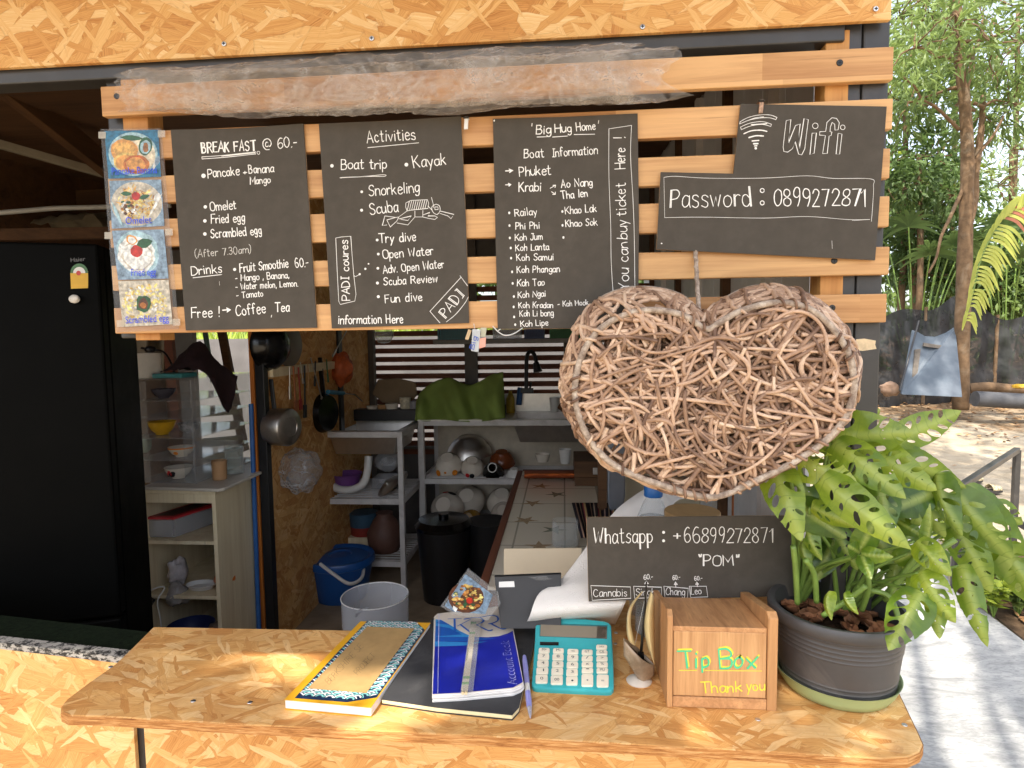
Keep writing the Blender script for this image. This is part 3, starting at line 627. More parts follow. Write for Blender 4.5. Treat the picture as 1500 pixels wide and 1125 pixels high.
k.line([(629.9, 456.1), (675.3, 406.3)], 1.3); k.line([(674, 404), (684.9, 418.7)], 1.2); k.line([(629.9, 456.1), (644.5, 473)], 1.2); k.line([(654, 471.5), (668, 460), (681, 444), (686, 435)], 1.2)
s = 6.818
def D(*p, wd=1.1, sm=False): k.line([(470+x/s, 180+y/s) for x, y in p], wd, sm)
D((850, 800), (900, 775), (1065, 768), (1078, 800), (1070, 855), (900, 872), (862, 880), (848, 840), (850, 800), wd=1.3)
for i in range(9): D((865+i*22, 870-i*2), (885+i*22, 782-i), wd=1.3)
D((862, 880), (780, 940), (750, 945), (660, 970), (695, 1040), (760, 980), (780, 940)); D((750, 945), (640, 930), (615, 1025), (660, 1020)); D((780, 960), (905, 930), (870, 975), (800, 965)); D((760, 1000), (870, 1020), (940, 940), (1020, 940)); D((940, 880), (940, 940)); D((1020, 875), (1018, 940), (1080, 955), (1140, 965), (1165, 945), (1140, 930), (1070, 930), (1090, 895), (1020, 920))
D((1105, 745), (1120, 800), (1130, 850)); D((1150, 812), (1185, 830), (1190, 880), (1160, 915), (1120, 890), (1110, 840), (1150, 812), wd=1.3, sm=True); D((1140, 840), (1170, 840), (1172, 865), (1140, 868), (1140, 840)); D((1190, 880), (1330, 915), (1300, 958), (1270, 930), (1190, 905)); D((1070, 830), (1110, 870))
k.build('lettering', CHALK, o)
# boat information
o, k = board('boat_information_board', 'black board headed Big Hug Home with white list of islands', [(722, 174), (830, 171), (934, 166), (936, 322), (935, 480), (729, 482)])
for t, a, b_, c_, d, h, wd in [('Big', 785.3, 196.1, 807, 195.7, 13, 2.2), ('Hug', 813, 194.2, 837.3, 193.5, 13, 2.1), ('Home', 844.7, 192, 872.5, 189.8, 12, 2), ('Boat', 767.7, 231.6, 797, 230, 13, 2), ('Information', 809.5, 229.8, 875.2, 225.7, 12.5, 1.9), ('>', 741, 254, 752, 253.7, 10, 2.2), ('Phuket', 761, 258, 806.5, 255.8, 14, 2.1), ('>', 741, 274.6, 750, 274.4, 8.5, 2),
        ('Krabi', 760.3, 280.7, 792.6, 280, 13, 2.1), ('Ao Nang', 822.4, 275, 868, 272, 11, 2), ('Tha len', 822.7, 291.7, 861, 288, 11, 2), ('Railay', 754.5, 317, 786.7, 314.5, 10.5, 1.8), ('Khao Lak', 828.5, 313.7, 874, 310, 10.5, 1.8), ('Phi Phi', 755.5, 336.3, 790.3, 335, 9.5, 1.8), ('Khao Sok', 828.8, 332.4, 875, 330, 10, 1.8), ('Koh Jum', 754.8, 352.5, 794.8, 351, 9.5, 1.8),
        ('Koh Lanta', 755.5, 367.6, 804.3, 366, 9.5, 1.8), ('Koh Samui', 757, 382, 811, 381, 9.5, 1.8), ('Koh Phangan', 757.5, 399.8, 819.7, 398.6, 9.5, 1.8), ('Koh Tao', 757.8, 419, 797.8, 418.2, 10, 1.8), ('Koh Ngai', 759, 436.6, 799.3, 434, 9, 1.7), ('Koh Kradan', 760, 451.2, 810, 450.7, 8.5, 1.7), ('- Koh Mook', 817.5, 449.6, 862, 446.6, 8, 1.5), ('Koh Li bong', 761.6, 463.5, 810.7, 462.8, 9, 1.7), ('Koh Lipe', 763, 478.4, 803.4, 476.4, 8.5, 1.7),
        ('You', 921, 424, 921, 393, 15, 1.9), ('can', 920, 383, 919, 355, 15, 1.8), ('buy', 918.5, 350, 918, 322, 15, 1.8), ('ticket', 917, 316, 916, 268, 15.5, 1.9), ('Here', 915.5, 247, 915, 217, 15, 2), ('!', 915, 204, 915, 200, 17, 2)]:
    k.text(t, a, b_, c_, d, h, wd)
for x, y in ((746, 312), (823.8, 310), (746.4, 330.6), (824, 330.3), (825.3, 348), (746.9, 348.7), (748.3, 363.4), (748.7, 378.2), (750.2, 398.3), (751, 415.2), (752.8, 434.4), (752.5, 449.6), (753.2, 464.3), (754.8, 475.6)): k.dot(x, y, 1.5, 2)
for q in (((779.5, 181), (779, 185)), ((877, 177), (876.3, 181)), ((786.7, 201), (801.4, 200.5)), ((809.5, 201), (831.5, 199.5)), ((841, 197.4), (871, 196.8)), ((806, 276), (814, 271.4)), ((814, 271.4), (810, 271.8)), ((814, 271.4), (813, 275)), ((808, 281), (813.5, 285)), ((813.5, 285), (813.4, 281.6)), ((813.5, 285), (809.6, 285))): k.line(q, 1.6)
k.line([(891.9, 189), (925, 184)], 1); k.line([(925, 184), (923.6, 228.7), (927, 290), (929, 345), (930, 432)], 1); k.line([(891.9, 189), (891.9, 258), (894.5, 330), (895.3, 385), (898.6, 436)], 1); k.dot(724, 177, 1.1, 1.6)
k.build('lettering', CHALK, o)
# wifi
o, k = board('wifi_board', 'L-shaped black board with white Wifi lettering and password number', [(1085, 152), (1299, 156), (1282, 381), (962, 365), (968, 252), (1074.5, 254.3)], Y=-.012)
s = 4.412
def W(*p, wd=1.2, sm=True, close=False):
    q = [(960+x/s, 150+y/s) for x, y in p]
    k.line(q + ([q[0]] if close else []), wd, sm)
W((548, 125), (600, 98), (670, 82), (740, 82), (785, 98)); W((545, 140), (600, 117), (670, 102), (735, 100), (778, 112)); W((548, 125), (545, 140), sm=False); W((785, 98), (778, 112), sm=False); W((560, 133), (640, 102), (700, 94))
W((550, 160), (610, 135), (690, 125), (750, 142)); W((555, 177), (615, 153), (690, 143), (745, 156)); W((550, 160), (555, 177), sm=False); W((750, 142), (745, 156), sm=False); W((620, 145), (720, 138), wd=2)
W((572, 203), (620, 184), (680, 180), (720, 188), wd=2.8); W((604, 228), (650, 216), (697, 218), wd=3); W((625, 250), (668, 246), wd=2.6); W((634, 268), (662, 267), wd=3.2); W((640, 282), (656, 281), wd=2.6)
k.dot(960+648/s, 150+297/s, 1.9)
W((845, 118), (875, 112), (868, 180), (860, 262), (905, 150), (935, 140), (928, 200), (930, 300), (960, 105), (988, 112), (975, 210), (965, 300), (945, 340), (925, 335), (903, 255), (885, 300), (855, 322), (830, 318), (825, 290), (835, 200), close=True, sm=False)
W((1012, 200), (1040, 198), (1025, 330), (998, 338), close=True, sm=False); W((1080, 332), (1098, 215), (1060, 212), (1062, 190), (1100, 188), (1108, 130), (1140, 100), (1170, 104), (1188, 132), (1180, 178), (1160, 180), (1158, 142), (1142, 130), (1130, 160), (1128, 190), (1140, 192), (1135, 215), (1122, 218), (1110, 330), close=True, sm=False); W((1180, 200), (1205, 205), (1190, 335), (1167, 335), close=True, sm=False)
for cx_, cy_, r in ((1033, 152, 18), (1210, 162, 15)): W(*[(cx_+r*cos(i*.7), cy_+r*sin(i*.7)) for i in range(10)])
k.text('Password', 981.5, 304.3, 1099.4, 302, 27.5, 2.0, double=1.6); k.text('0899272871', 1133.4, 302, 1268.3, 302, 26, 2.3, double=1.3)
for y in (279.2, 297.3): W(*[(690+13*cos(i*.7), (y-150)*s+13*sin(i*.7)) for i in range(10)], wd=2)
W((55, 485), (130, 478), (330, 490), (690, 490), (980, 475), (1150, 492), (1390, 495), (1408, 540), (1405, 640), (1395, 770), wd=.9); W((60, 745), (300, 742), (700, 748), (980, 738), (1250, 758), (1385, 757), wd=.9); W((55, 485), (60, 745), wd=.7); W((1270, 764), (1385, 757), wd=.7); W((1140, 895), (1142, 945), wd=.6)
k.dot(960+40/s, 150+912/s, 1.2, 1)
k.build('lettering', CHALK, o)
# telephone board standing behind the tip box
WY = .075
o, k = board('telephone_board', 'wide black board lettered Whatsapp with number and drink prices, behind the tip box', [(859.3, 758.3), (1010, 757), (1165, 755.5), (1168, 873), (974, 877.7), (862.4, 881.2)], Y=WY, th_=.004)
s = 4.839
for t, a, b_, c_, d, h, wd, db in [('Whatsapp', 95, 222, 515, 218, 22, 2, 1.2), ('+', 660, 195, 708, 195, 13, 2, 1), ('66899272871', 738, 215, 1370, 215, 22, 2, 1.1), ('"POM"', 835, 380, 1120, 378, 16, 2.2, 1), ('60.-', 450, 478, 515, 472, 7, 1.4, 0), ('60.-', 655, 480, 708, 475, 6.6, 1.4, 0), ('60.-', 810, 484, 865, 480, 6.4, 1.4, 0), ('^', 455, 528, 488, 526, 14, 1.5, 0), ('^', 662, 530, 692, 528, 13, 1.5, 0), ('^', 815, 528, 843, 527, 12, 1.5, 0), ('Cannabis', 95, 600, 330, 594, 11, 1.4, 0), ('Singha', 395, 590, 560, 588, 10, 1.4, 0), ('Chang', 605, 585, 740, 590, 10.5, 1.4, 0), ('Leo', 785, 582, 858, 580, 10, 1.4, 0)]:
    k.text(t, 850+a/s, 750+b_/s, 850+c_/s, 750+d/s, h, wd, double=db)
for x, y in ((590, 143), (590, 203)): k.dot(850+x/s, 750+y/s, 2.2)
for q in (((75, 520), (355, 530), (358, 610), (85, 625), (75, 520)), ((378, 525), (575, 532), (575, 605), (385, 610), (378, 525)), ((592, 525), (765, 540), (758, 610), (600, 605), (592, 525)), ((772, 525), (893, 525), (903, 600), (782, 605), (772, 525))): k.line([(850+x/s, 750+y/s) for x, y in q], 1.2, False)
k.build('lettering', CHALK, o)
# clips
def clip(px, py, label, m):
    p = P(px, py, -.016); o_ = thing('clip', label, 'clip', p, 'clips holding the boards')
    a_ = MB(); a_.obox(p, (.0042, 0, .0), (0, .0016, 0), (.001, 0, .013)); a_.obox(p+V((.0006, .012, .012)), (.0042, 0, 0), (0, .012, 0), (0, 0, .0014)); a_.build('jaw', m, o_, bevel=.001)
    c_ = MB(); c_.tube([p+V((-.0055, -.002, .010)), p+V((.0055, -.002, .010))], .0022, 8); c_.build('spring', SCREWM, o_, smooth=True)
clip(683, 180, 'white plastic clip beside the activities board top', WHITEP)
clip(1115, 156, 'rusty brown and white clip on the top edge of the wifi board', plain('rusty_clip', S(176, 140, 112), .5, .3, .5, 200))

# ---------------------------------------------------------------- strip of printed food pictures
o = thing('food_picture_strip', 'laminated strip of four printed food pictures taped to the left slat ends', 'menu pictures', P(205, 335, -.008))
lam = MB(); lam.prism([P(x, y, -.004) for x, y in ((147, 189), (236, 188), (262, 482), (170, 487))], (0, .0006, 0)); lam.build('laminate', glassy('laminate_film', (.95, .95, .95), .05, .12, .2), o)
ph = [((153, 192), (232, 190), (236, 259), (159, 262)), ((160, 265), (236, 263), (241, 331), (164, 335)), ((164, 338), (240, 336), (247, 408), (173, 410)), ((173, 412), (247, 410), (253, 475), (180, 479))]
PIC = [S(208, 200, 184), S(60, 130, 160), S(226, 214, 190), S(196, 130, 62), S(222, 168, 96), S(230, 186, 110), S(200, 62, 40), S(58, 110, 72), S(240, 238, 232), S(225, 196, 120), S(170, 120, 58), S(150, 170, 186), S(30, 92, 235), S(244, 226, 150), S(112, 70, 40), S(176, 202, 208)]
PICM = [plain('print_ink_%s' % w_, tuple(x**1.25*.82 for x in c_), .35, 0, .5, 110, 0, 60, .5) for c_, w_ in zip(PIC, 'linen sea cream caramel toast honey tomato leaf white noodle brown steel blue butter cocoa pale'.split())]
rp = random.Random(5)
def uvq(q, u, v): return (lerp(lerp(q[0][0], q[1][0], u), lerp(q[3][0], q[2][0], u), v), lerp(lerp(q[0][1], q[1][1], u), lerp(q[3][1], q[2][1], u), v))
def blob(k, q, u, v, ru, rv, mi, nn=18, rough=.0, rot=0):
    pts_ = []
    for i in range(nn):
        a_ = 2*pi*i/nn; r = 1+rp.uniform(-rough, rough); x, y = ru*r*cos(a_), rv*r*sin(a_)
        pts_.append(uvq(q, u+x*cos(rot)-y*sin(rot), v+x*sin(rot)+y*cos(rot)))
    k.poly(pts_, mi=mi)
def leafp(k, q, u, v, L, wd, rot, mi): k.poly([uvq(q, u+a*cos(rot)-b_*sin(rot), v+a*sin(rot)+b_*cos(rot)) for a, b_ in ((-L, 0), (-L*.5, wd*.8), (0, wd), (L*.6, wd*.6), (L, 0), (L*.6, -wd*.6), (0, -wd), (-L*.5, -wd*.8))], mi=mi)
names = ['Pancake Banana', 'Omelet', 'Fried egg', 'Scrambled egg']
for i, q in enumerate(ph):
    k = Ink((0, -.0045, 0), (0, -1, 0)); k.l = .0002
    k.poly(q, mi=[1, 11, 11, 0][i])
    if i == 0:
        blob(k, q, .5, .5, .46, .46, 15, 28); blob(k, q, .52, .52, .40, .40, 2, 28); blob(k, q, .34, .42, .26, .24, 4, 22, .03); blob(k, q, .34, .40, .20, .16, 5, 20, .05); blob(k, q, .36, .66, .24, .20, 9, 20, .03); blob(k, q, .36, .67, .20, .16, 4, 20, .03); blob(k, q, .55, .72, .25, .20, 3, 24, .03); blob(k, q, .54, .71, .19, .15, 6, 18, .1); blob(k, q, .54, .71, .185, .145, 4, 18, .06)
        leafp(k, q, .5, .16, .22, .06, .1, 7); blob(k, q, .74, .34, .13, .2, 7, 16, .05, .2); blob(k, q, .74, .36, .10, .15, 15, 16, .05, .2); blob(k, q, .74, .37, .05, .1, 10, 12, .2); leafp(k, q, .9, .72, .16, .03, 1.9, 8); leafp(k, q, .95, .66, .12, .05, 1.9, 11)
    elif i == 1:
        blob(k, q, .5, .5, .49, .47, 0, 28)
        for _ in range(150):
            a_, r = rp.uniform(0, 6.28), sqrt(rp.random())*.36; blob(k, q, .5+r*cos(a_), .47+r*sin(a_)*1.02, rp.uniform(.03, .08), .012, rp.choice((9, 13, 5, 9, 10)), 6, 0, rp.uniform(0, 3.1))
        for _ in range(30): blob(k, q, .42+rp.uniform(-.2, .1), .55+rp.uniform(-.1, .15), .03, .03, rp.choice((14, 10, 7, 8)), 7, .3)
        blob(k, q, .5, .34, .085, .09, 6, 14, .05); leafp(k, q, .66, .36, .11, .05, -.3, 7); leafp(k, q, .32, .28, .11, .05, .1, 7); leafp(k, q, .12, .7, .3, .035, 1.25, 15); leafp(k, q, .86, .55, .3, .025, 2.1, 8); blob(k, q, .9, .38, .05, .1, 8, 10, .05, .5)
    elif i == 2:
        blob(k, q, .45, .46, .41, .45, 15, 30, .03); blob(k, q, .42, .5, .36, .37, 8, 30, .06); blob(k, q, .44, .52, .3, .3, 0, 20, .1); blob(k, q, .43, .52, .28, .27, 8, 20, .1); blob(k, q, .36, .2, .11, .10, 4, 14, .1, .6); blob(k, q, .36, .2, .08, .07, 8, 14, .1, .6); leafp(k, q, .6, .27, .17, .10, -.25, 7); blob(k, q, .43, .43, .125, .12, 6, 16, .08); blob(k, q, .42, .36, .05, .06, 6, 10, .1)
    else:
        blob(k, q, .5, .5, .47, .5, 0, 26)
        for _ in range(190):
            a_, r = rp.uniform(0, 6.28), sqrt(rp.random())*.44; blob(k, q, .5+r*cos(a_), .5+r*sin(a_), rp.uniform(.02, .06), rp.uniform(.015, .03), rp.choice((9, 13, 2, 8, 13)), 7, .25, rp.uniform(0, 3.1))
        blob(k, q, .46, .52, .15, .2, 7, 12, .2); blob(k, q, .46, .52, .10, .13, 14, 12, .15); blob(k, q, .45, .55, .06, .06, 3, 10, .2)
    a_ = k.pt(*uvq(q, .08 if i in (0, 3) else .28, .93)); b_ = k.pt(*uvq(q, .95 if i in (0, 3) else .78, .93)); put_print(k.mb, names[i], a_, (b_-a_).normalized(), (0, 0, 1), (0, -1, 0), (b_-a_).length, .0165, lift=.0034, mi=12)
    k.mb.build('printed_picture', PICM, o)
tpm = glassy('sticky_tape', (.95, .9, .8), .3, .2, .2)
for x, y in ((149, 198), (236, 196), (247, 340), (258, 472), (176, 474), (158, 345)):
    t_ = MB(); t_.prism([P(x+a, y+b_, -.006) for a, b_ in ((-5, -5), (6, -5), (6, 5), (-5, 5))], (0, .0003, 0)); t_.build('tape', tpm, o)
# ---------------------------------------------------------------- woven rattan heart
FR = [(1032, 482), (1003, 464), (965, 455), (925, 458), (885, 477), (860, 505), (846, 540), (842, 575), (848, 608), (865, 645), (900, 680), (960, 706), (1040, 726), (1105, 702), (1165, 672), (1210, 640), (1237, 605), (1247, 565), (1240, 520), (1215, 480), (1180, 452), (1135, 444), (1085, 455), (1050, 474)]
BR = [(1030, 462), (1000, 436), (960, 424), (915, 425), (875, 443), (848, 478), (834, 520), (831, 565), (840, 605), (862, 640), (900, 668), (960, 692), (1038, 705), (1100, 685), (1160, 655), (1205, 622), (1232, 590), (1244, 550), (1238, 505), (1212, 462), (1180, 436), (1140, 422), (1095, 424), (1055, 444)]
HF, HB = -.165, -.055
n = N('rattan'); co = n.obj()
at = n.n('Attribute', {'attribute_name': 'tone'}).outputs['Fac']
f = n.math('ADD', n.math('MULTIPLY', n.noise(co, 26, 4, .6), .6), n.math('MULTIPLY', at, .55))
c = n.ramp(f, [(.28, S(106, 80, 64)), (.50, S(168, 134, 108)), (.70, S(200, 166, 138)), (.90, S(222, 194, 166))])
c = n.mix(n.ramp(n.noise(co, 160, 3, .7), [(.6, 0.0), (.75, .5)]), c, S(112, 74, 52))
RAT = n.done(n.pr(c, .5, 0, .35, n.bump(n.noise(co, 220, 3, .6), .25, .001)))
n = N('rattan_rim'); co = n.obj()
c = n.ramp(n.noise(n.vmath('MULTIPLY', co, (1, 1, 1)), 60, 4, .7), [(.35, S(128, 110, 96)), (.55, S(178, 160, 142)), (.7, S(206, 192, 174))])
RIMM = n.done(n.pr(c, .65, 0, .3, n.bump(n.noise(co, 240, 4, .7), .6, .002)))
rh = random.Random(21)
HC = P(1040, 570, -.11)
hrt = thing('woven_heart', 'big heart woven from tan rattan vines hanging by a cord before the slats', 'heart decoration', HC)
fr3 = catmull([P(x, y, HF) for x, y in FR], 8, True); br3 = catmull([P(x, y, HB) for x, y in BR], 8, True); NR = len(fr3)
fr2 = [(v.x, v.y) for v in catmull([(x, y, 0) for x, y in FR], 8, True)]
def inside(x, y, poly):
    r = False; j = len(poly)-1
    for i in range(len(poly)):
        xi, yi = poly[i]; xj, yj = poly[j]
        if (yi > y) != (yj > y) and x < (xj-xi)*(y-yi)/(yj-yi)+xi: r = not r
        j = i
    return r
def rimdist(x, y): return min((x-a)**2+(y-b_)**2 for a, b_ in fr2)**.5
def fdepth(x, y): d = min(rimdist(x, y), 70)/70; return HF - .013*(1-(1-d)**2)
hw = MB()
def strand(pts2, lay, r, amp=.004, tone=None, back=False):
    ph_, fq = rh.uniform(0, 6.3), rh.uniform(.35, .6); out = []
    for i, (x, y) in enumerate(pts2):
        Y = (HB+.010+lay if back else fdepth(x, y)+lay) + amp*sin(ph_+i*fq)
        out.append(P(x, y, Y))
    t_ = rh.random() if tone is None else tone
    hw.tube(out, [r*rh.uniform(.94, 1.06) for _ in out], 7, tone=t_)
def bez(p0, p1, p2, p3, m=22):
    return [tuple((1-t)**3*a+3*(1-t)**2*t*b_+3*(1-t)*t*t*c_+t**3*d for a, b_, c_, d in zip(p0, p1, p2, p3)) for t in [i/m for i in range(m+1)]]
def chord(lay, back=False, lmin=.10, lmax=.5):
    for _ in range(60):
        a = rh.random(); b_ = (a + rh.choice((-1, 1))*rh.uniform(lmin, lmax)) % 1
        p0, p3 = fr2[int(a*NR) % NR], fr2[int(b_*NR) % NR]
        L = ((p0[0]-p3[0])**2+(p0[1]-p3[1])**2)**.5
        if L < 80: continue
        cx_, cy_ = 1040, 575; k = rh.uniform(-.1, .35)
        j = lambda: rh.uniform(-.3, .3)*L
        p1 = (p0[0]+(cx_-p0[0])*k+j(), p0[1]+(cy_-p0[1])*k+j()); p2 = (p3[0]+(cx_-p3[0])*k+j(), p3[1]+(cy_-p3[1])*k+j())
        q = bez(p0, p1, p2, p3, max(12, int(L/9)))
        if all(inside(x, y, fr2) for x, y in q[2:-2]):
            u0 = rh.choice((0, 0, rh.uniform(0, .5))); u1 = min(1, u0+rh.uniform(.45, .9))
            q = q[int(u0*len(q)):int(u1*len(q))+1]
            if len(q) > 5: strand(q, lay, rh.uniform(.0028, .0038), rh.uniform(.002, .006), back=back); return
def uturn(lay):
    for _ in range(40):
        a = rh.random(); b_ = (a+rh.choice((-1, 1))*rh.uniform(.02, .10)) % 1
        p0, p3 = fr2[int(a*NR) % NR], fr2[int(b_*NR) % NR]; d = rh.uniform(.25, .75)
        p1 = (lerp(p0[0], 1040, d)+rh.uniform(-40, 40), lerp(p0[1], 575, d)+rh.uniform(-30, 30)); p2 = (lerp(p3[0], 1040, d)+rh.uniform(-40, 40), lerp(p3[1], 575, d)+rh.uniform(-30, 30))
        q = bez(p0, p1, p2, p3, 20)
        if all(inside(x, y, fr2) for x, y in q[2:-2]): strand(q, lay, rh.uniform(.0036, .0047), .003); return
for i in range(80): chord(rh.uniform(.0, .012), True, .08, .5)
def arc(lay):
    for _ in range(60):
        cx_, cy_, r = rh.uniform(830, 1250), rh.uniform(430, 730), rh.uniform(38, 150); a0 = rh.uniform(0, 6.28); sw = rh.uniform(70, 150)/r*rh.choice((-1, 1)); sw = max(-3.4, min(3.4, sw)); e_ = rh.uniform(.6, 1.3)
        q = [(cx_+r*cos(a0+sw*i/18), cy_+r*e_*sin(a0+sw*i/18)) for i in range(19)]
        if all(inside(x, y, fr2) for x, y in q): strand(q, lay, rh.uniform(.0028, .0038), rh.uniform(.002, .007)); return
for i in range(115): chord(rh.uniform(.030, .055))
for i in range(130): arc(rh.uniform(.025, .045))
for i in range(90): chord(rh.uniform(.010, .026))
for i in range(150): arc(rh.uniform(.006, .024))
for i in range(44): chord(rh.uniform(-.010, .006))
for i in range(165): arc(rh.uniform(-.012, .006))
for i in range(46): uturn(rh.uniform(-.010, .012))
def side_pt(t, v, b_=1.0):
    i = t*NR % NR; i0 = int(i); fa = i-i0
    f_ = fr3[i0 % NR].lerp(fr3[(i0+1) % NR], fa); k_ = br3[i0 % NR].lerp(br3[(i0+1) % NR], fa)
    p = f_.lerp(k_, v); o_ = (p-HC); o_.y = 0; o_.normalize()
    return p + o_*(.014*sin(pi*max(0, min(1, v)))*b_)
for i in range(210):
    t0 = rh.random(); sp = rh.choice((-1, 1))*rh.uniform(.03, .14); v0, v1 = rh.uniform(-.08, .5), rh.uniform(.4, 1.05)
    if rh.random() < .5: v0, v1 = v1, v0
    w1 = rh.uniform(-.25, .25); m_ = 16
    hw.tube([side_pt(t0+sp*j/m_, lerp(v0, v1, j/m_)+w1*sin(pi*j/m_), rh.uniform(.9, 1.15)) for j in range(m_+1)], rh.uniform(.0034, .0048), 7, tone=rh.random())
# strands that wrap from the front face over the rim on to the side
for i in range(46):
    t0 = rh.random(); sp = rh.choice((-1, 1))*rh.uniform(.015, .05); m_ = 7
    p0 = fr2[int(t0*NR) % NR]; d = rh.uniform(.12, .4); q = []
    for j in range(m_): 
        u = 1-j/m_; x, y = lerp(p0[0], 1040, d*u), lerp(p0[1], 575, d*u); x += (p0[1]-575)*-.12*u*(1 if sp > 0 else -1); y += (p0[0]-1040)*.12*u*(1 if sp > 0 else -1)
        if inside(x, y, fr2): q.append(P(x, y, fdepth(x, y)-.006*(1-u)-rh.uniform(0, .003)))
    fp = fr3[int(t0*NR) % NR]; oo = (fp-HC); oo.y = 0; oo.normalize(); q.append(fp+V((0, -.008, 0))+oo*.003)
    for j in range(1, 7): q.append(side_pt(t0+sp*j/6, j/6*rh.uniform(.6, .9)+.02, 1.2)+oo*.003)
    if len(q) > 6: hw.tube(catmull(q, 2), rh.uniform(.0034, .0046), 7, tone=rh.random())
hw.build('woven_strands', RAT, hrt, smooth=True, ang=180)
rm = MB(); rm.tube([p+V((0, -.010, 0)) for p in fr3], .0060, 10, closed=True); rm.tube(br3, .0060, 8, closed=True); rm.build('rim_hoop', RIMM, hrt, smooth=True, ang=180)
bd = MB()
L = 0; ph_ = 0; pts_ = []; run = 0
for i in range(NR*9):
    t = i/9; i0 = int(t) % NR; fa = t-int(t)
    p = fr3[i0].lerp(fr3[(i0+1) % NR], fa)+V((0, -.010, 0)); tn = (fr3[(i0+1) % NR]-fr3[i0]); sl = tn.length/9; tn.normalize(); u = tn.cross(V((0, 1, 0))).normalized(); w_ = tn.cross(u)
    pitch = .020 + .009*mnoise.noise(V((t*.11, 0, 3))); ph_ += sl/pitch*2*pi
    if mnoise.noise(V((t*.10, 5, 1))) < -.02: pts_.append(p + (u*cos(ph_)+w_*sin(ph_))*.0083)
    elif len(pts_) > 4: bd.tube(pts_, .0026, 6, tone=.5+.5*sin(i)); pts_ = []
    else: pts_ = []
if len(pts_) > 4: bd.tube(pts_, .003, 6)
bd.build('rim_binding', RAT, hrt, smooth=True, ang=180)
cd_ = MB(); cd_.tube(catmull([P(1017, 345, -.0035), P(1018, 362, -.0045), P(1020, 390, -.022), P(1022, 430, -.065), P(1026, 475, -.10)], 6), .0042, 8)
q = catmull([P(1017, 345, -.0035), P(1018, 362, -.0045), P(1020, 390, -.022), P(1022, 430, -.065), P(1026, 475, -.10)], 40)
cd_.tube([p+V((cos(i*.35), sin(i*.35), 0))*.0032 for i, p in enumerate(q)], .0024, 6)
cd_.build('hanging_cord', RIMM, hrt, smooth=True, ang=180)
# ---------------------------------------------------------------- rolled plastic sheet over the top slats
pr_ = thing('plastic_sheet_roll', 'crumpled roll of clear plastic sheet tied along the upper slats', 'plastic sheet', P(560, 125, -.04))
def rollpt(x0, x1, r0, seed, ycen, squash=1.0):
    def fn(u, v):
        a = 2*pi*v + u*2.0; e_ = 26*mnoise.noise(V((cos(a)*1.3, sin(a)*1.3, seed*3)))+9*mnoise.noise(V((cos(a)*4, sin(a)*4, seed)))
        x = lerp(x0+e_, x1+e_*1.3, u); yc = ycen(u)
        p = P(x, yc, -.040)
        k = 1+.20*mnoise.noise(V((u*6+seed, cos(a)*1.0, sin(a)*1.0))) + .10*(.5-abs(mnoise.noise(V((u*24+a*.6, cos(a)*2.0+seed, sin(a)*2.0))))*2) + .022*(.5-2*abs(mnoise.noise(V((u*60+seed-a*.9, cos(a)*4, sin(a)*4)))))
        r = r0(u)*k
        return p + V((.012*mnoise.noise(V((u*20, a, seed))), .62*r*cos(a)-.004, squash*r*sin(a)))
    return fn
yc = lambda u: lerp(133, 114, u) + 4*sin(u*5)
m1 = MB(); m1.grid(rollpt(190, 925, lambda u: .052+.010*sin(u*3.1)-.010*(1-u), 3, yc), 220, 48)
m1.build('outer_layer', None or glassy('crumpled_film', (.99, .95, .90), .09, .09, .26, 26), pr_, smooth=True, ang=180)
m2 = MB(); m2.grid(rollpt(215, 980, lambda u: .040+.012*u, 9, yc, .95), 150, 30); m2.build('inner_layer', glassy('inner_film', (.98, .95, .91), .10, .10, .5, 20), pr_, smooth=True, ang=180)
# ---------------------------------------------------------------- potted plant
PC = Z(1224, 1003, CZ); PC.z = CZ
pot = thing('plant_pot', 'dark grey ribbed plastic pot full of soil standing in a green saucer', 'plant pot', PC)
zr = .975; rc = P(1229, 884, PC.y); zr = rc.z; Rt = .135; Rb = .106
prof = [(0, .012), (Rb-.01, .012), (Rb, .02)]
for i in range(60):
    t = i/59; z = .02+(zr-CZ-.035)*t; r = lerp(Rb, Rt-.011, t**.8)
    prof.append((r + (.0012 if (i % 4 == 0 and (t > .55 or t < .25)) else 0), z))
prof += [(Rt-.006, zr-CZ-.028), (Rt, zr-CZ-.022), (Rt+.001, zr-CZ-.004), (Rt-.003, zr-CZ), (Rt-.014, zr-CZ-.002), (Rt-.017, zr-CZ-.012), (Rt-.022, zr-CZ-.05)]
m = MB(); m.lathe(prof, PC, 56)
m.build('pot_body', plain('dusty_grey_plastic', S(74, 72, 72), .42, 0, .2, 7, .05, 60, .5, .55, S(140, 134, 126)), pot, smooth=True, ang=50)
so_ = MB(); so_.mi = 0
zs_ = zr-.048
m = MB(); m.grid(lambda u, v: PC + V(((Rt-.02)*v*cos(2*pi*u), (Rt-.02)*v*sin(2*pi*u), zs_-CZ + .006*mnoise.noise(V((u*9, v*7, 2))))), 48, 12)
m.build('soil', plain('potting_soil', S(46, 34, 26), .95, 0, .5, 40, 1.0, 120, .1), pot, smooth=True, ang=180)
DRY = plain('dry_leaf', S(132, 88, 58), .8, 0, .35, 30, .4)
rl = random.Random(4)
d = MB()
for i in range(24):
    a_, r = rl.uniform(0, 6.28), sqrt(rl.random())*(Rt-.04); c_ = PC+V((r*cos(a_), r*sin(a_), zs_-CZ+.008)); s_ = rl.uniform(.018, .034); ro = rl.uniform(0, 6.28)
    d.grid(lambda u, v: c_ + V((cos(ro)*(u-.5)*2*s_-sin(ro)*(v-.5)*s_*1.1*sin(pi*u), sin(ro)*(u-.5)*2*s_+cos(ro)*(v-.5)*s_*1.1*sin(pi*u), .016*abs(mnoise.noise(V((u*3+i, v*3, i))))+.01*(2*v-1)**2)), 7, 5)
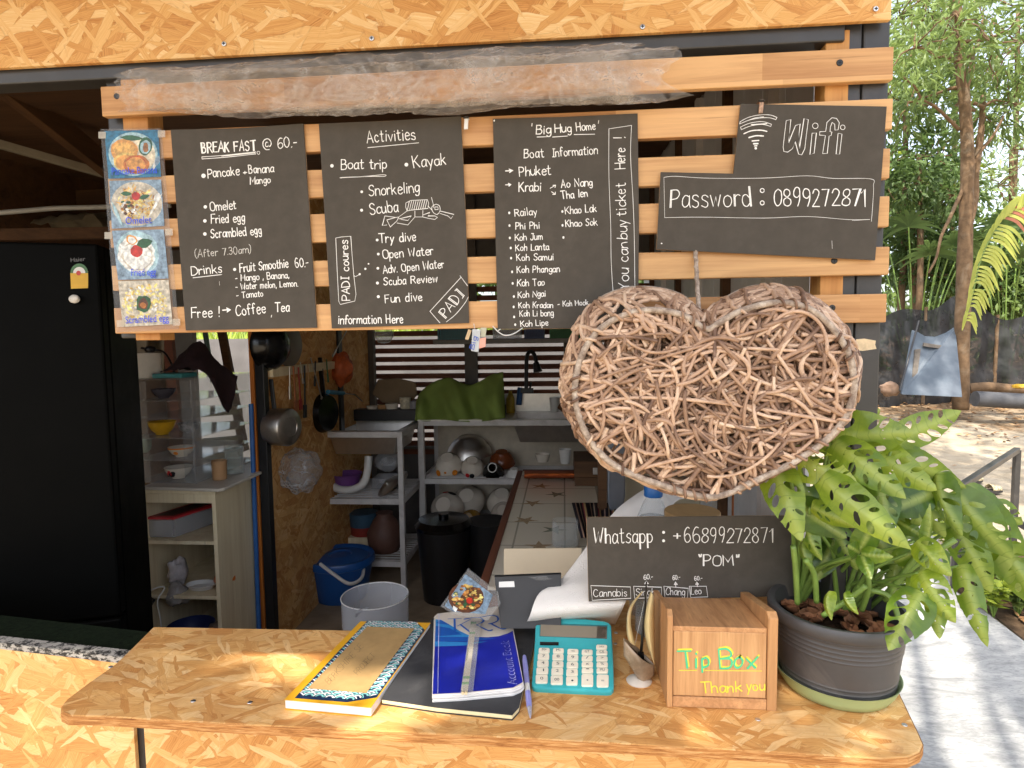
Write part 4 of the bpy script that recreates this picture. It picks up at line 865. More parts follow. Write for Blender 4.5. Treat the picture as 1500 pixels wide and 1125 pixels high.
d.build('dead_leaves', DRY, pot, smooth=True, ang=180)
sa = thing('pot_saucer', 'pale green oval saucer under the plant pot on the counter', 'saucer', PC)
m = MB(); m.lathe([(0, .001), (.094, .001), (.102, .004), (.111, .018), (.118, .036), (.1195, .0375), (.116, .036), (.108, .018), (.099, .007), (0, .006)], PC, 48)
m.build('dish', plain('pale_green_plastic', S(166, 186, 134), .4, 0, .06, 9, .03, 60, .5, .3, S(120, 118, 90)), sa, smooth=True, ang=60)
# leaves: cut outlines with holes, bent along the midrib and puckered between the veins
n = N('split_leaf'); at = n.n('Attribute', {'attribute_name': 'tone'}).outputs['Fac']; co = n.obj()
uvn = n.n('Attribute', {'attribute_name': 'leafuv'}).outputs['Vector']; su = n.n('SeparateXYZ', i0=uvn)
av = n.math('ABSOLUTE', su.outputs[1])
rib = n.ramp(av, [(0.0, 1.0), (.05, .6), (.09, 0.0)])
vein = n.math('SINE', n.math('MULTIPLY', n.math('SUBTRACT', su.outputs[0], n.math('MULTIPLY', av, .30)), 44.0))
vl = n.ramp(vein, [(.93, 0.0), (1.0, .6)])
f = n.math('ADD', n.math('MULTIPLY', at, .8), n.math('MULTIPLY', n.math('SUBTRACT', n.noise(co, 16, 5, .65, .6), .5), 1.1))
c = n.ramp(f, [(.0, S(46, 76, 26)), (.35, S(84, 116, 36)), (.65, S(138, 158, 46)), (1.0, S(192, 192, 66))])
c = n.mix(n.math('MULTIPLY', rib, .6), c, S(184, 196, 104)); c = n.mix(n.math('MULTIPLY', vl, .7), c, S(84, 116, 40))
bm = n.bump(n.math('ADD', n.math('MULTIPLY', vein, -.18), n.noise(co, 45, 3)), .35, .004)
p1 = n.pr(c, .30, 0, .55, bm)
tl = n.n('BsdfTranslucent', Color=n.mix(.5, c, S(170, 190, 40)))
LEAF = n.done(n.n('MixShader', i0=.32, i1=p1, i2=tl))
STEMM = plain('leaf_stem', S(112, 138, 62), .45, 0, .2, 30)
def leaf_shape(holes, rnd, width, plainleaf=False):
    """vertices in leaf space (u along the midrib 0..1, v across, both in units of the leaf length)"""
    def hw_(u): return width*(max(0, sin(pi*min(1, (u*.965+.035))**.78))**.72)*(1.06-.30*u)
    out = []; M_ = 26
    for i in range(M_+1): u = -.04+1.04*i/M_ if i else -.02; out.append((max(u, -.02)-(.05*width if 0 < i < 3 else 0), hw_(max(0, i/M_))+.006*rnd.uniform(-1, 1)*(0 < i < M_)))
    top = [(u, v) for u, v in out]; bot = [(u, -v) for u, v in out[1:-1]][::-1]
    poly = top + bot; polys = [poly]; hl = []
    if not plainleaf:
        for sgn in (1, -1):
            u = rnd.uniform(.12, .2)
            while u < .80:
                h_ = hw_(u); a_ = sgn*rnd.uniform(.55, .95)
                L_ = h_*rnd.uniform(.24, .46); w_ = L_*rnd.uniform(.34, .58); v0 = sgn*h_*rnd.uniform(.42, .58)
                if rnd.random() < holes:
                    hl.append([(u+.05+L_*cos(t)*cos(a_)-w_*sin(t)*sin(a_), v0+L_*cos(t)*sin(a_)+w_*sin(t)*cos(a_)) for t in [2*pi*k/12 for k in range(12)]])
                if rnd.random() < .55: hl.append([(u+.02+.011*cos(t), sgn*h_*.20+.008*sin(t)+sgn*.004) for t in [2*pi*k/7 for k in range(7)]])
                u += rnd.uniform(.13, .19)
    vs, es = [], []
    for pl in polys+hl:
        o_ = len(vs); vs += [V(q) for q in pl]; es += [(o_+i, o_+(i+1) % len(pl)) for i in range(len(pl))]
    st = .032
    u = .01
    while u < 1:
        h_ = hw_(u); v = 0.0; r_ = [0.0]
        while v+st < h_-.012: v += st; r_ += [v, -v]
        for v in r_:
            if not any(inside(u, v, h) for h in hl): vs.append(V((u+rnd.uniform(-.004, .004), v)))
        u += st
    rv, re, rf_, *_x = delaunay_2d_cdt(vs, es, [], 0, 1e-6)
    tri = []
    for t in rf_:
        cu = sum(rv[i].x for i in t)/3; cv = sum(rv[i].y for i in t)/3
        if inside(cu, cv, poly) and not any(inside(cu, cv, h) for h in hl): tri.append(list(t))
    return [(p.x, p.y) for p in rv], tri
def add_leaf(parent, base, tip, halfpx, Yb, Yt, holes=.9, tone=.6, bend=.12, fold=.25, roll=0.0, seed=0, plainleaf=False, curl=0.0, name='leaf'):
    rnd = random.Random(seed*13+5)
    B_, T_ = P(*base, Yb), P(*tip, Yt); ax = T_-B_; L_ = ax.length; ax.normalize()
    view = (B_+T_)/2-EYE; view.normalize()
    side = ax.cross(view).normalized(); nr_ = side.cross(ax).normalized()      # nr_ points away from the eye or towards it
    if nr_.dot(view) > 0: nr_ = -nr_
    q = Matrix.Rotation(roll, 3, ax); side = q @ side; nr_ = q @ nr_
    ppm = FPX/((B_+T_)/2-EYE).dot(FW); wd = halfpx/ppm/L_/max(.4, cos(roll))
    vs, tri = leaf_shape(holes, rnd, wd, plainleaf)
    me = bpy.data.meshes.new(name); pts_ = []
    for u, v in vs:
        z = bend*(4*u*(1-u))*.5 - bend*.6*u*u - fold*abs(v) + .010*sin((u-.3*abs(v))*44)*min(1, abs(v)/.08)*.35 + .02*mnoise.noise(V((u*4, v*6, seed))) - curl*v*v*4
        pts_.append(B_ + ax*(u*L_) + side*(v*L_) + nr_*(z*L_))
    off = parent.location
    me.from_pydata([p-off for p in pts_], [], tri); me.materials.append(LEAF)
    me.polygons.foreach_set('use_smooth', [True]*len(me.polygons))
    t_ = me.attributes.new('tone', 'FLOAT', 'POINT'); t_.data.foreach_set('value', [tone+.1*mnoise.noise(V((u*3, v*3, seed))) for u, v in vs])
    l_ = me.attributes.new('leafuv', 'FLOAT_VECTOR', 'POINT'); l_.data.foreach_set('vector', [x for u, v in vs for x in (u, v, 0)])
    me.update(); o_ = bpy.data.objects.new(name, me); COL.objects.link(o_); o_.parent = parent
    return B_
pl = thing('swiss_cheese_plant', 'leafy potted plant with yellow-green leaves full of holes', 'plant', PC+V((0, 0, zs_-CZ)))
LV = [ # base, tip, half width px, Y base, Y tip, holes, tone, bend, fold, roll, plain
 ((1218, 640), (1338, 634), 39, -.05, -.12, .9, .62, .10, .25, .2, 0), ((1312, 645), (1411, 601), 25, .02, .02, .9, .66, .08, .2, .1, 0),
 ((1222, 648), (1326, 728), 31, -.10, -.20, .9, .60, .16, .3, -.1, 0), ((1262, 655), (1370, 718), 31, -.04, -.14, .95, .62, .14, .3, .1, 0),
 ((1300, 658), (1416, 719), 24, .04, -.02, .95, .55, .16, .3, .3, 0), ((1152, 668), (1254, 704), 30, -.08, -.16, .9, .86, .14, .3, -.2, 0),
 ((1132, 676), (1172, 791), 31, -.09, -.18, .9, .72, .14, .25, .1, 0), ((1204, 700), (1333, 806), 30, -.14, -.24, .9, .68, .2, .35, .1, 0),
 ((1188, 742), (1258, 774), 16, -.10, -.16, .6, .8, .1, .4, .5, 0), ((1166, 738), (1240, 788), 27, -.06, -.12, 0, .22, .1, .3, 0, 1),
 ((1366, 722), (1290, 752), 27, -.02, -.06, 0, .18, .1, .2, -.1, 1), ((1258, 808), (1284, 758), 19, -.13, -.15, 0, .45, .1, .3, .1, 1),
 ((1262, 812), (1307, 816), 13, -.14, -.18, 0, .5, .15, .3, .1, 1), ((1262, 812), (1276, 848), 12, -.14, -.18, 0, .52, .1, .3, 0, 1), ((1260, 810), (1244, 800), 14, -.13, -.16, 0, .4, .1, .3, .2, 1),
 ((1284, 790), (1350, 858), 30, .0, -.03, 0, .16, .12, .25, .1, 1), ((1316, 764), (1352, 786), 13, -.02, -.06, 0, .3, .1, .2, 0, 1),
 ((1372, 692), (1398, 782), 20, .0, -.08, .3, .42, .3, .8, .5, 0), ((1398, 722), (1482, 822), 34, .0, -.06, .95, .32, .2, .3, .2, 0), ((1412, 718), (1512, 880), 36, .06, .04, .95, .4, .2, .25, -.2, 0),
 ((1357, 800), (1365, 738), 8, -.10, -.10, 0, .6, .1, .9, .6, 1), ((1342, 792), (1390, 842), 22, -.12, -.18, .4, .8, .3, .5, .1, 0),
 ((1350, 866), (1302, 950), 31, -.16, -.22, .95, .42, .12, .25, .1, 0), ((1348, 838), (1396, 912), 26, -.14, -.20, .8, .74, .3, .35, .2, 0), ((1372, 862), (1374, 932), 17, -.10, -.16, .6, .5, .2, .3, .2, 0),
 ((1408, 828), (1444, 948), 19, -.08, -.15, .6, .38, .16, .3, .2, 0), ((1470, 800), (1540, 905), 30, .06, .0, .8, .5, .2, .3, .1, 0),
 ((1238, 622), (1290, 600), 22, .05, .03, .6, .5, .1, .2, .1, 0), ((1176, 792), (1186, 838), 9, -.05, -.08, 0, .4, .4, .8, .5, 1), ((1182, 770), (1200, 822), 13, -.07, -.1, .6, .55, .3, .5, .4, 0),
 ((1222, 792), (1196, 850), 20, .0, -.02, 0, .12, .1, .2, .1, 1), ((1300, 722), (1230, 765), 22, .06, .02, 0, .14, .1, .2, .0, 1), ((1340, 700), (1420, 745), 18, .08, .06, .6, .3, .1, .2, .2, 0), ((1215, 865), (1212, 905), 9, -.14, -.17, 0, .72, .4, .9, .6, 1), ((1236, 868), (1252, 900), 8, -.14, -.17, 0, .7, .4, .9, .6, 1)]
LV += [((1170, 660), (1262, 640), 27, .0, -.05, .9, .55, .12, .3, .2, 0), ((1250, 690), (1352, 770), 30, .02, -.06, .9, .34, .16, .3, .1, 0), ((1160, 700), (1222, 772), 24, -.02, -.08, .8, .40, .16, .3, -.2, 0), ((1320, 690), (1384, 790), 26, .05, .0, .8, .30, .2, .3, .2, 0),
 ((1330, 780), (1302, 860), 26, .02, -.04, .9, .26, .14, .3, .1, 0), ((1290, 700), (1300, 790), 25, -.04, -.10, .9, .44, .16, .3, -.1, 0), ((1376, 800), (1330, 872), 24, -.04, -.1, .9, .5, .2, .3, .1, 0), ((1240, 740), (1180, 800), 20, .03, .0, 0, .2, .1, .3, .2, 1), ((1345, 730), (1440, 790), 26, .08, .04, .9, .36, .2, .3, .1, 0),
 ((1400, 770), (1455, 870), 26, .05, .0, .9, .46, .2, .3, -.1, 0), ((1210, 610), (1270, 655), 24, .06, .02, .9, .5, .1, .3, .1, 0), ((1310, 822), (1362, 800), 15, -.06, -.1, 0, .4, .2, .3, .2, 1), ((1220, 770), (1256, 836), 20, -.02, -.06, .8, .3, .2, .3, .1, 0), ((1450, 740), (1500, 770), 20, .1, .08, .9, .5, .2, .3, .1, 0)]
bases = []
for i, (b_, t_, h_, yb, yt, ho, to, be, fo, ro, pn) in enumerate(LV):
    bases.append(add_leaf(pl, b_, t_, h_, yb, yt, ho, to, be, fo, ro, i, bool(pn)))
stm = MB()
roots = [Z(1168, 886, zs_), Z(1196, 880, zs_), Z(1230, 900, zs_), Z(1262, 894, zs_), Z(1290, 880, zs_), Z(1245, 860, zs_), Z(1300, 868, zs_)]
for i, B_ in enumerate(bases):
    if i in (28, 33, 34): continue
    r_ = min(roots, key=lambda r: abs(r.x-(B_.x*.5+.24))+rl.random()*.10); mid = r_.lerp(B_, .5)+V((rl.uniform(-.02, .02), -.01, .035))
    q = catmull([r_+V((0, 0, -.01)), r_.lerp(mid, .6)+V((0, 0, .01)), mid, B_+V((0, .006, -.004))], 7)
    m = MB(); m.tube(q, [lerp(.0058, .0026, k/(len(q)-1)) for k in range(len(q))], 8); m.build('stem', STEMM, pl, smooth=True, ang=180)
for q_ in ([(1168, 884), (1166, 840), (1162, 800)], [(1196, 882), (1193, 842), (1180, 820)], [(1262, 894), (1272, 860), (1268, 812)], [(1205, 902), (1240, 880), (1268, 858)], [(1255, 862), (1300, 872), (1316, 905)], [(1300, 868), (1322, 842), (1350, 806)], [(1296, 880), (1330, 836), (1400, 790)]):
    m = MB(); q = catmull([P(x, y, -.06-.02*i) for i, (x, y) in enumerate(q_)], 6); m.tube(q, .0056, 8); m.build('stem', STEMM, pl, smooth=True, ang=180)
# ---------------------------------------------------------------- things on the counter
WH = (0, 0, 1)
def on(z): return V((0, 0, z))
# tip box
a = Z(977, 1036, CZ); yf = a.y; y1 = .066
zf_ = P(980, 903, yf).z; zb_ = P(958, 864, y1).z; xl0, xl1 = a.x, P(985.5, 1030, yf).x; xr0, xr1 = P(1123, 1030, yf).x, P(1138, 1030, yf).x
tb = thing('tip_box', 'wooden tip box lettered Tip Box in green and Thank you in yellow', 'tip box', ((xl0+xr1)/2, (yf+y1)/2, CZ))
for x0, x1 in ((xl0, xl1-.0005), (xr0+.0005, xr1)):
    m = MB(); m.prism([(x0, yf, CZ), (x0, yf, zf_), (x0, yf+.012, zf_+.010), (x0, y1, zb_), (x0, y1, CZ)], (x1-x0, 0, 0)); m.build('side_panel', WTIPD, tb, bevel=.0015)
zb0 = P(1050, 1023, yf).z; zp1 = P(1050, 927, yf).z; zl0, zl1 = P(1050, 926, yf+.004).z, P(1050, 919, yf+.004).z
m = MB(); m.box(xl1, xr0, yf+.001, y1-.01, CZ+.001, zb0); m.build('base', WTIPX, tb, bevel=.001)
m = MB(); m.box(xl1+.001, xr0-.001, yf+.003, yf+.016, zb0+.0015, zp1); m.build('front_panel', WTIP, tb, bevel=.0015)
m = MB(); zbk = P(1050, 878, y1-.012).z; m.prism([(xl1, yf+.005, zl0), (xl1, yf+.005, zl1), (xl1, y1-.006, zbk), (xl1, y1-.006, zbk-.012)], (xr0-xl1, 0, 0)); m.build('lid', WTIPX, tb, bevel=.001)
m = MB(); m.box(xl1, xr0, y1-.005, y1, CZ+.001, zbk-.004); m.build('back_panel', WTIP, tb)
GRN = col('green_paint', 74, 196, 140, rough=.5); YEL = col('yellow_paint', 238, 218, 72, rough=.5)
s = 5.625
def q_(x, y): return (905+x/s, 840+y/s)
k = Ink((0, yf+.003, 0), (0, -1, 0), .0004)
TIP = [[(500, 628), (606, 626)], [(565, 640), (580, 765)], [(652, 690), (652, 765)], [(652, 645), (654, 652)], [(700, 690), (704, 800)], [(700, 700), (730, 682), (755, 705), (750, 745), (712, 762)], [(838, 615), (850, 765)], [(840, 614), (900, 608), (940, 640), (930, 675), (858, 690)], [(858, 690), (930, 692), (948, 725), (925, 765), (850, 770)], [(1010, 675), (975, 700), (968, 740), (990, 765), (1025, 745), (1035, 705), (1010, 675)], [(1065, 690), (1140, 765)], [(1160, 675), (1075, 770)]]
for st in TIP:
    p_ = [q_(x, y) for x, y in st]; p_ = [(v.x, v.y) for v in catmull([(x, y, 0) for x, y in p_], 4)] if len(p_) > 2 else p_
    k.stroke(p_, 5.0)
k.line([q_(505, 798), q_(650, 798)], 1.7); k.line([q_(722, 798), q_(1185, 803)], 1.7)
k.build('yellow_lettering', YEL, tb)
k = Ink((0, yf+.003, 0), (0, -1, 0), .0016)
for st in TIP:
    p_ = [q_(x-9, y+10) for x, y in st]; p_ = [(v.x, v.y) for v in catmull([(x, y, 0) for x, y in p_], 4)] if len(p_) > 2 else p_
    k.stroke(p_, 4.4)
k.build('green_lettering', GRN, tb)
k = Ink((0, yf+.003, 0), (0, -1, 0), .0007); k.text('Thank', 905+690/s, 840+985/s, 905+1022/s, 840+970/s, 15, 3.0); k.text('you', 905+1060/s, 840+965/s, 905+1208/s, 840+960/s, 15, 2.8); k.build('small_lettering', YEL, tb)

# calculator
t = radians(15); cn = V((0, -sin(t), cos(t))); c0 = Z(838, 1004, .829); 
def CP(x, y, h=0): return PL(770+x/9, 895+y/9, c0+cn*h, cn)
ca = thing('calculator', 'turquoise desk calculator with cream keys and grey display', 'calculator', Z(840, 1000, CZ))
TQ = col('turquoise_plastic', 58, 168, 172, rough=.35); CR = col('cream_key', 236, 224, 200, rough=.45); INK = col('key_print', 60, 58, 60)
out = [(78, 960), (100, 700), (120, 400), (130, 190), (140, 140), (170, 108), (230, 96), (500, 90), (800, 100), (1030, 128), (1100, 150), (1128, 185), (1150, 500), (1165, 940), (1160, 1010), (1130, 1050), (1080, 1062), (600, 1040), (150, 1012), (100, 1000)]
m = MB(); m.prism([CP(x, y) for x, y in out], cn*-.016); m.build('body', TQ, ca, bevel=.004)
m = MB(); m.prism([CP(x, y, .0006) for x, y in ((188, 155), (1078, 188), (1074, 368), (182, 335))], cn*-.004); o = m.build('display_frame', col('dark_teal', 36, 110, 114), ca)
m = MB(); m.prism([CP(x, y, .0012) for x, y in ((200, 178), (1068, 208), (1066, 360), (192, 328))], cn*-.003); m.build('display', plain('lcd_glass', S(138, 126, 108), .12, 0, .05, 10), ca)
m = MB(); m.prism([CP(x, y, .0012) for x, y in ((940, 200), (1070, 206), (1068, 364), (936, 356))], cn*-.0025); m.build('display_dark_end', plain('lcd_dark', S(104, 92, 80), .12), ca)  # darker plate over the right end of the display
m = MB(); m.prism([CP(x, y, .0006) for x, y in ((188, 405), (435, 410), (435, 452), (188, 450))], cn*-.003); m.build('solar_cell', BLACKG, ca)
m = MB(); m.prism([CP(x, y, .0012) for x, y in ((110, 450), (780, 482), (840, 470), (930, 438), (1142, 432), (1150, 500), (1160, 1000), (100, 965))], cn*-.004)
kl = MB(); pr2 = MB()
cols = [[(170, 480, 318), (158, 556, 312), (150, 645, 305), (140, 738, 300), (130, 835, 292)], [(360, 485, 504), (352, 562, 502), (346, 655, 500), (338, 745, 496), (330, 845, 492)], [(550, 495, 697), (545, 570, 695), (540, 665, 693), (535, 758, 690), (532, 858, 688)], [(738, 503, 885), (738, 585, 887), (738, 665, 890), (738, 745, 892), (735, 828, 892)], [(928, 440, 1075), (930, 512, 1080), (932, 590, 1083), (934, 668, 1086), (934, 745, 1088), (936, 832, 1095)]]
hts = [[72, 84, 88, 92, 112], [72, 84, 86, 95, 118], [72, 86, 88, 95, 112], [72, 72, 74, 74, 160], [66, 68, 70, 72, 74, 164]]
lab = [['M+', '7', '4', '1', '0'], ['M-', '8', '5', '2', '00'], ['MRC', '9', '6', '3', '.'], ['GT', '/', 'x', '-', '+'], ['CHECK', 'CE', '>', '%', 'MU', '=']]
for ci, cl in enumerate(cols):
    for ri, (x0, y0, x1) in enumerate(cl):
        h = hts[ci][ri]-6; kb = MB(); hh = .0042
        rr = 14
        p_ = [CP(x, y, hh) for x, y in ((x0+rr, y0), (x1-rr, y0+3), (x1, y0+rr), (x1-2, y0+h-rr), (x1-rr, y0+h), (x0+rr, y0+h), (x0, y0+h-rr), (x0+2, y0+rr))]
        kb.prism(p_, cn*-.006); ko = kb.build('key', CR, ca, bevel=.0012)
        t_ = lab[ci][ri]; big = 1.0 if len(t_) < 3 else .62
        vs, fs = printed(t_); ww = max(v[0] for v in vs); hx = 44*len(t_)**.55*big; xc = (x0+x1)/2; yc_ = y0+h*.66
        uxx = (CP(xc+50, yc_, hh)-CP(xc, yc_, hh)).normalized(); uyy = cn.cross(uxx)
        wm = (CP(xc+hx, yc_)-CP(xc, yc_)).length; oo = CP(xc, yc_, hh)-uxx*wm/2
        kp = MB(); put_print(kp, t_, oo, uxx, uyy, cn, wm, .0075*big if t_ not in '.-' else None, lift=.0004); kp.build('print', INK, ko)
m = MB(); m.box(CP(560, 200).x-.04, CP(560, 200).x+.04, CP(500, 230).y-.006, CP(500, 230).y+.002, CZ+.0005, CP(500, 230, -.017).z); m.build('tilt_foot', TQ, ca)

# yellow book
PAPER = plain('page_edges', S(232, 228, 224), .85, 0, .05, 30, .4, 700)
yz = CZ+.021; s = 6.522
def YP(x, y, h=0): return Z(410+x/s, 900+y/s, yz+h)
yb = thing('notebook', 'yellow notebook with blue wave pattern border and brown paper label', 'notebook', Z(520, 985, CZ), 'books on the counter')
cor = [YP(40, 815), YP(870, 890), YP(1440, 80), YP(770, 66)]
m = MB(); cc = sum(cor, V((0, 0, 0)))/4; m.prism([cc+(p-cc)*.992+on(-.001) for p in cor], (0, 0, -.0185)); m.build('pages', PAPER, yb, bevel=.002)
m = MB(); m.prism(cor, (0, 0, -.0008)); m.prism([p+on(-.0204) for p in cor], (0, 0, -.0006)); m.build('cover', plain('yellow_cover', S(232, 170, 40), .42, 0, .04), yb)
NAVY, AQUA, PINKW = col('navy_print', 28, 48, 78), col('aqua_print', 132, 196, 190), col('white_print', 232, 228, 224)
k = Ink((0, 0, yz), (0, 0, 1), .0003); inn = [(140, 800), (640, 840), (925, 795), (1385, 150), (1300, 70), (835, 62)]; inn_px = [(410+x/s, 900+y/s) for x, y in inn]
k.poly(inn_px, mi=0)
lab_px = [(410+x/s, 900+y/s) for x, y in ((265, 715), (825, 760), (1285, 140), (835, 122))]
u0 = (YP(870, 890)-YP(40, 815)).normalized(); v0 = (YP(1440, 80)-YP(870, 890)).normalized(); o0 = YP(40, 815)
Wd, Ld = (YP(870, 890)-YP(40, 815)).length, (YP(1440, 80)-YP(870, 890)).length
def to2(p): r = p-o0; b_ = u0.dot(v0); x, y = r.dot(u0), r.dot(v0); return ((x-b_*y)/(1-b_*b_), (y-b_*x)/(1-b_*b_))
poly2 = [to2(k.pt(*p)) for p in inn_px]; lab2 = [to2(k.pt(*p)) for p in lab_px]
R_ = .0135; rows_ = int(Ld/(R_*.62))+1
for j in range(rows_, -1, -1):
    for i in range(-1, int(Wd/(R_*1.6))+2):
        cx_, cy_ = i*R_*1.62 + (R_*.81 if j % 2 else 0), j*R_*.62
        if not inside(cx_, cy_+R_*.3, poly2) or not inside(cx_, cy_-.002, poly2): continue
        if inside(cx_, cy_-.006, lab2) and inside(cx_, cy_+R_*1.2, lab2): continue
        for rr, mi in ((R_, 2 if (i+j) % 3 else 1), (R_*.82, 0), (R_*.66, 1 if (i+j) % 3 else 2), (R_*.40, 0)):
            k.k += 1; h = .0003+.0000035*k.k
            pt_ = [(cx_+rr*cos(a_), cy_+rr*sin(a_)) for a_ in [pi*q/10 for q in range(11)]]
            pt_ = [p for p in pt_ if inside(p[0], p[1], poly2)]
            if len(pt_) > 3: k.mb.add([o0+u0*x+v0*y+on(h) for x, y in pt_], [list(range(len(pt_)))], mi=mi)
hh = .0003+.0000035*(k.k+3)
k.mb.build('printed_pattern', [NAVY, AQUA, PINKW], yb)
m = MB(); m.add([k.pt(*p)+on(hh) for p in lab_px], [(0, 1, 2, 3)]); m.build('label', plain('kraft_paper', S(176, 142, 92), .8, 0, .12, 20, .2, 500, .3, .3, S(140, 104, 62)), yb)
k = Ink((0, 0, yz+hh), (0, 0, 1), .0003)
k.text('BERKSHIRE SE', 410+470/s, 900+672/s, 410+800/s, 900+312/s, 9, .7); k.text('PROJECT', 410+745/s, 900+582/s, 410+915/s, 900+400/s, 8.5, .7); k.build('pencil_lettering', col('pencil', 92, 74, 50), yb)
# black notebook
bz = CZ+.012
bn = thing('notebook', 'old black notebook with cream pages lying under the blue account book', 'notebook', Z(670, 980, CZ), 'books on the counter')
cor = [Z(559, 1024, bz), Z(640, 1036, bz), Z(750, 1047, bz), Z(760, 1036, bz), Z(788, 918, bz), Z(634, 906, bz)]
m = MB(); m.prism([p+on(-.0009) for p in cor], (0, 0, -.009)); m.build('pages', plain('cream_pages', S(226, 214, 170), .85, 0, .06, 30, .4, 700), bn, bevel=.002)
m = MB(); cc = sum(cor, V((0, 0, 0)))/6; m.prism([cc+(p-cc)*1.004 for p in cor], (0, 0, -.0009)); m.prism([cc+(p-cc)*1.004+on(-.0105) for p in cor], (0, 0, -.0009)); m.build('cover', plain('worn_black_cover', S(58, 58, 60), .55, 0, .15, 20, .12, 400, .4, .35, S(112, 110, 108)), bn)
# blue account book
zb = bz+.017; s = 6.25
def AP(x, y, h=0): return Z(625+x/s, 880+y/s, zb+h)
ab = thing('account_book', 'blue and cream account book lettered KRR with worn corners', 'account book', Z(700, 970, bz), 'books on the counter')
cor = [AP(52, 858), AP(300, 846), AP(600, 818), AP(790, 800), AP(862, 770), AP(884, 745), AP(752, 40), AP(95, 118), AP(68, 150)]
m = MB(); cc = sum(cor, V((0, 0, 0)))/9
for i, (dx, dy, sc_) in enumerate(((0, 0, 1.0), (.0012, -.0018, 1.004), (-.001, .001, 1.002), (.002, -.001, 1.006), (0, 0, 1.004))): m.prism([cc+(p-cc)*sc_+V((dx, dy, -.0008-.0032*i)) for p in cor], (0, 0, -.0030))
m.build('pages', PAPER, ab, bevel=.0008)
m = MB(); m.prism(cor, (0, 0, -.0007)); m.build('cover', plain('cream_cover', S(226, 214, 198), .4, 0, .05, 14, .05, 60, .5, .2, S(190, 170, 150)), ab)
BL1, BL2, BL3, BL4 = plain('royal_blue_print', S(34, 44, 168), .32, 0, .08, 30, 0, 60, .5, .12, S(110, 118, 190)), col('sky_blue_print', 56, 146, 214), col('mid_blue_print', 34, 98, 190), col('pale_print', 204, 204, 232)
k = Ink((0, 0, zb), (0, 0, 1), .0002)
def KP(pts_, mi): k.poly([(625+x/s, 880+y/s) for x, y in pts_], mi=mi)
KP([(78, 320), (400, 332), (560, 335), (660, 325), (740, 300), (788, 276), (880, 745), (790, 795), (600, 815), (300, 843), (55, 855)], 0)
KP([(82, 170), (130, 175), (220, 225), (300, 275), (370, 310), (470, 335), (78, 330)], 1); KP([(80, 230), (210, 250), (320, 310), (78, 328)], 2); KP([(82, 205), (150, 215), (215, 222), (130, 176)], 2)
KP([(78, 330), (480, 340), (640, 345), (400, 372), (78, 368)], 2); KP([(76, 372), (400, 380), (560, 372), (360, 410), (74, 420)], 1)
KP([(110, 120), (116, 120), (104, 850), (99, 850)], 3)
k.mb.build('cover_print', [BL1, BL2, BL3, BL4], ab)
k = Ink((0, 0, zb), (0, 0, 1), .0011)
def krr(ox, oy):
    return [[(195+ox, 172+oy), (320+ox, 168+oy)], [(250+ox, 176+oy), (258+ox, 290+oy)], [(200+ox, 297+oy), (325+ox, 293+oy)]]
for st, wd in [([(195, 170), (318, 166)], 1.6), ([(255, 174), (258, 292)], 5.6), ([(200, 298), (325, 294)], 1.6), ([(282, 235), (400, 175)], 1.6), ([(310, 222), (390, 285)], 5), ([(345, 172), (450, 155), (500, 165), (520, 190), (480, 215), (455, 222)], 4), ([(455, 222), (560, 275), (600, 270)], 4.6), ([(495, 155), (590, 138), (645, 150), (650, 185), (600, 210), (570, 215)], 4.2), ([(585, 212), (690, 262), (735, 250)], 4.8)]:
    k.line([(625+x/s, 880+y/s) for x, y in st], wd)
k.mb.build('letter_print', BL3, ab)
k = Ink((0, 0, zb), (0, 0, 1), .0012)
a_, b_ = AP(828, 770), AP(752, 368); ux = (b_-a_).normalized()
pw = MB(); put_print(pw, 'Account Book', a_, ux, V((0, 0, 1)).cross(ux), (0, 0, 1), (b_-a_).length, .020, lift=.0012); pw.build('title_print', BL4, ab)
pw = MB(); vs, fs = printed('Account Book'); w_ = max(v[0] for v in vs)
put_print(pw, 'Account Book', a_+ux*.0012+V((0, 0, 1)).cross(ux)*.0013, ux, V((0, 0, 1)).cross(ux), (0, 0, 1), (b_-a_).length*.992, .0172, lift=.0016); pw.build('title_print', BL1, ab)
# chopsticks
cz_ = zb+.006
ch = thing('wrapped_chopsticks', 'pair of paper-wrapped chopsticks with green bands on the blue book', 'chopsticks', AP(390, 520))
BAMB = plain('bamboo', S(222, 202, 162), .5, 0, .08, 60); PAPW = glassy('paper_sleeve', (.96, .95, .93), .35, .3, .25); GRB = col('green_band', 108, 176, 84)
pa, pb = AP(432, 200, .006), AP(345, 850, .006)
d_ = (pb-pa).normalized(); sd_ = d_.cross(V((0, 0, 1))).normalized()
for sg in (-1, 1):
    m = MB(); m.tube([pa+sd_*.0034*sg, pb+sd_*.0032*sg], [.0026, .0031], 8); m.build('stick', BAMB, ch, smooth=True)
m = MB(); m.obox((pa+pb)/2+V((0, 0, .0034))-d_*.004, d_*(pb-pa).length*.49, sd_*.0066, V((0, 0, .0002))); m.build('paper_sleeve', plain('sleeve_paper', S(226, 214, 190), .6), ch)
for f_ in (.03, .20, .83, .90): 
    m = MB(); c_ = pa.lerp(pb, f_); m.obox(c_+V((0, 0, .0037)), d_*.0045, sd_*.0069, V((0, 0, .0003))); m.build('green_band', GRB, ch)
fi = MB(); c_ = (pa+pb)/2; fi.obox(c_+V((0, 0, .0043))+sd_*-.005, d_*(pb-pa).length*.5, sd_*.0125, V((0, 0, .0002))); fi.build('film', FILMC, ch)
pw = MB(); up_ = -d_; put_print(pw, 'wholesome', pb.lerp(pa, .38)+V((0, 0, .0046))+sd_*.003, up_, V((0, 0, 1)).cross(up_), (0, 0, 1), .055, .005, lift=.0002); pw.build('small_print', INK, ch)
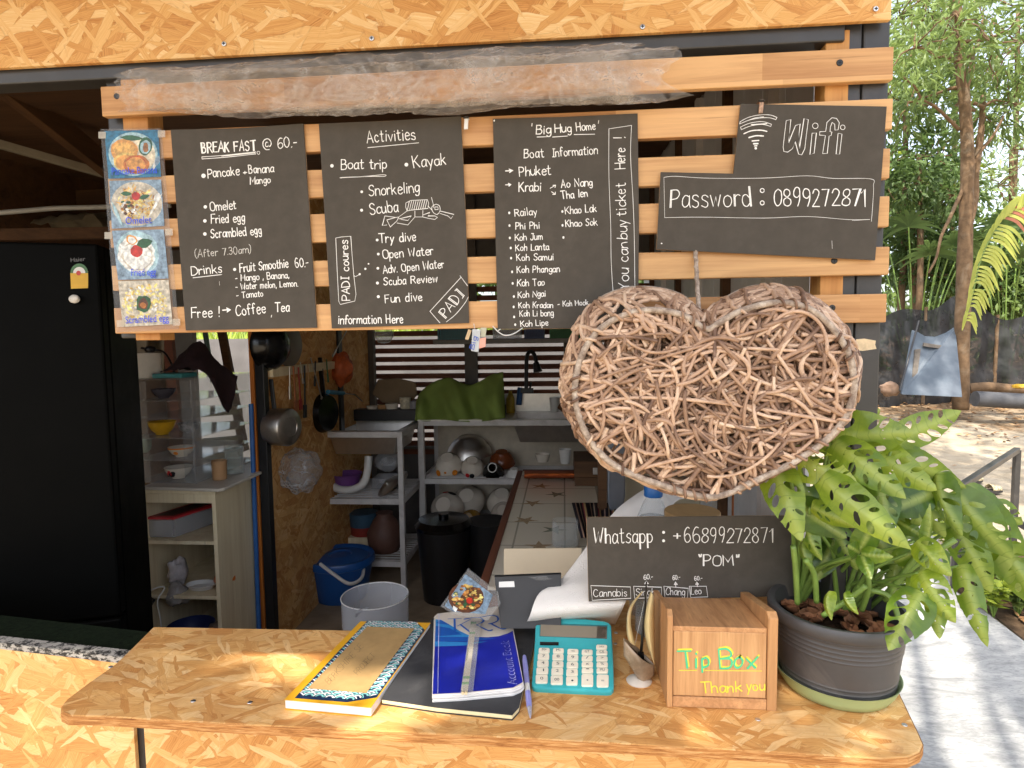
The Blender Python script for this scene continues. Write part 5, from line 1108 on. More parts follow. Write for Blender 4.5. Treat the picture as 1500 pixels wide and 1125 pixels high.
# pen
pn = thing('pen', 'lilac ballpoint pen lying beside the blue account book', 'pen', Z(772, 1010, CZ))
pa, pb = Z(768, 960, CZ+.022), Z(777, 1052, CZ+.0052)
LIL = col('lilac_plastic', 150, 148, 210, rough=.3)
dd = pb-pa
m = MB(); m.tube([pa+dd*t_ for t_ in (0, .02, .1, .3, .5)], [.002, .004, .0055, .0062, .0056], 12); m.build('barrel', LIL, pn, smooth=True)
m = MB(); m.tube([pa+dd*t_ for t_ in (.505, .62)], [.0055, .0054], 12); m.build('band', WHITEP, pn, smooth=True)
m = MB(); m.tube([pa+dd*t_ for t_ in (.625, .75, .85)], [.0056, .006, .0052], 12); m.build('grip', LIL, pn, smooth=True)
m = MB(); m.tube([pa+dd*t_ for t_ in (.855, .95, 1)], [.005, .003, .001], 12); m.build('tip', plain('pen_tip', S(190, 186, 196), .25, .3), pn, smooth=True)
# sailing boat ornament
bo = Z(936, 998, CZ)
sb = thing('boat_ornament', 'small horn sailing boat ornament on white base beside the tip box', 'ornament', bo)
HORN = plain('horn', S(148, 128, 104), .25, 0, .35, 26, .02); SAILM = plain('cream_horn_sail', S(206, 184, 132), .5, 0, .1, 20)
m = MB(); m.lathe([(0, 0), (.026, 0), (.027, .002), (.018, .008), (0, .010)], bo, 26); m.build('base', plain('shell_base', S(216, 206, 192), .35), sb, smooth=True)
yb_ = bo.y; 
def hull(u, v):
    x = lerp(914, 958, u); top = lerp(936, 976, u) if u < .6 else lerp(960, 974, (u-.6)/.4); bot = lerp(960, 1006, min(1, u*1.6)) if u < .62 else lerp(1006, 988, (u-.62)/.38)
    wv = .020*sin(pi*min(.96, u*.9+.06)); a_ = pi*v
    p = P(x, lerp(top, bot, sin(a_)), yb_); p.y = yb_ - wv*cos(a_); return p
m = MB(); m.grid(hull, 16, 12); m.build('hull', HORN, sb, smooth=True, solid=.0015)
m = MB(); q = [hull(i/12, .04)+V((0, 0, -.003)) for i in range(13)] + [hull(i/12, .96)+V((0, 0, -.003)) for i in range(12, -1, -1)]; m.add(q, [(i, i+1, 24-i, 25-i) for i in range(12)]); m.build('deck', BLACKG, sb)
m = MB(); m.tube([P(939, 958, yb_), P(944, 900, yb_), P(947, 852, yb_)], [.0032, .0026, .0016], 8); m.box(P(939, 960, yb_).x-.006, P(939, 960, yb_).x+.006, yb_-.005, yb_+.005, P(939, 972, yb_).z, P(939, 956, yb_).z); m.build('mast', BLACKG, sb, smooth=True)
m = MB()
def sail(pl_, pr__, dep):
    L_ = catmull([(x, y, 0) for x, y in pl_], 6); R2 = catmull([(x, y, 0) for x, y in pr__], 6); n_ = min(len(L_), len(R2))
    def fn(u, v): i = min(n_-1, int(v*(n_-1))); x, y = lerp(L_[i].x, R2[i].x, u), lerp(L_[i].y, R2[i].y, u); return P(x, y, yb_-dep*sin(pi*u)-.004)
    return fn
m.grid(sail([(937, 870), (922, 890), (918, 915), (921, 938), (929, 945)], [(942, 866), (927, 888), (924, 912), (928, 935), (931, 945)], .012), 6, 22)
m.grid(sail([(953, 866), (947, 890), (944, 918), (948, 945), (957, 968)], [(957, 872), (957.5, 895), (958, 920), (958.5, 945), (959, 974)], .014), 8, 22)
m.build('sail', SAILM, sb, smooth=True, solid=.0014)
m = MB()
for a_, b_ in (((944, 880), (930, 944)), ((946, 862), (956, 966))): m.tube([P(*a_, yb_), P(*b_, yb_)], .0004, 5)
m.build('rigging', CHALKD, sb)
# kitchen towel sheet
n = N('embossed_tissue'); co = n.n('Attribute', {'attribute_name': 'leafuv'}).outputs['Vector']
m1_ = n.n('TexVoronoi', {'voronoi_dimensions': '2D', 'distance': 'EUCLIDEAN'}, Vector=n.vmath('MULTIPLY', co, (7, 11, 1)), Scale=1.0, Randomness=.35).outputs['Distance']
rg = n.math('SINE', n.math('MULTIPLY', m1_, 44.0))
TISSUE = n.done(n.pr(n.mix(n.ramp(rg, [(.2, 0.0), (.9, .07)]), S(236, 230, 222), S(190, 180, 170)), .9, 0, .2, n.bump(rg, .35, .002)))
kt = thing('kitchen_towel', 'white embossed sheet of kitchen paper hanging down behind the calculator', 'paper towel', Z(850, 900, CZ))
gp = [[(766, 919, CZ+.001, 1), (835, 917, CZ+.001, 1), (901, 915, CZ+.001, 1)], [(775, 905, .07, 0), (842, 898, .08, 0), (912, 892, .09, 0)], [(790, 868, .10, 0), (852, 862, .12, 0), (926, 858, .12, 0)], [(824, 846, .16, 0), (884, 826, .19, 0), (950, 800, .23, 0)], [(872, 783, .26, 0), (930, 764, .28, 0), (975, 760, .28, 0)], [(905, 745, .32, 0), (950, 728, .34, 0), (990, 735, .34, 0)], [(935, 722, .40, 0), (965, 712, .40, 0), (1012, 728, .40, 0)]]
gp = [[Z(x, y, d) if f_ else P(x, y, d) for x, y, d, f_ in r] for r in gp]
cols_ = [catmull([r[c] for r in gp], 6) for c in range(3)]; nv = len(cols_[0])-1
def kfn(u, v):
    i = min(nv, int(round(v*nv))); r = catmull([cols_[c][i] for c in range(3)], 8); return r[min(len(r)-1, int(round(u*(len(r)-1))))] + V((0, -.004*mnoise.noise(V((u*3, v*4, 1))), .003*mnoise.noise(V((u*4, v*4, 7)))))
m = MB(); m.grid(kfn, 16, nv); o = m.build('sheet', TISSUE, kt, smooth=True, ang=180, solid=.0004)
l_ = o.data.attributes.new('leafuv', 'FLOAT_VECTOR', 'POINT'); l_.data.foreach_set('vector', [x for j in range(nv+1) for i in range(17) for x in (i/16, j/nv*1.8, 0)])
# black folder with label, cream card, food card, bottle, jar, tray
fo = thing('black_folder', 'black folder with torn white label standing behind the calculator', 'folder', P(770, 915, .10))
m = MB(); m.prism([P(724, 845, .135), P(822, 841, .135), P(822, 921, .085), P(734, 921, .085)], (0, .012, 0)); m.build('cover', plain('black_folder_card', S(34, 32, 32), .5, 0, .15), fo, bevel=.001)
k = Ink(P(733, 880, .1105), (0, -.82, .45), .004); 
m = MB(); m.prism([p+V((0, -.0016, 0)) for p in (P(731, 852, .1305), P(753, 851, .131), P(754, 859.5, .1255), P(731, 860, .125))], (0, .001, 0)); m.build('label', WHITEP, fo)
m = MB(); m.prism([p+V((0, -.0016, 0)) for p in (P(775, 845, .1345), P(812, 843, .1355), P(812, 848, .132), P(790, 850, .131))], (0, .001, 0)); m.build('sticky_tape', FILMC, fo)
cc_ = thing('cardboard_sheet', 'cream cardboard sheet standing behind the black folder', 'cardboard', P(790, 842, .30))
m = MB(); a_ = [P(738, 804, .42), P(852, 803, .42), P(846, 880, .36), P(738, 880, .36)]; m.prism(a_, (0, .004, 0)); m.build('sheet', plain('cream_card', S(206, 188, 158), .7, 0, .06, 8), cc_)
fc = thing('food_card', 'laminated food picture card leaning behind the blue account book', 'food card', P(690, 880, .12))
cY = lambda y: .15 - (y-830)*.0012
def FCP(x, y): return P(640+x/5.357, 780+y/5.357, cY(780+y/5.357))
m = MB(); m.prism([FCP(x, y) for x, y in ((245, 283), (480, 468), (500, 560), (400, 690), (130, 640), (28, 580))], (0, .0012, 0)); m.build('laminate', FILMC, fc)
pm = MB(); 
def fpoly(pts_, mi, lift):
    q = [FCP(x, y)+V((0, -lift, 0)) for x, y in pts_]; pm.add(q[::-1], [list(range(len(q)))], mi=mi)
fpoly([(225, 325), (438, 488), (380, 640), (130, 620), (60, 575)], 11, .0008)
fpoly([(230+140*cos(a_*.35), 510+120*sin(a_*.35)) for a_ in range(18)], 14, .0012)
for i in range(90):
    a_, r = rp.uniform(0, 6.28), sqrt(rp.random()); cx_, cy_ = 245+115*r*cos(a_), 510+100*r*sin(a_); rr = rp.uniform(8, 22)
    fpoly([(cx_+rr*cos(b_), cy_+rr*.6*sin(b_)) for b_ in (0, 1, 2, 3, 4, 5)], rp.choice((14, 3, 10, 4, 9, 13, 7)), .0016+i*.00001)
fpoly([(258+26*cos(a_*.6), 530+24*sin(a_*.6)) for a_ in range(10)], 6, .0028); fpoly([(205, 560), (225, 535), (240, 560), (220, 590)], 7, .0029); fpoly([(130, 570), (165, 590), (150, 620), (125, 600)], 8, .0029)
pm.build('printed_picture', PICM, fc)
bt = thing('water_bottle', 'clear plastic water bottle with blue cap behind the telephone board', 'bottle', P(955, 800, .19))
bz0 = P(957, 709, .19); bh = bz0.z-CZ; bc = V((bz0.x, .19, CZ))
m = MB(); m.lathe([(0, .001), (.038, .001), (.044, .008), (.044, bh*.25), (.042, bh*.28), (.044, bh*.31), (.044, bh-.105), (.040, bh-.085), (.024, bh-.045), (.0185, bh-.036), (.0185, bh-.006), (.017, bh-.004)], bc, 30); m.build('body', glassy('bottle_plastic', (.94, .96, .97), .08, .04, .6), bt, smooth=True, ang=60)
m = MB(); m.lathe([(.0215, bh-.030), (.0225, bh-.028), (.0225, bh-.002), (.021, bh), (0, bh)], bc, 40); m.build('cap', plain('blue_cap', S(30, 92, 160), .4), bt, smooth=True, ang=50)
m = MB(); m.lathe([(0, .003), (.041, .004), (.0425, .01), (.0425, bh-.10), (.034, bh-.082), (0, bh-.082)], bc, 24); m.build('water', glassy('water', (.86, .88, .88), .10, .02, .35), bt, smooth=True, ang=60)
jr = thing('jar', 'glass jar with round bamboo lid behind the telephone board', 'jar', P(1010, 800, .16))
jt = P(1014, 748, .148); jc = V((jt.x, .148, CZ)); jh = jt.z-CZ
m = MB(); m.lathe([(0, .001), (.062, .001), (.066, .01), (.066, jh-.03), (.060, jh-.022)], jc, 30); m.build('glass_body', CLEAR, jr, smooth=True, ang=50)
m = MB(); m.lathe([(0, jh-.020), (.063, jh-.020), (.0645, jh-.018), (.0645, jh-.002), (.063, jh), (0, jh)], jc, 40); m.build('lid', plain('bamboo_lid', S(176, 140, 92), .5, 0, .08, 40), jr, smooth=True, ang=40)
gl_ = thing('glass', 'small drinking glass behind the boat ornament and the tip box', 'glass', P(936, 890, .04))
gc = Z(938, 912, CZ); gc.y += .05; m = MB(); m.lathe([(0, .002), (.02, .002), (.021, .004), (.026, .07), (.0252, .07), (.0195, .007), (0, .006)], gc, 24); m.build('glass_wall', CLEAR, gl_, smooth=True)
# ---------------------------------------------------------------- inside the kiosk
def one(name, label, cat, mb, mat, group=None, smooth=False, bevel=0, part='body', loc=None, ang=50, solid=0):
    c_ = loc if loc is not None else sum(mb.v, V((0, 0, 0)))/len(mb.v)
    o_ = thing(name, label, cat, c_, group); mb.build(part, mat, o_, smooth=smooth, bevel=bevel, ang=ang, solid=solid); return o_
# fridge
F0 = V((-1.511, .60, 0)); fa = V((-.94, -.34, 0)).normalized(); fb = V((-.34, .94, 0)).normalized(); FH = 1.873
fr_ = thing('fridge', 'tall black fridge with yellow energy label and a white magnet', 'fridge', F0)
FB = plain('black_fridge_steel', S(6, 6, 5), .55, 0, .15, 6, .02, 60, .05)
m = MB(); c_ = F0+fa*.325+fb*.20; m.obox(c_+V((0, 0, FH/2)), fa*.325, fb*.14, V((0, 0, FH/2))); m.build('body', FB, fr_, bevel=.006)
for z0, z1, nm in ((.62, FH, 'door'), (.05, .612, 'door')):
    m = MB(); m.obox(F0+fa*.325+fb*.03+V((0, 0, (z0+z1)/2)), fa*.325, fb*.028, V((0, 0, (z1-z0)/2))); d_ = m.build(nm, FB, fr_, bevel=.008)
def FP(x, y, o=.001): return PL(x, y, F0+fb*(.002-o), -fb)
m = MB(); m.add([FP(x, y, .002) for x, y in ((103, 400), (129, 397), (129, 422), (104, 423))], [(0, 1, 2, 3)][::1]); m.f = [f[::-1] for f in m.f]; lb = m.build('energy_label', col('label_yellow', 216, 168, 40), fr_)
m = MB(); m.add([FP(116+13*cos(a), 400-14*sin(a), .0025) for a in [pi*i/12 for i in range(13)]], [list(range(13))]); m.build('arch', col('label_green', 70, 110, 70), lb)
m = MB(); m.add([FP(116+9*cos(a), 400-9*sin(a), .0032) for a in [pi*i/12 for i in range(13)]], [list(range(13))]); m.build('dial', WHITEP, lb)
m = MB(); m.add([FP(115+3.5*cos(a), 400-3.5*sin(a), .0038) for a in [pi*i/6 for i in range(12)]], [list(range(12))]); m.build('seal', col('label_red', 190, 60, 50), lb)
m = MB(); o_ = FP(103, 384, .002); put_print(m, 'Haier', o_, (FP(125, 382, .002)-o_).normalized(), (0, 0, 1), -fb, (FP(125, 382, .002)-o_).length, lift=.0004); m.build('badge', plain('grey_badge', S(96, 92, 90), .4, .5), fr_)
mg = MB(); mc = FP(109, 438, .008); mg.ball(mc, .019, .008, .014); mg.ball(mc+V((.010, -.004, .002)), .009, .006, .009); one('fridge_magnet', 'small white animal magnet stuck on the black fridge door', 'magnet', mg, plain('magnet_white', S(206, 200, 190), .4), smooth=True)
# open cabinet
CY = 1.2; CB = 1.82; xl, xr2 = P(200, 720, CY).x, P(315, 722, CY).x; zt = P(258, 722, CY).z
cb_ = thing('open_cabinet', 'pale pine open shelf cabinet standing beside the fridge', 'cabinet', ((xl+xr2)/2, (CY+CB)/2, 0))
for x in (xl, xr2-.018):
    m = MB(); m.box(x, x+.018, CY, CB, .012, zt-.004); m.build('side_panel', WPALE, cb_, bevel=.0015)
m = MB(); m.box(xl-.003, xr2+.003, CY-.004, CB, zt-.0035, zt+.012); m.build('top', WPALE, cb_, bevel=.002)
m = MB(); m.box(xl+.0185, xr2-.0185, CY+.004, CY+.018, P(250, 737, CY).z, zt-.006); m.build('front_rail', WPALE, cb_)
m = MB(); m.box(xl+.0185, xr2-.0185, CB-.006, CB, .012, zt-.006); m.build('back_panel', WPALE, cb_)
sh = []
for y in (793, 873, 960):
    z = P(258, y, CY).z; sh.append(z); m = MB(); m.box(xl+.0185, xr2-.0185, CY+.006, CB-.0065, z-.016, z); m.build('shelf', WPALE, cb_, bevel=.001)
z = sh[0]
rb = thing('food_container', 'milky food container with red lid on the upper cabinet shelf', 'container', P(235, 785, CY+.1))
m = MB(); bx0 = P(219, 780, CY+.05).x; m.prism([(bx0, CY+.04, z+.001), (bx0+.125, CY+.04, z+.001), (bx0+.20, CY+.30, z+.001), (bx0+.075, CY+.30, z+.001)], (0, 0, .085)); m.build('tub', MILKY, rb, bevel=.008)
m = MB(); m.prism([(bx0-.004, CY+.036, z+.084), (bx0+.129, CY+.036, z+.084), (bx0+.206, CY+.304, z+.084), (bx0+.071, CY+.304, z+.084)], (0, 0, .012)); m.build('lid', col('red_lid', 190, 40, 48), rb, bevel=.004)
m = MB(); m.prism([(bx0+.02, CY+.06, z+.0965), (bx0+.11, CY+.06, z+.0965), (bx0+.17, CY+.28, z+.0965), (bx0+.085, CY+.28, z+.0965)], (0, 0, .0006)); m.build('label', plain('lid_label', S(72, 40, 36), .5, 0, .8, 30), rb)
def lumpy(mb, c, r, k=.35, seed=0, sz=1.0, n=22, m_=14):
    o0_ = len(mb.v); mb.ball((0, 0, 0), 1, 1, 1, n, m_)
    for i in range(o0_, len(mb.v)):
        v = mb.v[i]; d = 1+k*mnoise.noise(V(v)*1.7+V((seed, 0, 0)))+k*.5*mnoise.noise(V(v)*4.2+V((0, seed, 0))); mb.v[i] = V(c)+V((v.x*r*d, v.y*r*d, v.z*r*sz*d))
z = sh[1]
m = MB(); lumpy(m, V((xl+.10, CY+.10, z+.075)), .045, .4, 3, 1.25); m2 = MB(); lumpy(m2, V((xl+.13, CY+.05, z-.015)), .045, .4, 9, 1.2)
one('plastic_bag', 'white onion-filled clear plastic bag on the middle cabinet shelf', 'plastic bag', m, plain('bag_white', S(176, 168, 166), .3, 0, .2, 40, .3, 60), smooth=True)
one('plastic_bag', 'grey plastic bag drooping over the edge of the middle cabinet shelf', 'plastic bag', m2, plain('bag_grey', S(150, 144, 138), .3, 0, .2, 40, .3, 60), smooth=True)
dsh = thing('white_dish', 'white oval plastic dish on the middle cabinet shelf', 'dish', P(282, 862, CY+.06)); m = MB(); m.lathe([(0, .004), (.045, .004), (.056, .022), (.060, .024), (.058, .026), (.046, .010), (0, .009)], (xl+.225, CY+.08, z), 26, sx=1.15, sy=.8); m.build('dish', WHITEP, dsh, smooth=True)
m = MB(); lumpy(m, V((xl+.32, CY+.11, z+.042)), .042, .2, 5, .95); one('snack_pack', 'orange and red snack pack at the end of the cabinet shelf', 'snack pack', m, plain('orange_pack', S(214, 116, 38), .3, 0, .5, 30), smooth=True)
m = MB(); q = catmull([V((xl+.02, CY-.01, z-.02)), V((xl+.05, CY-.015, z+.03)), V((xl+.09, CY+.02, z+.03)), V((xl+.075, CY-.01, z-.02)), V((xl+.085, CY-.012, z-.10)), V((xl+.088, CY-.012, z-.2))], 6); m.tube(q, .0032, 6); m.obox(V((xl+.035, CY-.012, z-.03)), (.012, 0, .018), (0, .012, 0), (-.012, 0, .008), mi=1)
one('charger_cable', 'white cable with black plug hanging off the cabinet shelf', 'cable', m, [WHITEP, BLACKP], smooth=True)
z = sh[2]
m = MB(); m.lathe([(0, .003), (.075, .003), (.10, .075), (.105, .078), (.10, .076), (.072, .01), (0, .01)], (xl+.13, CY+.13, z), 26); one('basin', 'dark blue plastic basin on the lowest cabinet shelf', 'basin', m, col('navy_basin', 30, 44, 92), smooth=True)
m = MB(); lumpy(m, V((xl+.285, CY+.12, z+.055)), .058, .3, 13, .9); one('plastic_bag', 'brownish filled plastic bag beside the blue basin', 'plastic bag', m, plain('bag_brown', S(128, 112, 96), .35, 0, .2, 40, .3, 60), smooth=True)
m = MB(); m.box(xl+.22, xl+.31, CY+.26, CY+.32, z+.001, z+.13); one('carton', 'white printed carton at the back of the lowest cabinet shelf', 'carton', m, plain('carton_print', S(190, 190, 196), .6, 0, .4, 50), bevel=.002)
# board and acrylic display case
BZ = zt+.0125
m = MB(); m.prism([(xl+.02, CY+.0, BZ), (xr2+.035, CY-.03, BZ), (xr2+.05, CY-.01, BZ), (xr2+.052, CB+.05, BZ), (xl+.02, CB+.05, BZ)], (0, 0, .014)); one('white_board', 'white board laid across the top of the pine cabinet', 'board', m, plain('white_laminate', S(206, 198, 184), .45, 0, .06, 9, 0, 60, .5, .3, S(120, 104, 84)), bevel=.004)
AZ = BZ+.0145; ax0, ax1, ay0, ay1 = P(194, 700, 1.26).x, P(288, 700, 1.26).x, 1.26, 1.80
ah = P(240, 557, 1.26).z-AZ
ac = thing('acrylic_case', 'clear acrylic display case of four shelves on top of the cabinet', 'display case', ((ax0+ax1)/2, 1.42, AZ))
m = MB(); m.box(ax0, ax0+.005, ay0, ay1, AZ, AZ+ah); m.box(ax1-.005, ax1, ay0, ay1, AZ, AZ+ah); m.box(ax0+.0052, ax1-.0052, ay1-.005, ay1, AZ, AZ+ah); m.build('walls', CLEAR, ac, bevel=.001)
m = MB(); m.box(ax0, ax1, ay0, ay1, AZ+ah+.0005, AZ+ah+.006); m.build('top', CLEAR, ac, bevel=.001)
m = MB(); m.box(ax0+.001, ax0+.09, ay0-.006, ay0-.002, AZ+.004, AZ+ah-.004); m.build('sliding_door', CLEAR, ac); m = MB(); m.box(ax1-.05, ax1-.001, ay0-.006, ay0-.002, AZ+.004, AZ+ah-.004); m.build('sliding_door', CLEAR, ac)
zs_a = [AZ+.005]+[P(240, y, 1.26).z for y in (674, 642, 613, 587)]
shm = glassy('acrylic_shelf', (.9, .9, .9), .22, .08, .3)
for z in zs_a[:-1]+[zs_a[-1]]:
    m = MB(); m.box(ax0+.006, ax1-.006, ay0+.002, ay1-.006, z-.004, z); m.build('shelf', shm, ac)
for x in (ax0, ax1-.006):
    m = MB(); m.box(x, x+.006, ay0-.007, ay0-.001, AZ, AZ+ah); m.build('edge_strip', shm, ac)
def bowl(r, h, foot=.4, t=.003): return [(0, .002), (r*foot, .002), (r*foot, .006), (r*foot*1.05, .008), (r*.72, h*.35), (r*.92, h*.72), (r, h), (r-t, h), (r*.9-t, h*.72), (r*.7-t, h*.38), (r*.4, .012), (0, .010)]
def put_bowl(px, py, Y, z, r, h, label, mat, name='bowl', group='bowls in the kitchen', foot=.45, deco=None, axis=(0, 0, 1)):
    c_ = P(px, py, Y); c_.z = z; o_ = thing(name, label, name.split('_')[-1], c_, group); m = MB(); m.lathe(bowl(r, h, foot), c_, 28, axis=axis); m.build('bowl', mat, o_, smooth=True, ang=70)
    if deco: deco(o_, c_)
    return o_
put_bowl(240, 580, 1.36, zs_a[4]+.0005, .052, .045, 'dark grey glazed bowl on the top shelf of the acrylic case', plain('slate_glaze', S(80, 76, 84), .25))
put_bowl(238, 635, 1.36, zs_a[2]+.0005+.0, .060, .062, 'yellow bowl on the shelf of the acrylic case', plain('yellow_glaze', S(220, 170, 40), .22))
put_bowl(277, 638, 1.40, zs_a[2]+.0005, .048, .05, 'grey patterned bowl beside the yellow bowl', plain('patterned_glaze', S(140, 138, 140), .25, 0, .8, 60))
def ring(o_, c_, z0, z1, r, mat, nm='painted_band'): m = MB(); m.lathe([(r, z0), (r*1.02, z1)], c_, 28); m.build(nm, mat, o_, smooth=True)
def dots_on(mats, spots, r, h):
    def f(o_, c_):
        for (an, zz, rr, mi) in spots:
            m = MB(); k_ = (.62+.38*zz); cc2 = c_+V((cos(an)*r*k_*.985, sin(an)*r*k_*.985, h*zz)); nn = V((cos(an), sin(an), -.35)).normalized(); u_ = nn.cross(V((0, 0, 1))).normalized(); w_ = nn.cross(u_)
            m.add([cc2+nn*.004+u_*rr*cos(a)+w_*rr*.8*sin(a) for a in [2*pi*i/10 for i in range(10)]], [list(range(10))]); m.build('painted_motif', mats[mi], o_)
    return f
ORG = col('orange_glaze', 224, 136, 48, rough=.25); REDG = col('red_glaze', 196, 46, 48, rough=.25); BLKG = col('black_glaze', 26, 26, 30, rough=.25)
put_bowl(266, 660, 1.34, zs_a[1]+.0005, .056, .046, 'white bowl with orange rim and orange spot in the acrylic case', CERAM, deco=lambda o_, c_: (ring(o_, c_, .040, .0465, .0562, ORG), dots_on([ORG], [(-1.5, .55, .011, 0)], .056, .046)(o_, c_)))
put_bowl(262, 695, 1.34, zs_a[0]+.0005, .060, .054, 'white bowl with red and black painted rooster motif in the acrylic case', CERAM, deco=dots_on([REDG, BLKG], [(-1.75, .6, .013, 0), (-1.55, .52, .015, 1), (-1.42, .66, .011, 1), (-1.72, .78, .008, 0)], .060, .054))
m = MB(); m.ball(P(212, 650, 1.45), .030, .03, .045); one('green_bag', 'pale green bag squeezed behind the yellow bowl in the case', 'bag', m, plain('pale_green', S(150, 166, 140), .5), smooth=True)
TZ = AZ+ah+.0065
m = MB(); m.lathe([(.018, .0), (.056, 0), (.057, .004), (.057, .108), (.055, .112), (.019, .112), (.018, .1)], P(217, 555, 1.36)*1+V((0, 0, TZ-P(217, 555, 1.36).z)), 30); one('tissue_roll', 'white tissue roll on top of the acrylic case', 'tissue roll', m, plain('tissue', S(240, 234, 222), .9, 0, .04, 30, .3, 200), smooth=True, ang=50)
m = MB(); c_ = P(255, 553, 1.36); m.box(c_.x-.065, c_.x+.075, 1.30, 1.42, TZ, TZ+.02); one('teal_tray', 'small teal plastic tray beside the tissue roll', 'tray', m, col('teal_plastic', 70, 150, 150), bevel=.004)
m = MB(); c_ = P(300, 545, 1.50)
def clf(u, v):
    a = pi*(v-.5)*1.0; x = lerp(-.13, .13, u); hgt = .13*math.exp(-((u-.45)/.30)**2)*(1+.35*mnoise.noise(V((u*6, v*4, 2))))-max(0, u-.78)*.9
    return V((c_.x+x, 1.46+.10*(v-.5)*2, TZ+.022+max(-.30, hgt*cos(a*.9)+.015*mnoise.noise(V((u*9, v*9, 5))))))
m.grid(clf, 30, 14); one('dark_cloth', 'dark maroon cloth bundled over the back of the acrylic case', 'cloth', m, plain('maroon_cloth', S(44, 26, 30), .9, 0, .25, 30, .5, 300), smooth=True, ang=180, solid=.004)
m = MB(); m.tube(catmull([P(207, 510, 1.5), P(222, 512, 1.48), P(240, 516, 1.45), P(252, 535, 1.43), P(256, 552, 1.42)], 6), .005, 8); m.ball(P(220, 512, 1.47), .028, .02, .018); one('black_ladle', 'black ladle leaning over the tissue roll', 'ladle', m, BLACKP, smooth=True)
cu = P(322, 703, 1.34); cu.z = BZ+.0145
m = MB(); m.lathe([(0, .002), (.030, .002), (.033, .09), (.031, .09), (.028, .01), (0, .01)], cu, 24); one('tan_cup', 'tan paper cup on the white board beside the case', 'cup', m, plain('kraft_cup', S(176, 136, 96), .7), smooth=True, ang=60)
cu = P(344, 695, 1.46); cu.z = BZ+.0145; m = MB(); m.lathe([(0, .003), (.040, .003), (.042, .01), (.042, .13), (.038, .135), (.0385, .012), (0, .01)], cu, 24); m.lathe([(.0435, .11), (.0445, .125), (0, .128)], cu, 24); one('glass_jug', 'square clear glass jug behind the tan cup', 'jug', m, glassy('jug_glass', (.95, .97, .95), .10, .03, .7), smooth=True, ang=60)
# leaning timber and sheets at the left back
m = MB(); m.bar(P(322, 470, 2.6), P(358, 660, 2.3), .05, .03, (0, 1, 0)); one('leaning_plank', 'brown plank leaning in the opening behind the cabinet', 'plank', m, WDK)
m = MB(); m.tube([P(298, 470, 3.0), P(312, 560, 3.0)], .018, 10); one('green_pole', 'dark green pole leaning outside the left opening', 'pole', m, col('dark_green_pole', 40, 66, 56), smooth=True)
m = MB(); m.bar(P(244, 470, 2.3), P(262, 640, 2.3), .06, .03, (0, 1, 0)); one('leaning_plank', 'dark reddish plank leaning behind the tissue roll', 'plank', m, WRED)
m = MB()
m.grid(lambda u, v: P(lerp(183, 240, u), lerp(470, 542+10*u, v), 1.9+.05*sin(u*9)), 20, 6); one('hanging_cloth', 'cream cloth hanging behind the tissue roll', 'cloth', m, plain('cream_cloth', S(128, 116, 96), .85, 0, .1, 8, .2, 300), smooth=True, ang=180, solid=.004)
m = MB(); m.box(P(252, 500, 2.9).x, P(282, 500, 2.9).x, 2.9, 2.95, .9, 2.2); one('grey_board', 'narrow grey board standing in the left back opening', 'board', m, plain('grey_panel', S(110, 106, 100), .7))
m = MB(); m.tube([V((-1.50, 1.49, .02)), V((-1.492, 1.50, 1.25))], .011, 10); one('blue_pole', 'blue broom pole leaning against the partition edge', 'pole', m, col('blue_pole', 44, 96, 160), smooth=True)
m = MB()
for k_ in range(5): m.bar(P(290+k_*3, 605+k_*22, 2.25), P(352, 600+k_*22, 2.25), .05, .05)
one('timber_stack', 'stack of weathered boards behind the acrylic case', 'timber', m, plain('mossy_timber', S(98, 96, 70), .9, 0, .3, 9))
# things hanging on the partition
PX = -1.44
def hang(name, label, cat, mb, mat, **k): return one(name, label, cat, mb, mat, 'kitchen tools hanging on the partition', **k)
sp = thing('saucepan', 'dented aluminium saucepan with black handle hanging on the partition', 'saucepan', X(405, 625, -1.36), 'kitchen tools hanging on the partition')
c_ = X(400, 625, -1.43); m = MB(); m.lathe([(.088, 0), (.092, .002), (.092, .095), (.086, .102), (.05, .104), (.048, .101), (0, .101)], c_, 30, axis=(1, -.25, 0)); m.build('pan', ALUM, sp, smooth=True, ang=50)
m = MB(); m.bar(c_+V((.012, -.003, .085)), c_+V((.0, -.002, .235)), .022, .012, (0, 1, 0)); m.build('handle', BLACKP, sp, bevel=.004)
c_ = X(394, 506, -1.435); m = MB(); m.lathe([(.125, 0), (.12, .015), (.09, .055), (.045, .075), (0, .08)], c_, 34, axis=(1, -.3, 0)); hang('wok', 'large black wok hanging high on the partition', 'wok', m, BLACKG, smooth=True)
c_ = X(422, 505, -1.436); m = MB(); m.lathe([(.115, 0), (.118, .006), (.10, .02), (0, .03)], c_, 30, axis=(1, -.15, 0)); hang('pan_lid', 'grey pan lid hanging behind the wok', 'lid', m, plain('lid_grey', S(112, 104, 94), .4), smooth=True)
c_ = X(472, 605, -1.43); m = MB(); m.lathe([(.115, 0), (.118, .01), (.105, .045), (.05, .05), (0, .05)], c_, 30, axis=(1, -.2, 0)); m.bar(c_+V((.01, 0, .11)), c_+V((0, -.005, .33)), .024, .012, (0, 1, 0)); hang('frying_pan', 'black frying pan hanging by its handle on the partition', 'frying pan', m, BLACKG, smooth=True, ang=30)
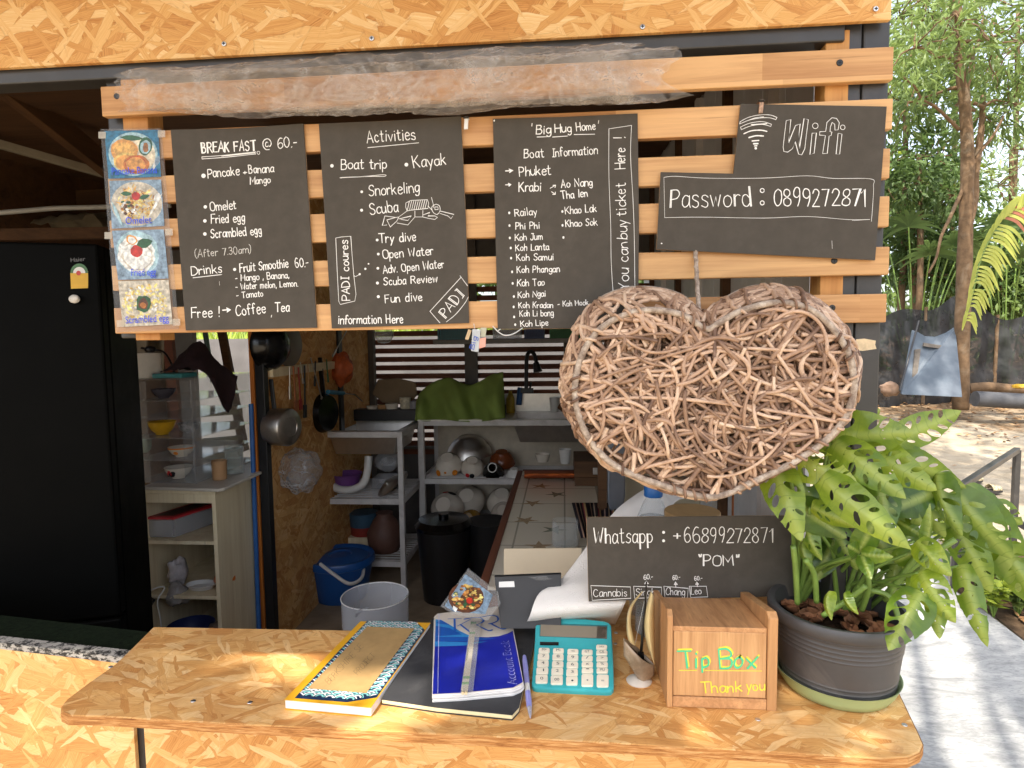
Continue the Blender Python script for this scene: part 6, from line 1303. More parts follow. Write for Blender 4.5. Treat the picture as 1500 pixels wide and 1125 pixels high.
for (xa_, ya, xb_, yb2, w_, mt, lb, nm) in [(430, 536, 434, 604, .022, col('orange_wood', 176, 104, 58), 'wooden spatula with orange handle hanging on the rail', 'spatula'), (437, 538, 441, 600, .02, col('red_handle', 168, 46, 34), 'red handled turner hanging on the rail', 'turner'), (440, 530, 444, 562, .008, STAINLESS, 'short steel skewer hanging on the rail', 'skewer'), (455, 524, 476, 600, .012, STAINLESS, 'long steel ladle hanging at a slant', 'ladle'), (446, 535, 447, 612, .022, BLACKP, 'black nylon spoon hanging on the rail', 'spoon'), (508, 484, 487, 522, .009, STAINLESS, 'curved steel hook ladle near the black strip', 'ladle')]:
    p0, p1 = X(xa_, ya, -1.405), X(xb_, yb2, -1.405); w_ *= 1.25; m = MB(); m.bar(p0, p1.lerp(p0, .25), w_*.5, .006, (1, 0, 0)); m.bar(p1.lerp(p0, .25), p1, w_*1.4, .008, (1, 0, 0)); hang(nm, lb, nm, m, mt, bevel=.002)
for xa_, ya, xb_, yb2, w_, mt, lb, nm in [(424, 537, 425, 585, .014, STAINLESS, 'steel fish slice hanging at the near end of the rail', 'fish slice'), (451, 531, 452, 578, .010, WSL, 'thin wooden stick hanging between the spoons', 'stick'), (462, 529, 461, 566, .016, BLACKP, 'black handled knife hanging behind the slanted ladle', 'knife'), (478, 526, 481, 560, .012, col('green_handle', 60, 110, 70), 'green handled peeler hanging at the far end of the rail', 'peeler')]:
    p0, p1 = X(xa_, ya, -1.41), X(xb_, yb2, -1.41); m = MB(); m.bar(p0, p1.lerp(p0, .4), w_*.6, .006, (1, 0, 0)); m.bar(p1.lerp(p0, .4), p1, w_*1.5, .006, (1, 0, 0)); hang(nm.replace(' ', '_'), lb, nm, m, mt, bevel=.002)
br_ = thing('brush', 'bottle brush with bright blue handle on the partition', 'brush', X(490, 576, -1.40), 'kitchen tools hanging on the partition'); m = MB(); m.tube([X(480, 574, -1.40), X(503, 576, -1.40)], .013, 10); m.build('handle', col('blue_handle', 62, 130, 160), br_, smooth=True); m = MB(); m.tube([X(503, 576, -1.4), X(520, 578, -1.39), X(531, 588, -1.38)], .004, 6); m.build('wire', STAINLESS, br_)
m = MB(); lumpy(m, X(500, 540, -1.40), .075, .3, 8, 1.3); hang('orange_bag', 'orange mesh bag hanging on the partition', 'bag', m, plain('orange_net', S(176, 84, 40), .6, 0, .3, 30, .4, 120), smooth=True)
m = MB(); lumpy(m, X(438, 690, -1.36), .105, .22, 17, 1.1, 40, 28); hang('clear_bag', 'crumpled clear plastic bag hanging low on the partition', 'plastic bag', m, glassy('crumpled_bag', (.9, .9, .9), .16, .15, .45, 16), smooth=True, ang=180)
# steel stands
def frame(name, label, xa_, xb_, ya, yb_, bars, loc, legw=.032):
    o_ = thing(name, label, 'metal rack', loc)
    for x in (xa_, xb_-legw):
        for y in (ya, yb_-legw):
            m = MB(); m.box(x, x+legw, y, y+legw, .012, bars[0]); m.build('leg', GREYST, o_, bevel=.003)
    for z in bars:
        m = MB(); z0 = z-.034
        if z == bars[0]: z += .001
        m.box(xa_+legw+.0005, xb_-legw-.0005, ya+.002, ya+.02, z0, z); m.box(xa_+legw+.0005, xb_-legw-.0005, yb_-.02, yb_-.002, z0, z); m.box(xa_+.004, xa_+.02, ya+legw+.0005, yb_-legw-.0005, z0, z); m.box(xb_-.02, xb_-.004, ya+legw+.0005, yb_-legw-.0005, z0, z); m.build('shelf_frame', GREYST, o_)
        if z < bars[0]:
            r_ = MB(); n_ = 12
            for k_ in range(n_): y = lerp(ya+.04, yb_-.04, k_/(n_-1)); r_.tube([(xa_+.0205, y, z-.006), (xb_-.0205, y, z-.006)], .005, 6)
            r_.build('shelf_bars', GREYST, o_)
    return o_
SY = 2.3; sx0, sx1 = P(470, 640, SY).x, P(589, 640, SY).x; zb1, zb2, zb3 = P(530, 633, SY).z, P(530, 731, SY).z, P(530, 822, SY).z
frame('sink_stand', 'narrow grey steel rack holding a loose sink beside the partition', sx0, sx1, SY, SY+.55, [zb1, zb2, zb3], (sx0, SY, 0))
sk = thing('loose_sink', 'stainless sink basin set on top of the narrow grey rack', 'sink', ((sx0+sx1)/2, SY+.27, zb1))
def basin(x0, x1, y0, y1, zt_, dp, lip=.035):
    m = MB(); o_ = [(x0, y0), (x1, y0), (x1, y1), (x0, y1)]; i_ = [(x0+lip, y0+lip), (x1-lip, y0+lip), (x1-lip, y1-lip), (x0+lip, y1-lip)]; b_ = [(x0+lip*2, y0+lip*2), (x1-lip*2, y0+lip*2), (x1-lip*2, y1-lip*2), (x0+lip*2, y1-lip*2)]
    vs = [(x, y, zt_) for x, y in o_]+[(x, y, zt_+.001) for x, y in i_]+[(x, y, zt_-dp) for x, y in b_]
    m.add(vs, [(i, (i+1) % 4, 4+(i+1) % 4, 4+i) for i in range(4)]+[(4+i, 4+(i+1) % 4, 8+(i+1) % 4, 8+i) for i in range(4)]+[(8, 9, 10, 11)]); return m
basin(sx0, sx1, SY-.01, SY+.56, zb1+.004, .15).build('basin', STAINLESS, sk, solid=.002, bevel=.004)
put_bowl(505, 708, SY+.16, zb2+.001, .085, .05, 'red bowl under the purple basket on the narrow rack', col('red_plastic', 150, 34, 40))
pbk = P(508, 700, SY+.16); m = MB(); m.lathe([(0, 0), (.07, 0), (.092, .075), (.098, .08), (.094, .078), (.068, .006), (0, .006)], (pbk.x, pbk.y, zb2+.045), 30); one('basket', 'purple plastic basket on the middle shelf of the narrow rack', 'basket', m, plain('purple_plastic', S(120, 72, 140), .4), smooth=True)
m = MB(); m.tube(catmull([P(480, 706, SY+.10), P(495, 716, SY+.08), P(515, 717, SY+.08), P(532, 708, SY+.10), P(538, 690, SY+.12), P(540, 668, SY+.14)], 8), .024, 12); one('drain_pipe', 'white bent plastic drain pipe on the narrow rack', 'pipe', m, WHITEP, smooth=True)
m = MB(); lumpy(m, P(567, 675, SY+.3), .085, .12, 4, .8); m.box(P(548, 690, SY+.3).x, P(585, 690, SY+.3).x, SY+.24, SY+.40, zb2+.001, zb2+.07); one('plastic_tub', 'cloudy plastic tub at the back of the narrow rack', 'tub', m, MILKY, smooth=True, ang=40)
for i, (x, y) in enumerate(((570, 712), (582, 706))):
    m = MB(); c_ = P(x, y, SY+.10+.05*i); m.lathe([(.085, 0), (.088, .004), (.06, .016), (.012, .022), (.012, .036), (0, .038)], c_, 28, axis=(-.55, -.35, .75)); one('steel_cover', 'steel pot cover leaning in the narrow rack, %s' % ('nearer one' if i == 0 else 'behind the other cover'), 'pot cover', m, STAINLESS, smooth=True)
c_ = P(565, 815, SY+.2); m = MB(); m.lathe([(0, 0), (.085, 0), (.11, .05), (.115, .12), (.075, .20), (.05, .23), (.055, .25), (.045, .25), (0, .24)], (c_.x, c_.y, zb3+.001), 28); one('clay_pot', 'brown clay pot on the lowest shelf of the narrow rack', 'clay pot', m, plain('brown_clay', S(96, 66, 54), .6, 0, .2, 12, .2), smooth=True, ang=60)
c_ = P(533, 768, SY+.38); m = MB(); m.lathe([(0, 0), (.085, 0), (.09, .06)], (c_.x, c_.y, zb3+.05), 24, mi=1); m.lathe([(.09, .06), (.095, .15), (.088, .15), (0, .148)], (c_.x, c_.y, zb3+.05), 24); m.box(c_.x-.11, c_.x+.16, c_.y-.09, c_.y+.09, zb3, zb3+.05, mi=2); one('small_tub', 'blue tub with red base on boards in the narrow rack', 'tub', m, [col('dull_blue', 60, 90, 110), col('dull_red', 150, 56, 44), WPALE], smooth=True, ang=40)
# black tray with cups, cutting board
ty = SY+.42; tz = zb1+.012; m = MB(); a_ = P(518, 606, ty); b_ = P(612, 606, ty); m.box(a_.x, b_.x, ty, ty+.12, tz, tz+.075); one('black_tray', 'long black tray of cups at the back of the loose sink', 'tray', m, BLACKP, bevel=.004)
for i, (x, w_, h_, mt, lb) in enumerate([(545, .04, .02, CERAM, 'flat white saucer lying in the black tray'), (560, .035, .028, col('wooden_item', 170, 130, 86), 'small wooden block in the black tray'), (574, .045, .035, CERAM, 'white sponge cup in the black tray'), (594, .04, .075, plain('cup_print', S(196, 188, 164), .3, 0, .3, 50), 'cream mug with green print in the black tray'), (606, .03, .05, col('grey_cup', 140, 136, 138), 'grey cup at the end of the black tray')]):
    c_ = P(x, 598, ty+.06); m = MB(); m.lathe([(0, 0), (w_*.85, 0), (w_, h_), (w_-.004, h_), (0, h_*.3)], (c_.x, c_.y, tz+.0755), 20); one('cup', lb, 'cup', m, mt, 'cups in the black tray', smooth=True, ang=50)
m = MB(); pts_ = [P(x, y, 2.95) for x, y in ((545, 577), (553, 556), (582, 554), (608, 560), (611, 578), (600, 592), (560, 590))]; m.prism(pts_, (0, .025, 0)); one('cutting_board', 'worn wooden cutting board standing behind the cups', 'cutting board', m, plain('old_cutting_board', S(132, 112, 86), .8, 0, .12, 12), bevel=.008)
# sink unit
KY = 2.62; kx0, kx1 = P(612, 620, KY).x, .30; zk = P(700, 616, KY).z; zk2 = P(700, 702, KY).z; zk3 = P(700, 778, KY).z
frame('sink_unit', 'long grey steel sink unit with shelves along the slatted back wall', kx0, kx1, KY, KY+.52, [zk, zk2, zk3], (kx0, KY, 0), .036)
m = MB(); m.box(kx0+.04, kx1, KY+.44, KY+.445, .3, zk-.05); one('splash_board', 'beige board closing the back of the sink unit', 'board', m, plain('beige_board', S(196, 184, 164), .7))
sk2 = thing('kitchen_sink', 'stainless kitchen sink with ribbed back in the long sink unit', 'sink', (-.3, KY+.25, zk))
bx_ = P(742, 605, KY).x; basin(bx_-.02, kx1, KY-.01, KY+.46, zk+.004, .16, .05).build('basin', STAINLESS, sk2, solid=.002, bevel=.006)
m = MB(); m.box(kx0, bx_-.021, KY-.008, KY+.46, zk+.0015, zk+.005); m.build('drain_board', STAINLESS, sk2)
m = MB(); m.box(kx0, kx1, KY+.47, KY+.48, zk+.002, zk+.13); m.build('splashback', STAINLESS, sk2)
m = MB(); fz = zk+.1; m.tube(catmull([P(771, 572, KY+.42), P(771, 545, KY+.42), P(772, 522, KY+.41), P(777, 515, KY+.39), P(783, 520, KY+.36), P(786, 533, KY+.34)], 6), .014, 10); m.tube([P(785, 531, KY+.34), P(788, 545, KY+.33)], [.02, .032], 12); m.obox(P(772, 572, KY+.41), (.045, 0, 0), (0, .02, 0), (0, 0, .016)); m.tube([P(776, 570, KY+.4), P(778, 560, KY+.4)], .008, 8)
one('faucet', 'black gooseneck faucet over the kitchen sink', 'faucet', m, BLACKP, smooth=True, ang=40)
m = MB(); m.tube([P(762, 568, KY+.43), P(760, 593, KY+.40)], .020, 10); one('blue_pipe', 'short blue water pipe beside the black faucet', 'pipe', m, col('blue_pvc', 46, 92, 150), smooth=True)
gt = thing('green_towel', 'olive green towel draped over the dish rack beside the sink', 'towel', P(675, 590, KY+.2))
prof_t = [(610, 588), (616, 575), (630, 563), (645, 556), (660, 554), (676, 561), (690, 564), (705, 558), (720, 549), (737, 545)]
pt2 = [(v.x, v.y) for v in catmull([(x, y, 0) for x, y in prof_t], 5)]; bt2 = [(608, 616), (625, 617), (650, 615), (670, 617), (690, 618), (710, 617), (725, 615), (740, 612)]; bt3 = [(v.x, v.y) for v in catmull([(x, y, 0) for x, y in bt2], 7)]
def gfn(u, v):
    i = u*(len(pt2)-1); i0 = min(int(i), len(pt2)-2); tx, ty_ = [lerp(a, b_, i-i0) for a, b_ in zip(pt2[i0], pt2[i0+1])]
    j = u*(len(bt3)-1); j0 = min(int(j), len(bt3)-2); bx, by = [lerp(a, b_, j-j0) for a, b_ in zip(bt3[j0], bt3[j0+1])]
    if v < .3: k_ = v/.3; return P(tx, ty_, KY+.40-.22*k_)+V((0, 0, -.02*(1-k_)))
    k_ = (v-.3)/.7; return P(lerp(tx, bx, k_), lerp(ty_, by, k_), KY+.18-.19*k_**.7 - .045*sin(k_*2.6)*sin(u*15+k_*2.2) - .02*sin(k_*2.0)*sin(u*31-k_*3) + .02*mnoise.noise(V((u*6, k_*3, 2))))
m = MB(); m.grid(gfn, 60, 30); m.build('cloth', plain('olive_towel', S(132, 152, 78), .95, 0, .08, 6, .6, 500, .1), gt, smooth=True, ang=180, solid=.004)
m = MB(); m.box(P(622, 600, KY+.1).x, P(735, 600, KY+.1).x, KY+.14, KY+.38, zk+.006, zk+.06); one('dish_rack', 'dark dish rack hidden under the green towel', 'dish rack', m, BLACKP)
m = MB(); m.tube([P(821, 594, KY+.02), P(846, 612, KY-.05)], .028, 12); one('rolling_pin', 'brown wooden rolling pin across the corner of the sink', 'rolling pin', m, WDK, smooth=True)
# dishes on the sink unit shelves
def tilted(px, py, Y, r, h, label, mat, ax=(0, -.75, .66), nm='bowl', deco=None):
    c_ = P(px, py, Y); o_ = thing(nm, label, 'bowl', c_, 'dishes drying on the sink unit'); m = MB(); a_ = V(ax).normalized()
    m.lathe([(0, h), (r*.45, h), (r*.47, h-.008), (r*.72, h*.72), (r*.93, h*.3), (r, 0), (r-.004, 0), (r*.9, h*.3), (0, h*.8)], c_-a_*h*.5, 28, axis=a_); m.build('bowl', mat, o_, smooth=True, ang=70)
    if deco:
        for (an, t_, rr, mt) in deco:
            q = a_.to_track_quat('Z', 'Y'); rad = lerp(r*.96, r*.6, t_)*1.03; d_ = q @ V((cos(an), sin(an), .5)).normalized(); cc2 = c_-a_*h*.5+q @ V((rad*cos(an), rad*sin(an), h*t_))+d_*.006; u_ = d_.orthogonal().normalized(); w_ = d_.cross(u_); m = MB(); m.add([cc2+u_*rr*cos(b_)+w_*rr*sin(b_) for b_ in [2*pi*i/10 for i in range(10)]], [list(range(10))]); m.build('painted_motif', mt, o_)
    return o_
tilted(687, 652, KY+.32, .16, .12, 'large steel mixing bowl turned over on the sink unit shelf', STAINLESS, (0, -.15, 1))
tilted(656, 676, KY+.14, .095, .085, 'white bowl with orange flowers turned over on the shelf', CERAM, (-.05, -.6, .8), deco=[(-.9, .14, .020, ORG), (-2.2, .10, .022, ORG), (-1.6, .30, .009, ORG)])
tilted(692, 680, KY+.12, .080, .075, 'white bowl with small red rooster motif turned over', CERAM, (.08, -.6, .8), deco=[(-2.0, .10, .015, REDG), (-1.62, .12, .017, BLKG)])
tilted(735, 670, KY+.28, .095, .09, 'glossy brown bowl turned over behind the black cup', plain('brown_glaze', S(122, 62, 30), .2), (0, -.3, 1))
tilted(722, 690, KY+.10, .075, .10, 'black cup turned over with white ring on its base', BLACKG, (0, -.8, .6), 'cup')
m = MB(); c_ = P(721, 685, KY+.03); m.tube([c_+V((.028*cos(a), .01*sin(a), .028*sin(a))) for a in [2*pi*i/20 for i in range(20)]], .0035, 6, closed=True); one('ring_mark', 'white ring mark printed on the base of the black cup', 'ring', m, WHITEP)
tilted(753, 692, KY+.10, .058, .055, 'small white porcelain bowl at the end of the shelf', WHITEP, (0, -.2, 1), deco=[(-1.0, .3, .010, col('leaf_green', 40, 110, 80))])
tilted(652, 742, KY+.10, .115, .10, 'cream rooster bowl on the lower shelf facing forward', CERAM, (-.1, -.85, .5), deco=[(1.7, .4, .022, REDG), (1.2, .45, .03, BLKG)])
tilted(685, 730, KY+.24, .115, .10, 'cream rooster bowl behind the front one on the lower shelf', CERAM, (-.05, -.75, .6), deco=[(1.2, .4, .025, BLKG)])
tilted(688, 760, KY+.06, .07, .09, 'mustard yellow mug lying on the lower shelf', plain('mustard_glaze', S(160, 120, 40), .25), (-.1, -.9, .4), 'mug')
tilted(735, 730, KY+.2, .105, .11, 'tall cream bowl turned over on the lower shelf', CERAM, (.05, -.6, .8)); tilted(737, 750, KY+.07, .085, .06, 'small cream bowl in front on the lower shelf', CERAM, (0, -.8, .6))
# bins and bucket
bk = Z(489, 886, .012); bk.y += .13; rr = 50/900*((bk-EYE).dot(FW)-.05)
bu = thing('bucket', 'blue plastic bucket with lid and pale handle on the floor', 'bucket', bk)
hb = P(489, 812, bk.y).z-.012
BLU = plain('blue_plastic', S(28, 82, 148), .35, 0, .08, 8, .03)
m = MB(); m.lathe([(0, .001), (rr*.72, .001), (rr*.74, .01), (rr*.93, hb-.05), (rr*.95, hb-.02)], bk, 36); m.build('pail', BLU, bu, smooth=True)
m = MB(); m.lathe([(rr*.96, hb-.045), (rr*1.0, hb-.04), (rr*1.0, hb-.012), (rr*.97, hb), (rr*.85, hb-.004), (rr*.8, hb-.012), (rr*.35, hb+.006), (rr*.3, hb-.002), (0, hb)], bk, 40); m.build('lid', BLU, bu, smooth=True, ang=35)
m = MB(); q = catmull([P(469, 826, bk.y-rr*.9), P(490, 842, bk.y-rr*1.12), P(512, 855, bk.y-rr*1.1), P(530, 846, bk.y-rr*.7), P(533, 824, bk.y-.02)], 8); m.tube(q, .010, 10); m.build('handle', WHITEP, bu, smooth=True)
for i, (x, y, w_, ht_, lb) in enumerate([(650, 880, 40, 762, 'black lidded rubbish bin in front of the sink unit'), (716, 876, 32, 758, 'black rubbish bag bin beside the lidded bin')]):
    c_ = Z(x, y, .012); c_.y += .05; r_ = w_/900*(c_-EYE).dot(FW); h_ = P(x, ht_, c_.y).z-.03; o_ = thing('rubbish_bin', lb, 'bin', c_, 'black bins by the sink'); m = MB(); m.lathe([(0, .001), (r_*.78, .001), (r_, h_), (r_*.96, h_), (0, h_-.02)], c_, 30); m.build('tub', BLACKP, o_, smooth=True, ang=60)
    if i == 0: m = MB(); m.lathe([(r_*1.03, h_-.02), (r_*1.06, h_), (r_*.9, h_+.03), (.03, h_+.04), (.03, h_+.06), (0, h_+.06)], c_, 30); m.build('lid', BLACKG, o_, smooth=True, ang=40)
# clear jug on a stool
jy = .95; jc = P(551, 925, jy); zj = P(551, 872, jy).z; r_ = 48/900*((P(551, 872, jy)-EYE).dot(FW))
ju = thing('measuring_jug', 'large cloudy plastic measuring jug with spout behind the counter', 'jug', (jc.x, jy, zj-.24))
m = MB(); prf = [(0, 0), (r_*.93, 0), (r_*.95, .01), (r_, .24)]
m.lathe([(0, .004), (r_*.93, .004), (r_*.95, .012), (r_*.985, .12), (r_*.99, .125), (r_, .235), (r_+.002, .24)], (jc.x, jy, zj-.24), 40)
m.add([P(518, 884, jy-r_*.8)+V((0, -.002, 0)), P(520, 892, jy-r_*.95)+V((0, -.012, -.002)), P(540, 889, jy-r_*1.0)+V((0, -.002, 0)), P(522, 905, jy-r_*.95)], [(0, 3, 1), (1, 3, 2)]); m.build('vessel', MILKY, ju, smooth=True, ang=60, solid=.002)
m = MB(); m.tube([V((jc.x+(r_+.001)*cos(a), jy+(r_+.001)*sin(a), zj)) for a in [2*pi*i/48 for i in range(48)]], .0022, 6, closed=True); m.build('rim', WHITEP, ju, smooth=True)
st_ = thing('stool', 'low wooden stool carrying the measuring jug behind the counter', 'stool', (jc.x, jy, .012)); m = MB(); m.box(jc.x-.16, jc.x+.16, jy-.16, jy+.16, zj-.265, zj-.2405); m.build('seat', WST, st_, bevel=.004)
for a in (-1, 1):
    for b_ in (-1, 1): m = MB(); m.box(jc.x+a*.13-.018, jc.x+a*.13+.018, jy+b_*.13-.018, jy+b_*.13+.018, .012, zj-.2655); m.build('leg', WST, st_)
# tiled table
TZ2 = .75; tl = thing('tiled_table', 'long kitchen table with cream starfish tiles and brown edge', 'table', (-.2, 1.6, 0))
q = [Z(704, 850, TZ2), Z(766, 690, TZ2), Z(846, 690, TZ2), Z(846, 690, TZ2), Z(905, 850, TZ2)]
tx0, tx1 = q[0].x, P(846, 705, q[1].y).x+.02; ty0, ty1 = q[0].y-.05, Z(770, 690, TZ2).y
n = N('starfish_tiles'); co = n.obj(); sep = n.n('SeparateXYZ', i0=co)
bri = n.n('TexBrick', {'offset': 0.0}, Vector=co, Color1=S(226, 214, 190), Color2=S(218, 206, 184), Mortar=S(166, 156, 138), Scale=1.0); bri.inputs['Mortar Size'].default_value = .004; bri.inputs['Brick Width'].default_value = .2; bri.inputs['Row Height'].default_value = .3
TILE = n.done(n.pr(bri.outputs[0], .22, 0, .5))
tw = .44
lsk = (Z(766, 690, TZ2).x-Z(704, 850, TZ2).x)
m = MB(); m.box(tx0+.03, tx0+tw, ty0, ty1, TZ2-.012, TZ2); m.build('tiled_top', TILE, tl)
m = MB(); m.box(tx0, tx0+.0295, ty0, ty1, TZ2-.04, TZ2+.004); m.box(tx0+.0295, tx0+tw, ty1+.0005, ty1+.03, TZ2-.04, TZ2+.004); m.build('edge_frame', WREDY, tl, bevel=.002)
for x in (tx0+.02, tx0+tw-.07):
    for y in (ty0+.03, ty1-.05): m = MB(); m.box(x, x+.05, y, y+.05, .012, TZ2-.0405); m.build('leg', WRED, tl)
sf = MB(); rs = random.Random(3)
for px, py, mi in ((792, 712, 0), (815, 724, 1), (780, 737, 0), (770, 762, 0), (812, 776, 1), (790, 800, 0)):
    c_ = Z(px, py, TZ2+.0006); a0 = rs.uniform(0, 6)
    sf.add([c_]+[c_+V((cos(a0+i*pi/5)*(.062 if i % 2 == 0 else .022)*1.0, sin(a0+i*pi/5)*(.062 if i % 2 == 0 else .022), 0)) for i in range(10)], [(0, 1+i, 1+(i+1) % 10) for i in range(10)], mi=mi)
sf.build('starfish_print', [plain('tan_print', S(168, 140, 106), .25, 0, .2, 60), plain('grey_green_print', S(128, 128, 108), .25, 0, .2, 60)], tl)
m = MB(); m.grid(lambda u, v: Z(lerp(768, 842, u), lerp(690, 700, v), TZ2+.01+.05*sin(pi*v)*(1+.3*mnoise.noise(V((u*5, v*3, 1))))), 20, 8); one('orange_cloth', 'orange and grey cloth lying across the far end of the tiled table', 'cloth', m, plain('orange_cloth', S(186, 92, 36), .9, 0, .3, 8, .3, 200), smooth=True, ang=180, solid=.004)
wb = thing('wooden_box', 'dark brown wooden box with metal clasp on the tiled table', 'box', P(865, 715, 2.0)); m = MB(); a_, b_ = P(842, 735, 1.95), P(886, 735, 1.95); m.box(a_.x, b_.x, 1.95, 2.25, TZ2+.001, P(860, 700, 1.95).z); m.build('body', WDK, wb, bevel=.003); m = MB(); m.box(a_.x-.002, b_.x+.002, 1.948, 2.252, P(860, 699.5, 1.95).z, P(860, 676, 1.95).z); m.build('lid', WDK, wb, bevel=.003); m = MB(); c_ = P(872, 690, 1.946); m.box(c_.x-.012, c_.x+.022, 1.940, 1.947, c_.z-.018, c_.z+.018); m.build('clasp', STAINLESS, wb, bevel=.002)
scl = MB(); scl.grid(lambda u, v: Z(lerp(838+14*v, 902, u), lerp(737, 788, v), TZ2+.012+.10*sin(pi*v*.8)*(.6+.4*u)+.012*sin(u*26)), 40, 12)
n = N('striped_cloth'); uv_ = n.n('Attribute', {'attribute_name': 'leafuv'}).outputs['Vector']; sx_ = n.n('SeparateXYZ', i0=uv_).outputs[0]
STR = n.done(n.pr(n.ramp(n.math('FRACT', n.math('MULTIPLY', sx_, 3.0)), [(0, S(44, 38, 44)), (.18, S(170, 140, 120)), (.26, S(40, 36, 46)), (.45, S(196, 176, 150)), (.52, S(50, 40, 44)), (.7, S(150, 60, 70)), (.78, S(190, 160, 110)), (.9, S(50, 44, 50))], 'CONSTANT'), .95, 0, .1))
o_ = one('striped_cloth', 'striped woven cloth heaped on the near end of the tiled table', 'cloth', scl, STR, smooth=True, ang=180, solid=.005)
d_ = o_.children[0].data if o_.children else [c for c in SC.objects if c.parent == o_][0].data
l_ = d_.attributes.new('leafuv', 'FLOAT_VECTOR', 'POINT'); l_.data.foreach_set('vector', [x for j in range(13) for i in range(41) for x in (i/40, j/12, 0)])
# right side
m = MB(); pts_ = [P(x, y, 1.30) for x, y in ((890, 640), (916, 632), (916, 728), (912, 745), (902, 754), (893, 748), (890, 735))]; m.prism(pts_, (0, .02, 0)); one('metal_tray', 'dull silver tray standing on edge under the heart', 'tray', m, plain('dull_tray', S(132, 138, 148), .35, .6, .1, 12), bevel=.006)
m = MB(); m.box(P(916, 700, 1.5).x, P(1046, 700, 1.5).x, 1.5, 1.9, .012, P(950, 560, 1.5).z); one('cream_cupboard', 'cream painted cupboard behind the water bottle', 'cupboard', m, plain('cream_paint', S(196, 184, 156), .55, 0, .06, 5), bevel=.006)
m = MB(); m.box(P(876, 700, 1.32).x, P(889, 700, 1.32).x, 1.32, 1.36, .012, P(880, 560, 1.32).z); one('brown_post', 'narrow brown timber post beside the silver tray', 'post', m, WDK)
for xa_, xb_, Y, mt, lb in ((1046, 1053, 1.1, plain('white_strip', S(196, 192, 182), .5), 'white edge of a rack under the heart tip'), (1054, 1068, 1.12, col('teal_strip', 40, 128, 118), 'teal strip beside the white rack edge'), (1069, 1080, 1.1, WRED, 'dark red timber strip beside the teal strip'), (1081, 1088, 1.08, plain('grey_strip', S(140, 140, 140), .4), 'grey metal strip beside the orange plank')):
    m = MB(); m.box(P(xa_, 720, Y).x, P(xb_, 720, Y).x, Y, Y+.03, .012, P(1060, 640, Y).z); one('upright_strip', lb, 'strip', m, mt, 'uprights under the heart')
m = MB(); m.box(P(1069, 720, .95).x+.02, .612, .95, .97, .012, P(1100, 600, .95).z); one('orange_plank', 'orange varnished plank door on the right side of the kiosk', 'plank door', m, WORG, bevel=.002)
# upper shelf with baskets
UZ = P(740, 497, 2.85).z; m = MB(); m.box(P(634, 500, 2.85).x, .5, 2.85, 3.12, UZ-.028, UZ); one('upper_shelf', 'grey timber shelf along the slatted back wall', 'shelf', m, plain('grey_shelf', S(120, 114, 108), .6), bevel=.002)
for xa_, xb_, yt, mt, lb in ((641, 688, 470, col('teal_basket', 44, 104, 112), 'teal slotted basket on the upper shelf'), (722, 762, 480, MILKY, 'clear plastic box on the upper shelf'), (768, 797, 482, col('blue_tub', 36, 56, 96), 'dark blue tub on the upper shelf'), (805, 856, 474, col('green_basket', 40, 106, 56), 'green slotted basket on the upper shelf')):
    a_, b_ = P(xa_, 496, 2.9).x, P(xb_, 496, 2.9).x; zz = P(700, yt, 2.9).z; o_ = thing('basket', lb, 'basket', ((a_+b_)/2, 2.98, UZ), 'baskets on the upper shelf'); m = MB()
    nb = 13
    for k_ in range(nb): x = lerp(a_, b_, k_/nb); m.box(x, x+(b_-a_)/nb*.62, 2.90, 2.905, UZ+.012, zz-.008)
    m.box(a_, b_, 2.899, 2.906, UZ+.001, UZ+.014); m.box(a_, b_, 2.897, 2.907, zz-.010, zz); m.build('slotted_side', mt, o_)
    m = MB(); m.box(a_, a_+.004, 2.907, 3.08, UZ+.001, zz); m.box(b_-.004, b_, 2.907, 3.08, UZ+.001, zz); m.box(a_, b_, 3.076, 3.08, UZ+.001, zz); m.build('walls', mt, o_)
lb_ = thing('light_bulb', 'unlit clear light bulb hanging from the roof above the stand', 'light bulb', P(565, 485, 2.2)); m = MB(); m.lathe([(0, -.10), (.035, -.092), (.055, -.06), (.055, -.035), (.03, .0), (.02, .02)], P(562, 478, 2.2), 24); m.build('bulb', glassy('bulb_glass', (.8, .82, .8), .18, .03, .7), lb_, smooth=True); m = MB(); m.tube([P(562, 474, 2.2), P(562, 474, 2.2)+V((0, 0, .08))], .02, 12); m.tube([P(562, 470, 2.2)+V((0, 0, .06)), P(562, 300, 2.2)+V((0, 0, .3))], .004, 6); m.build('socket', BLACKP, lb_, smooth=True)
# small things tied under the screen
tg = thing('hanging_tags', 'small plastic tags hanging below the screen, one printed Big', 'tags', P(695, 490, -.01))
for pts2, mt, dy in ((((692, 482), (704, 482), (701, 516), (690, 514)), glassy('tag_clear', (.95, .98, .98), .5, .2, .3), -.012), (((702, 496), (712, 494), (711, 508), (701, 511)), col('pink_tag', 226, 160, 140), -.010), (((686, 482), (691, 484), (686, 498), (681, 497)), col('beige_tag', 190, 164, 124), -.008), (((704, 480), (713, 480), (711, 494), (704, 493)), col('pale_tag', 190, 186, 160), -.006)):
    m = MB(); m.prism([P(x, y, dy) for x, y in pts2], (0, .0015, 0)); m.build('tag', mt, tg, bevel=.0006)
k = Ink((0, -.012, 0), (0, -1, 0), .001); k.text('Big', 694, 512, 699, 494, 7, 1.5); k.build('lettering', col('blue_ink', 50, 80, 170), tg)
m = MB(); m.tube([P(694, 474, -.004), P(696, 484, -.009), P(703, 485, -.008)], .0008, 5); m.build('string', CHALKD, tg)
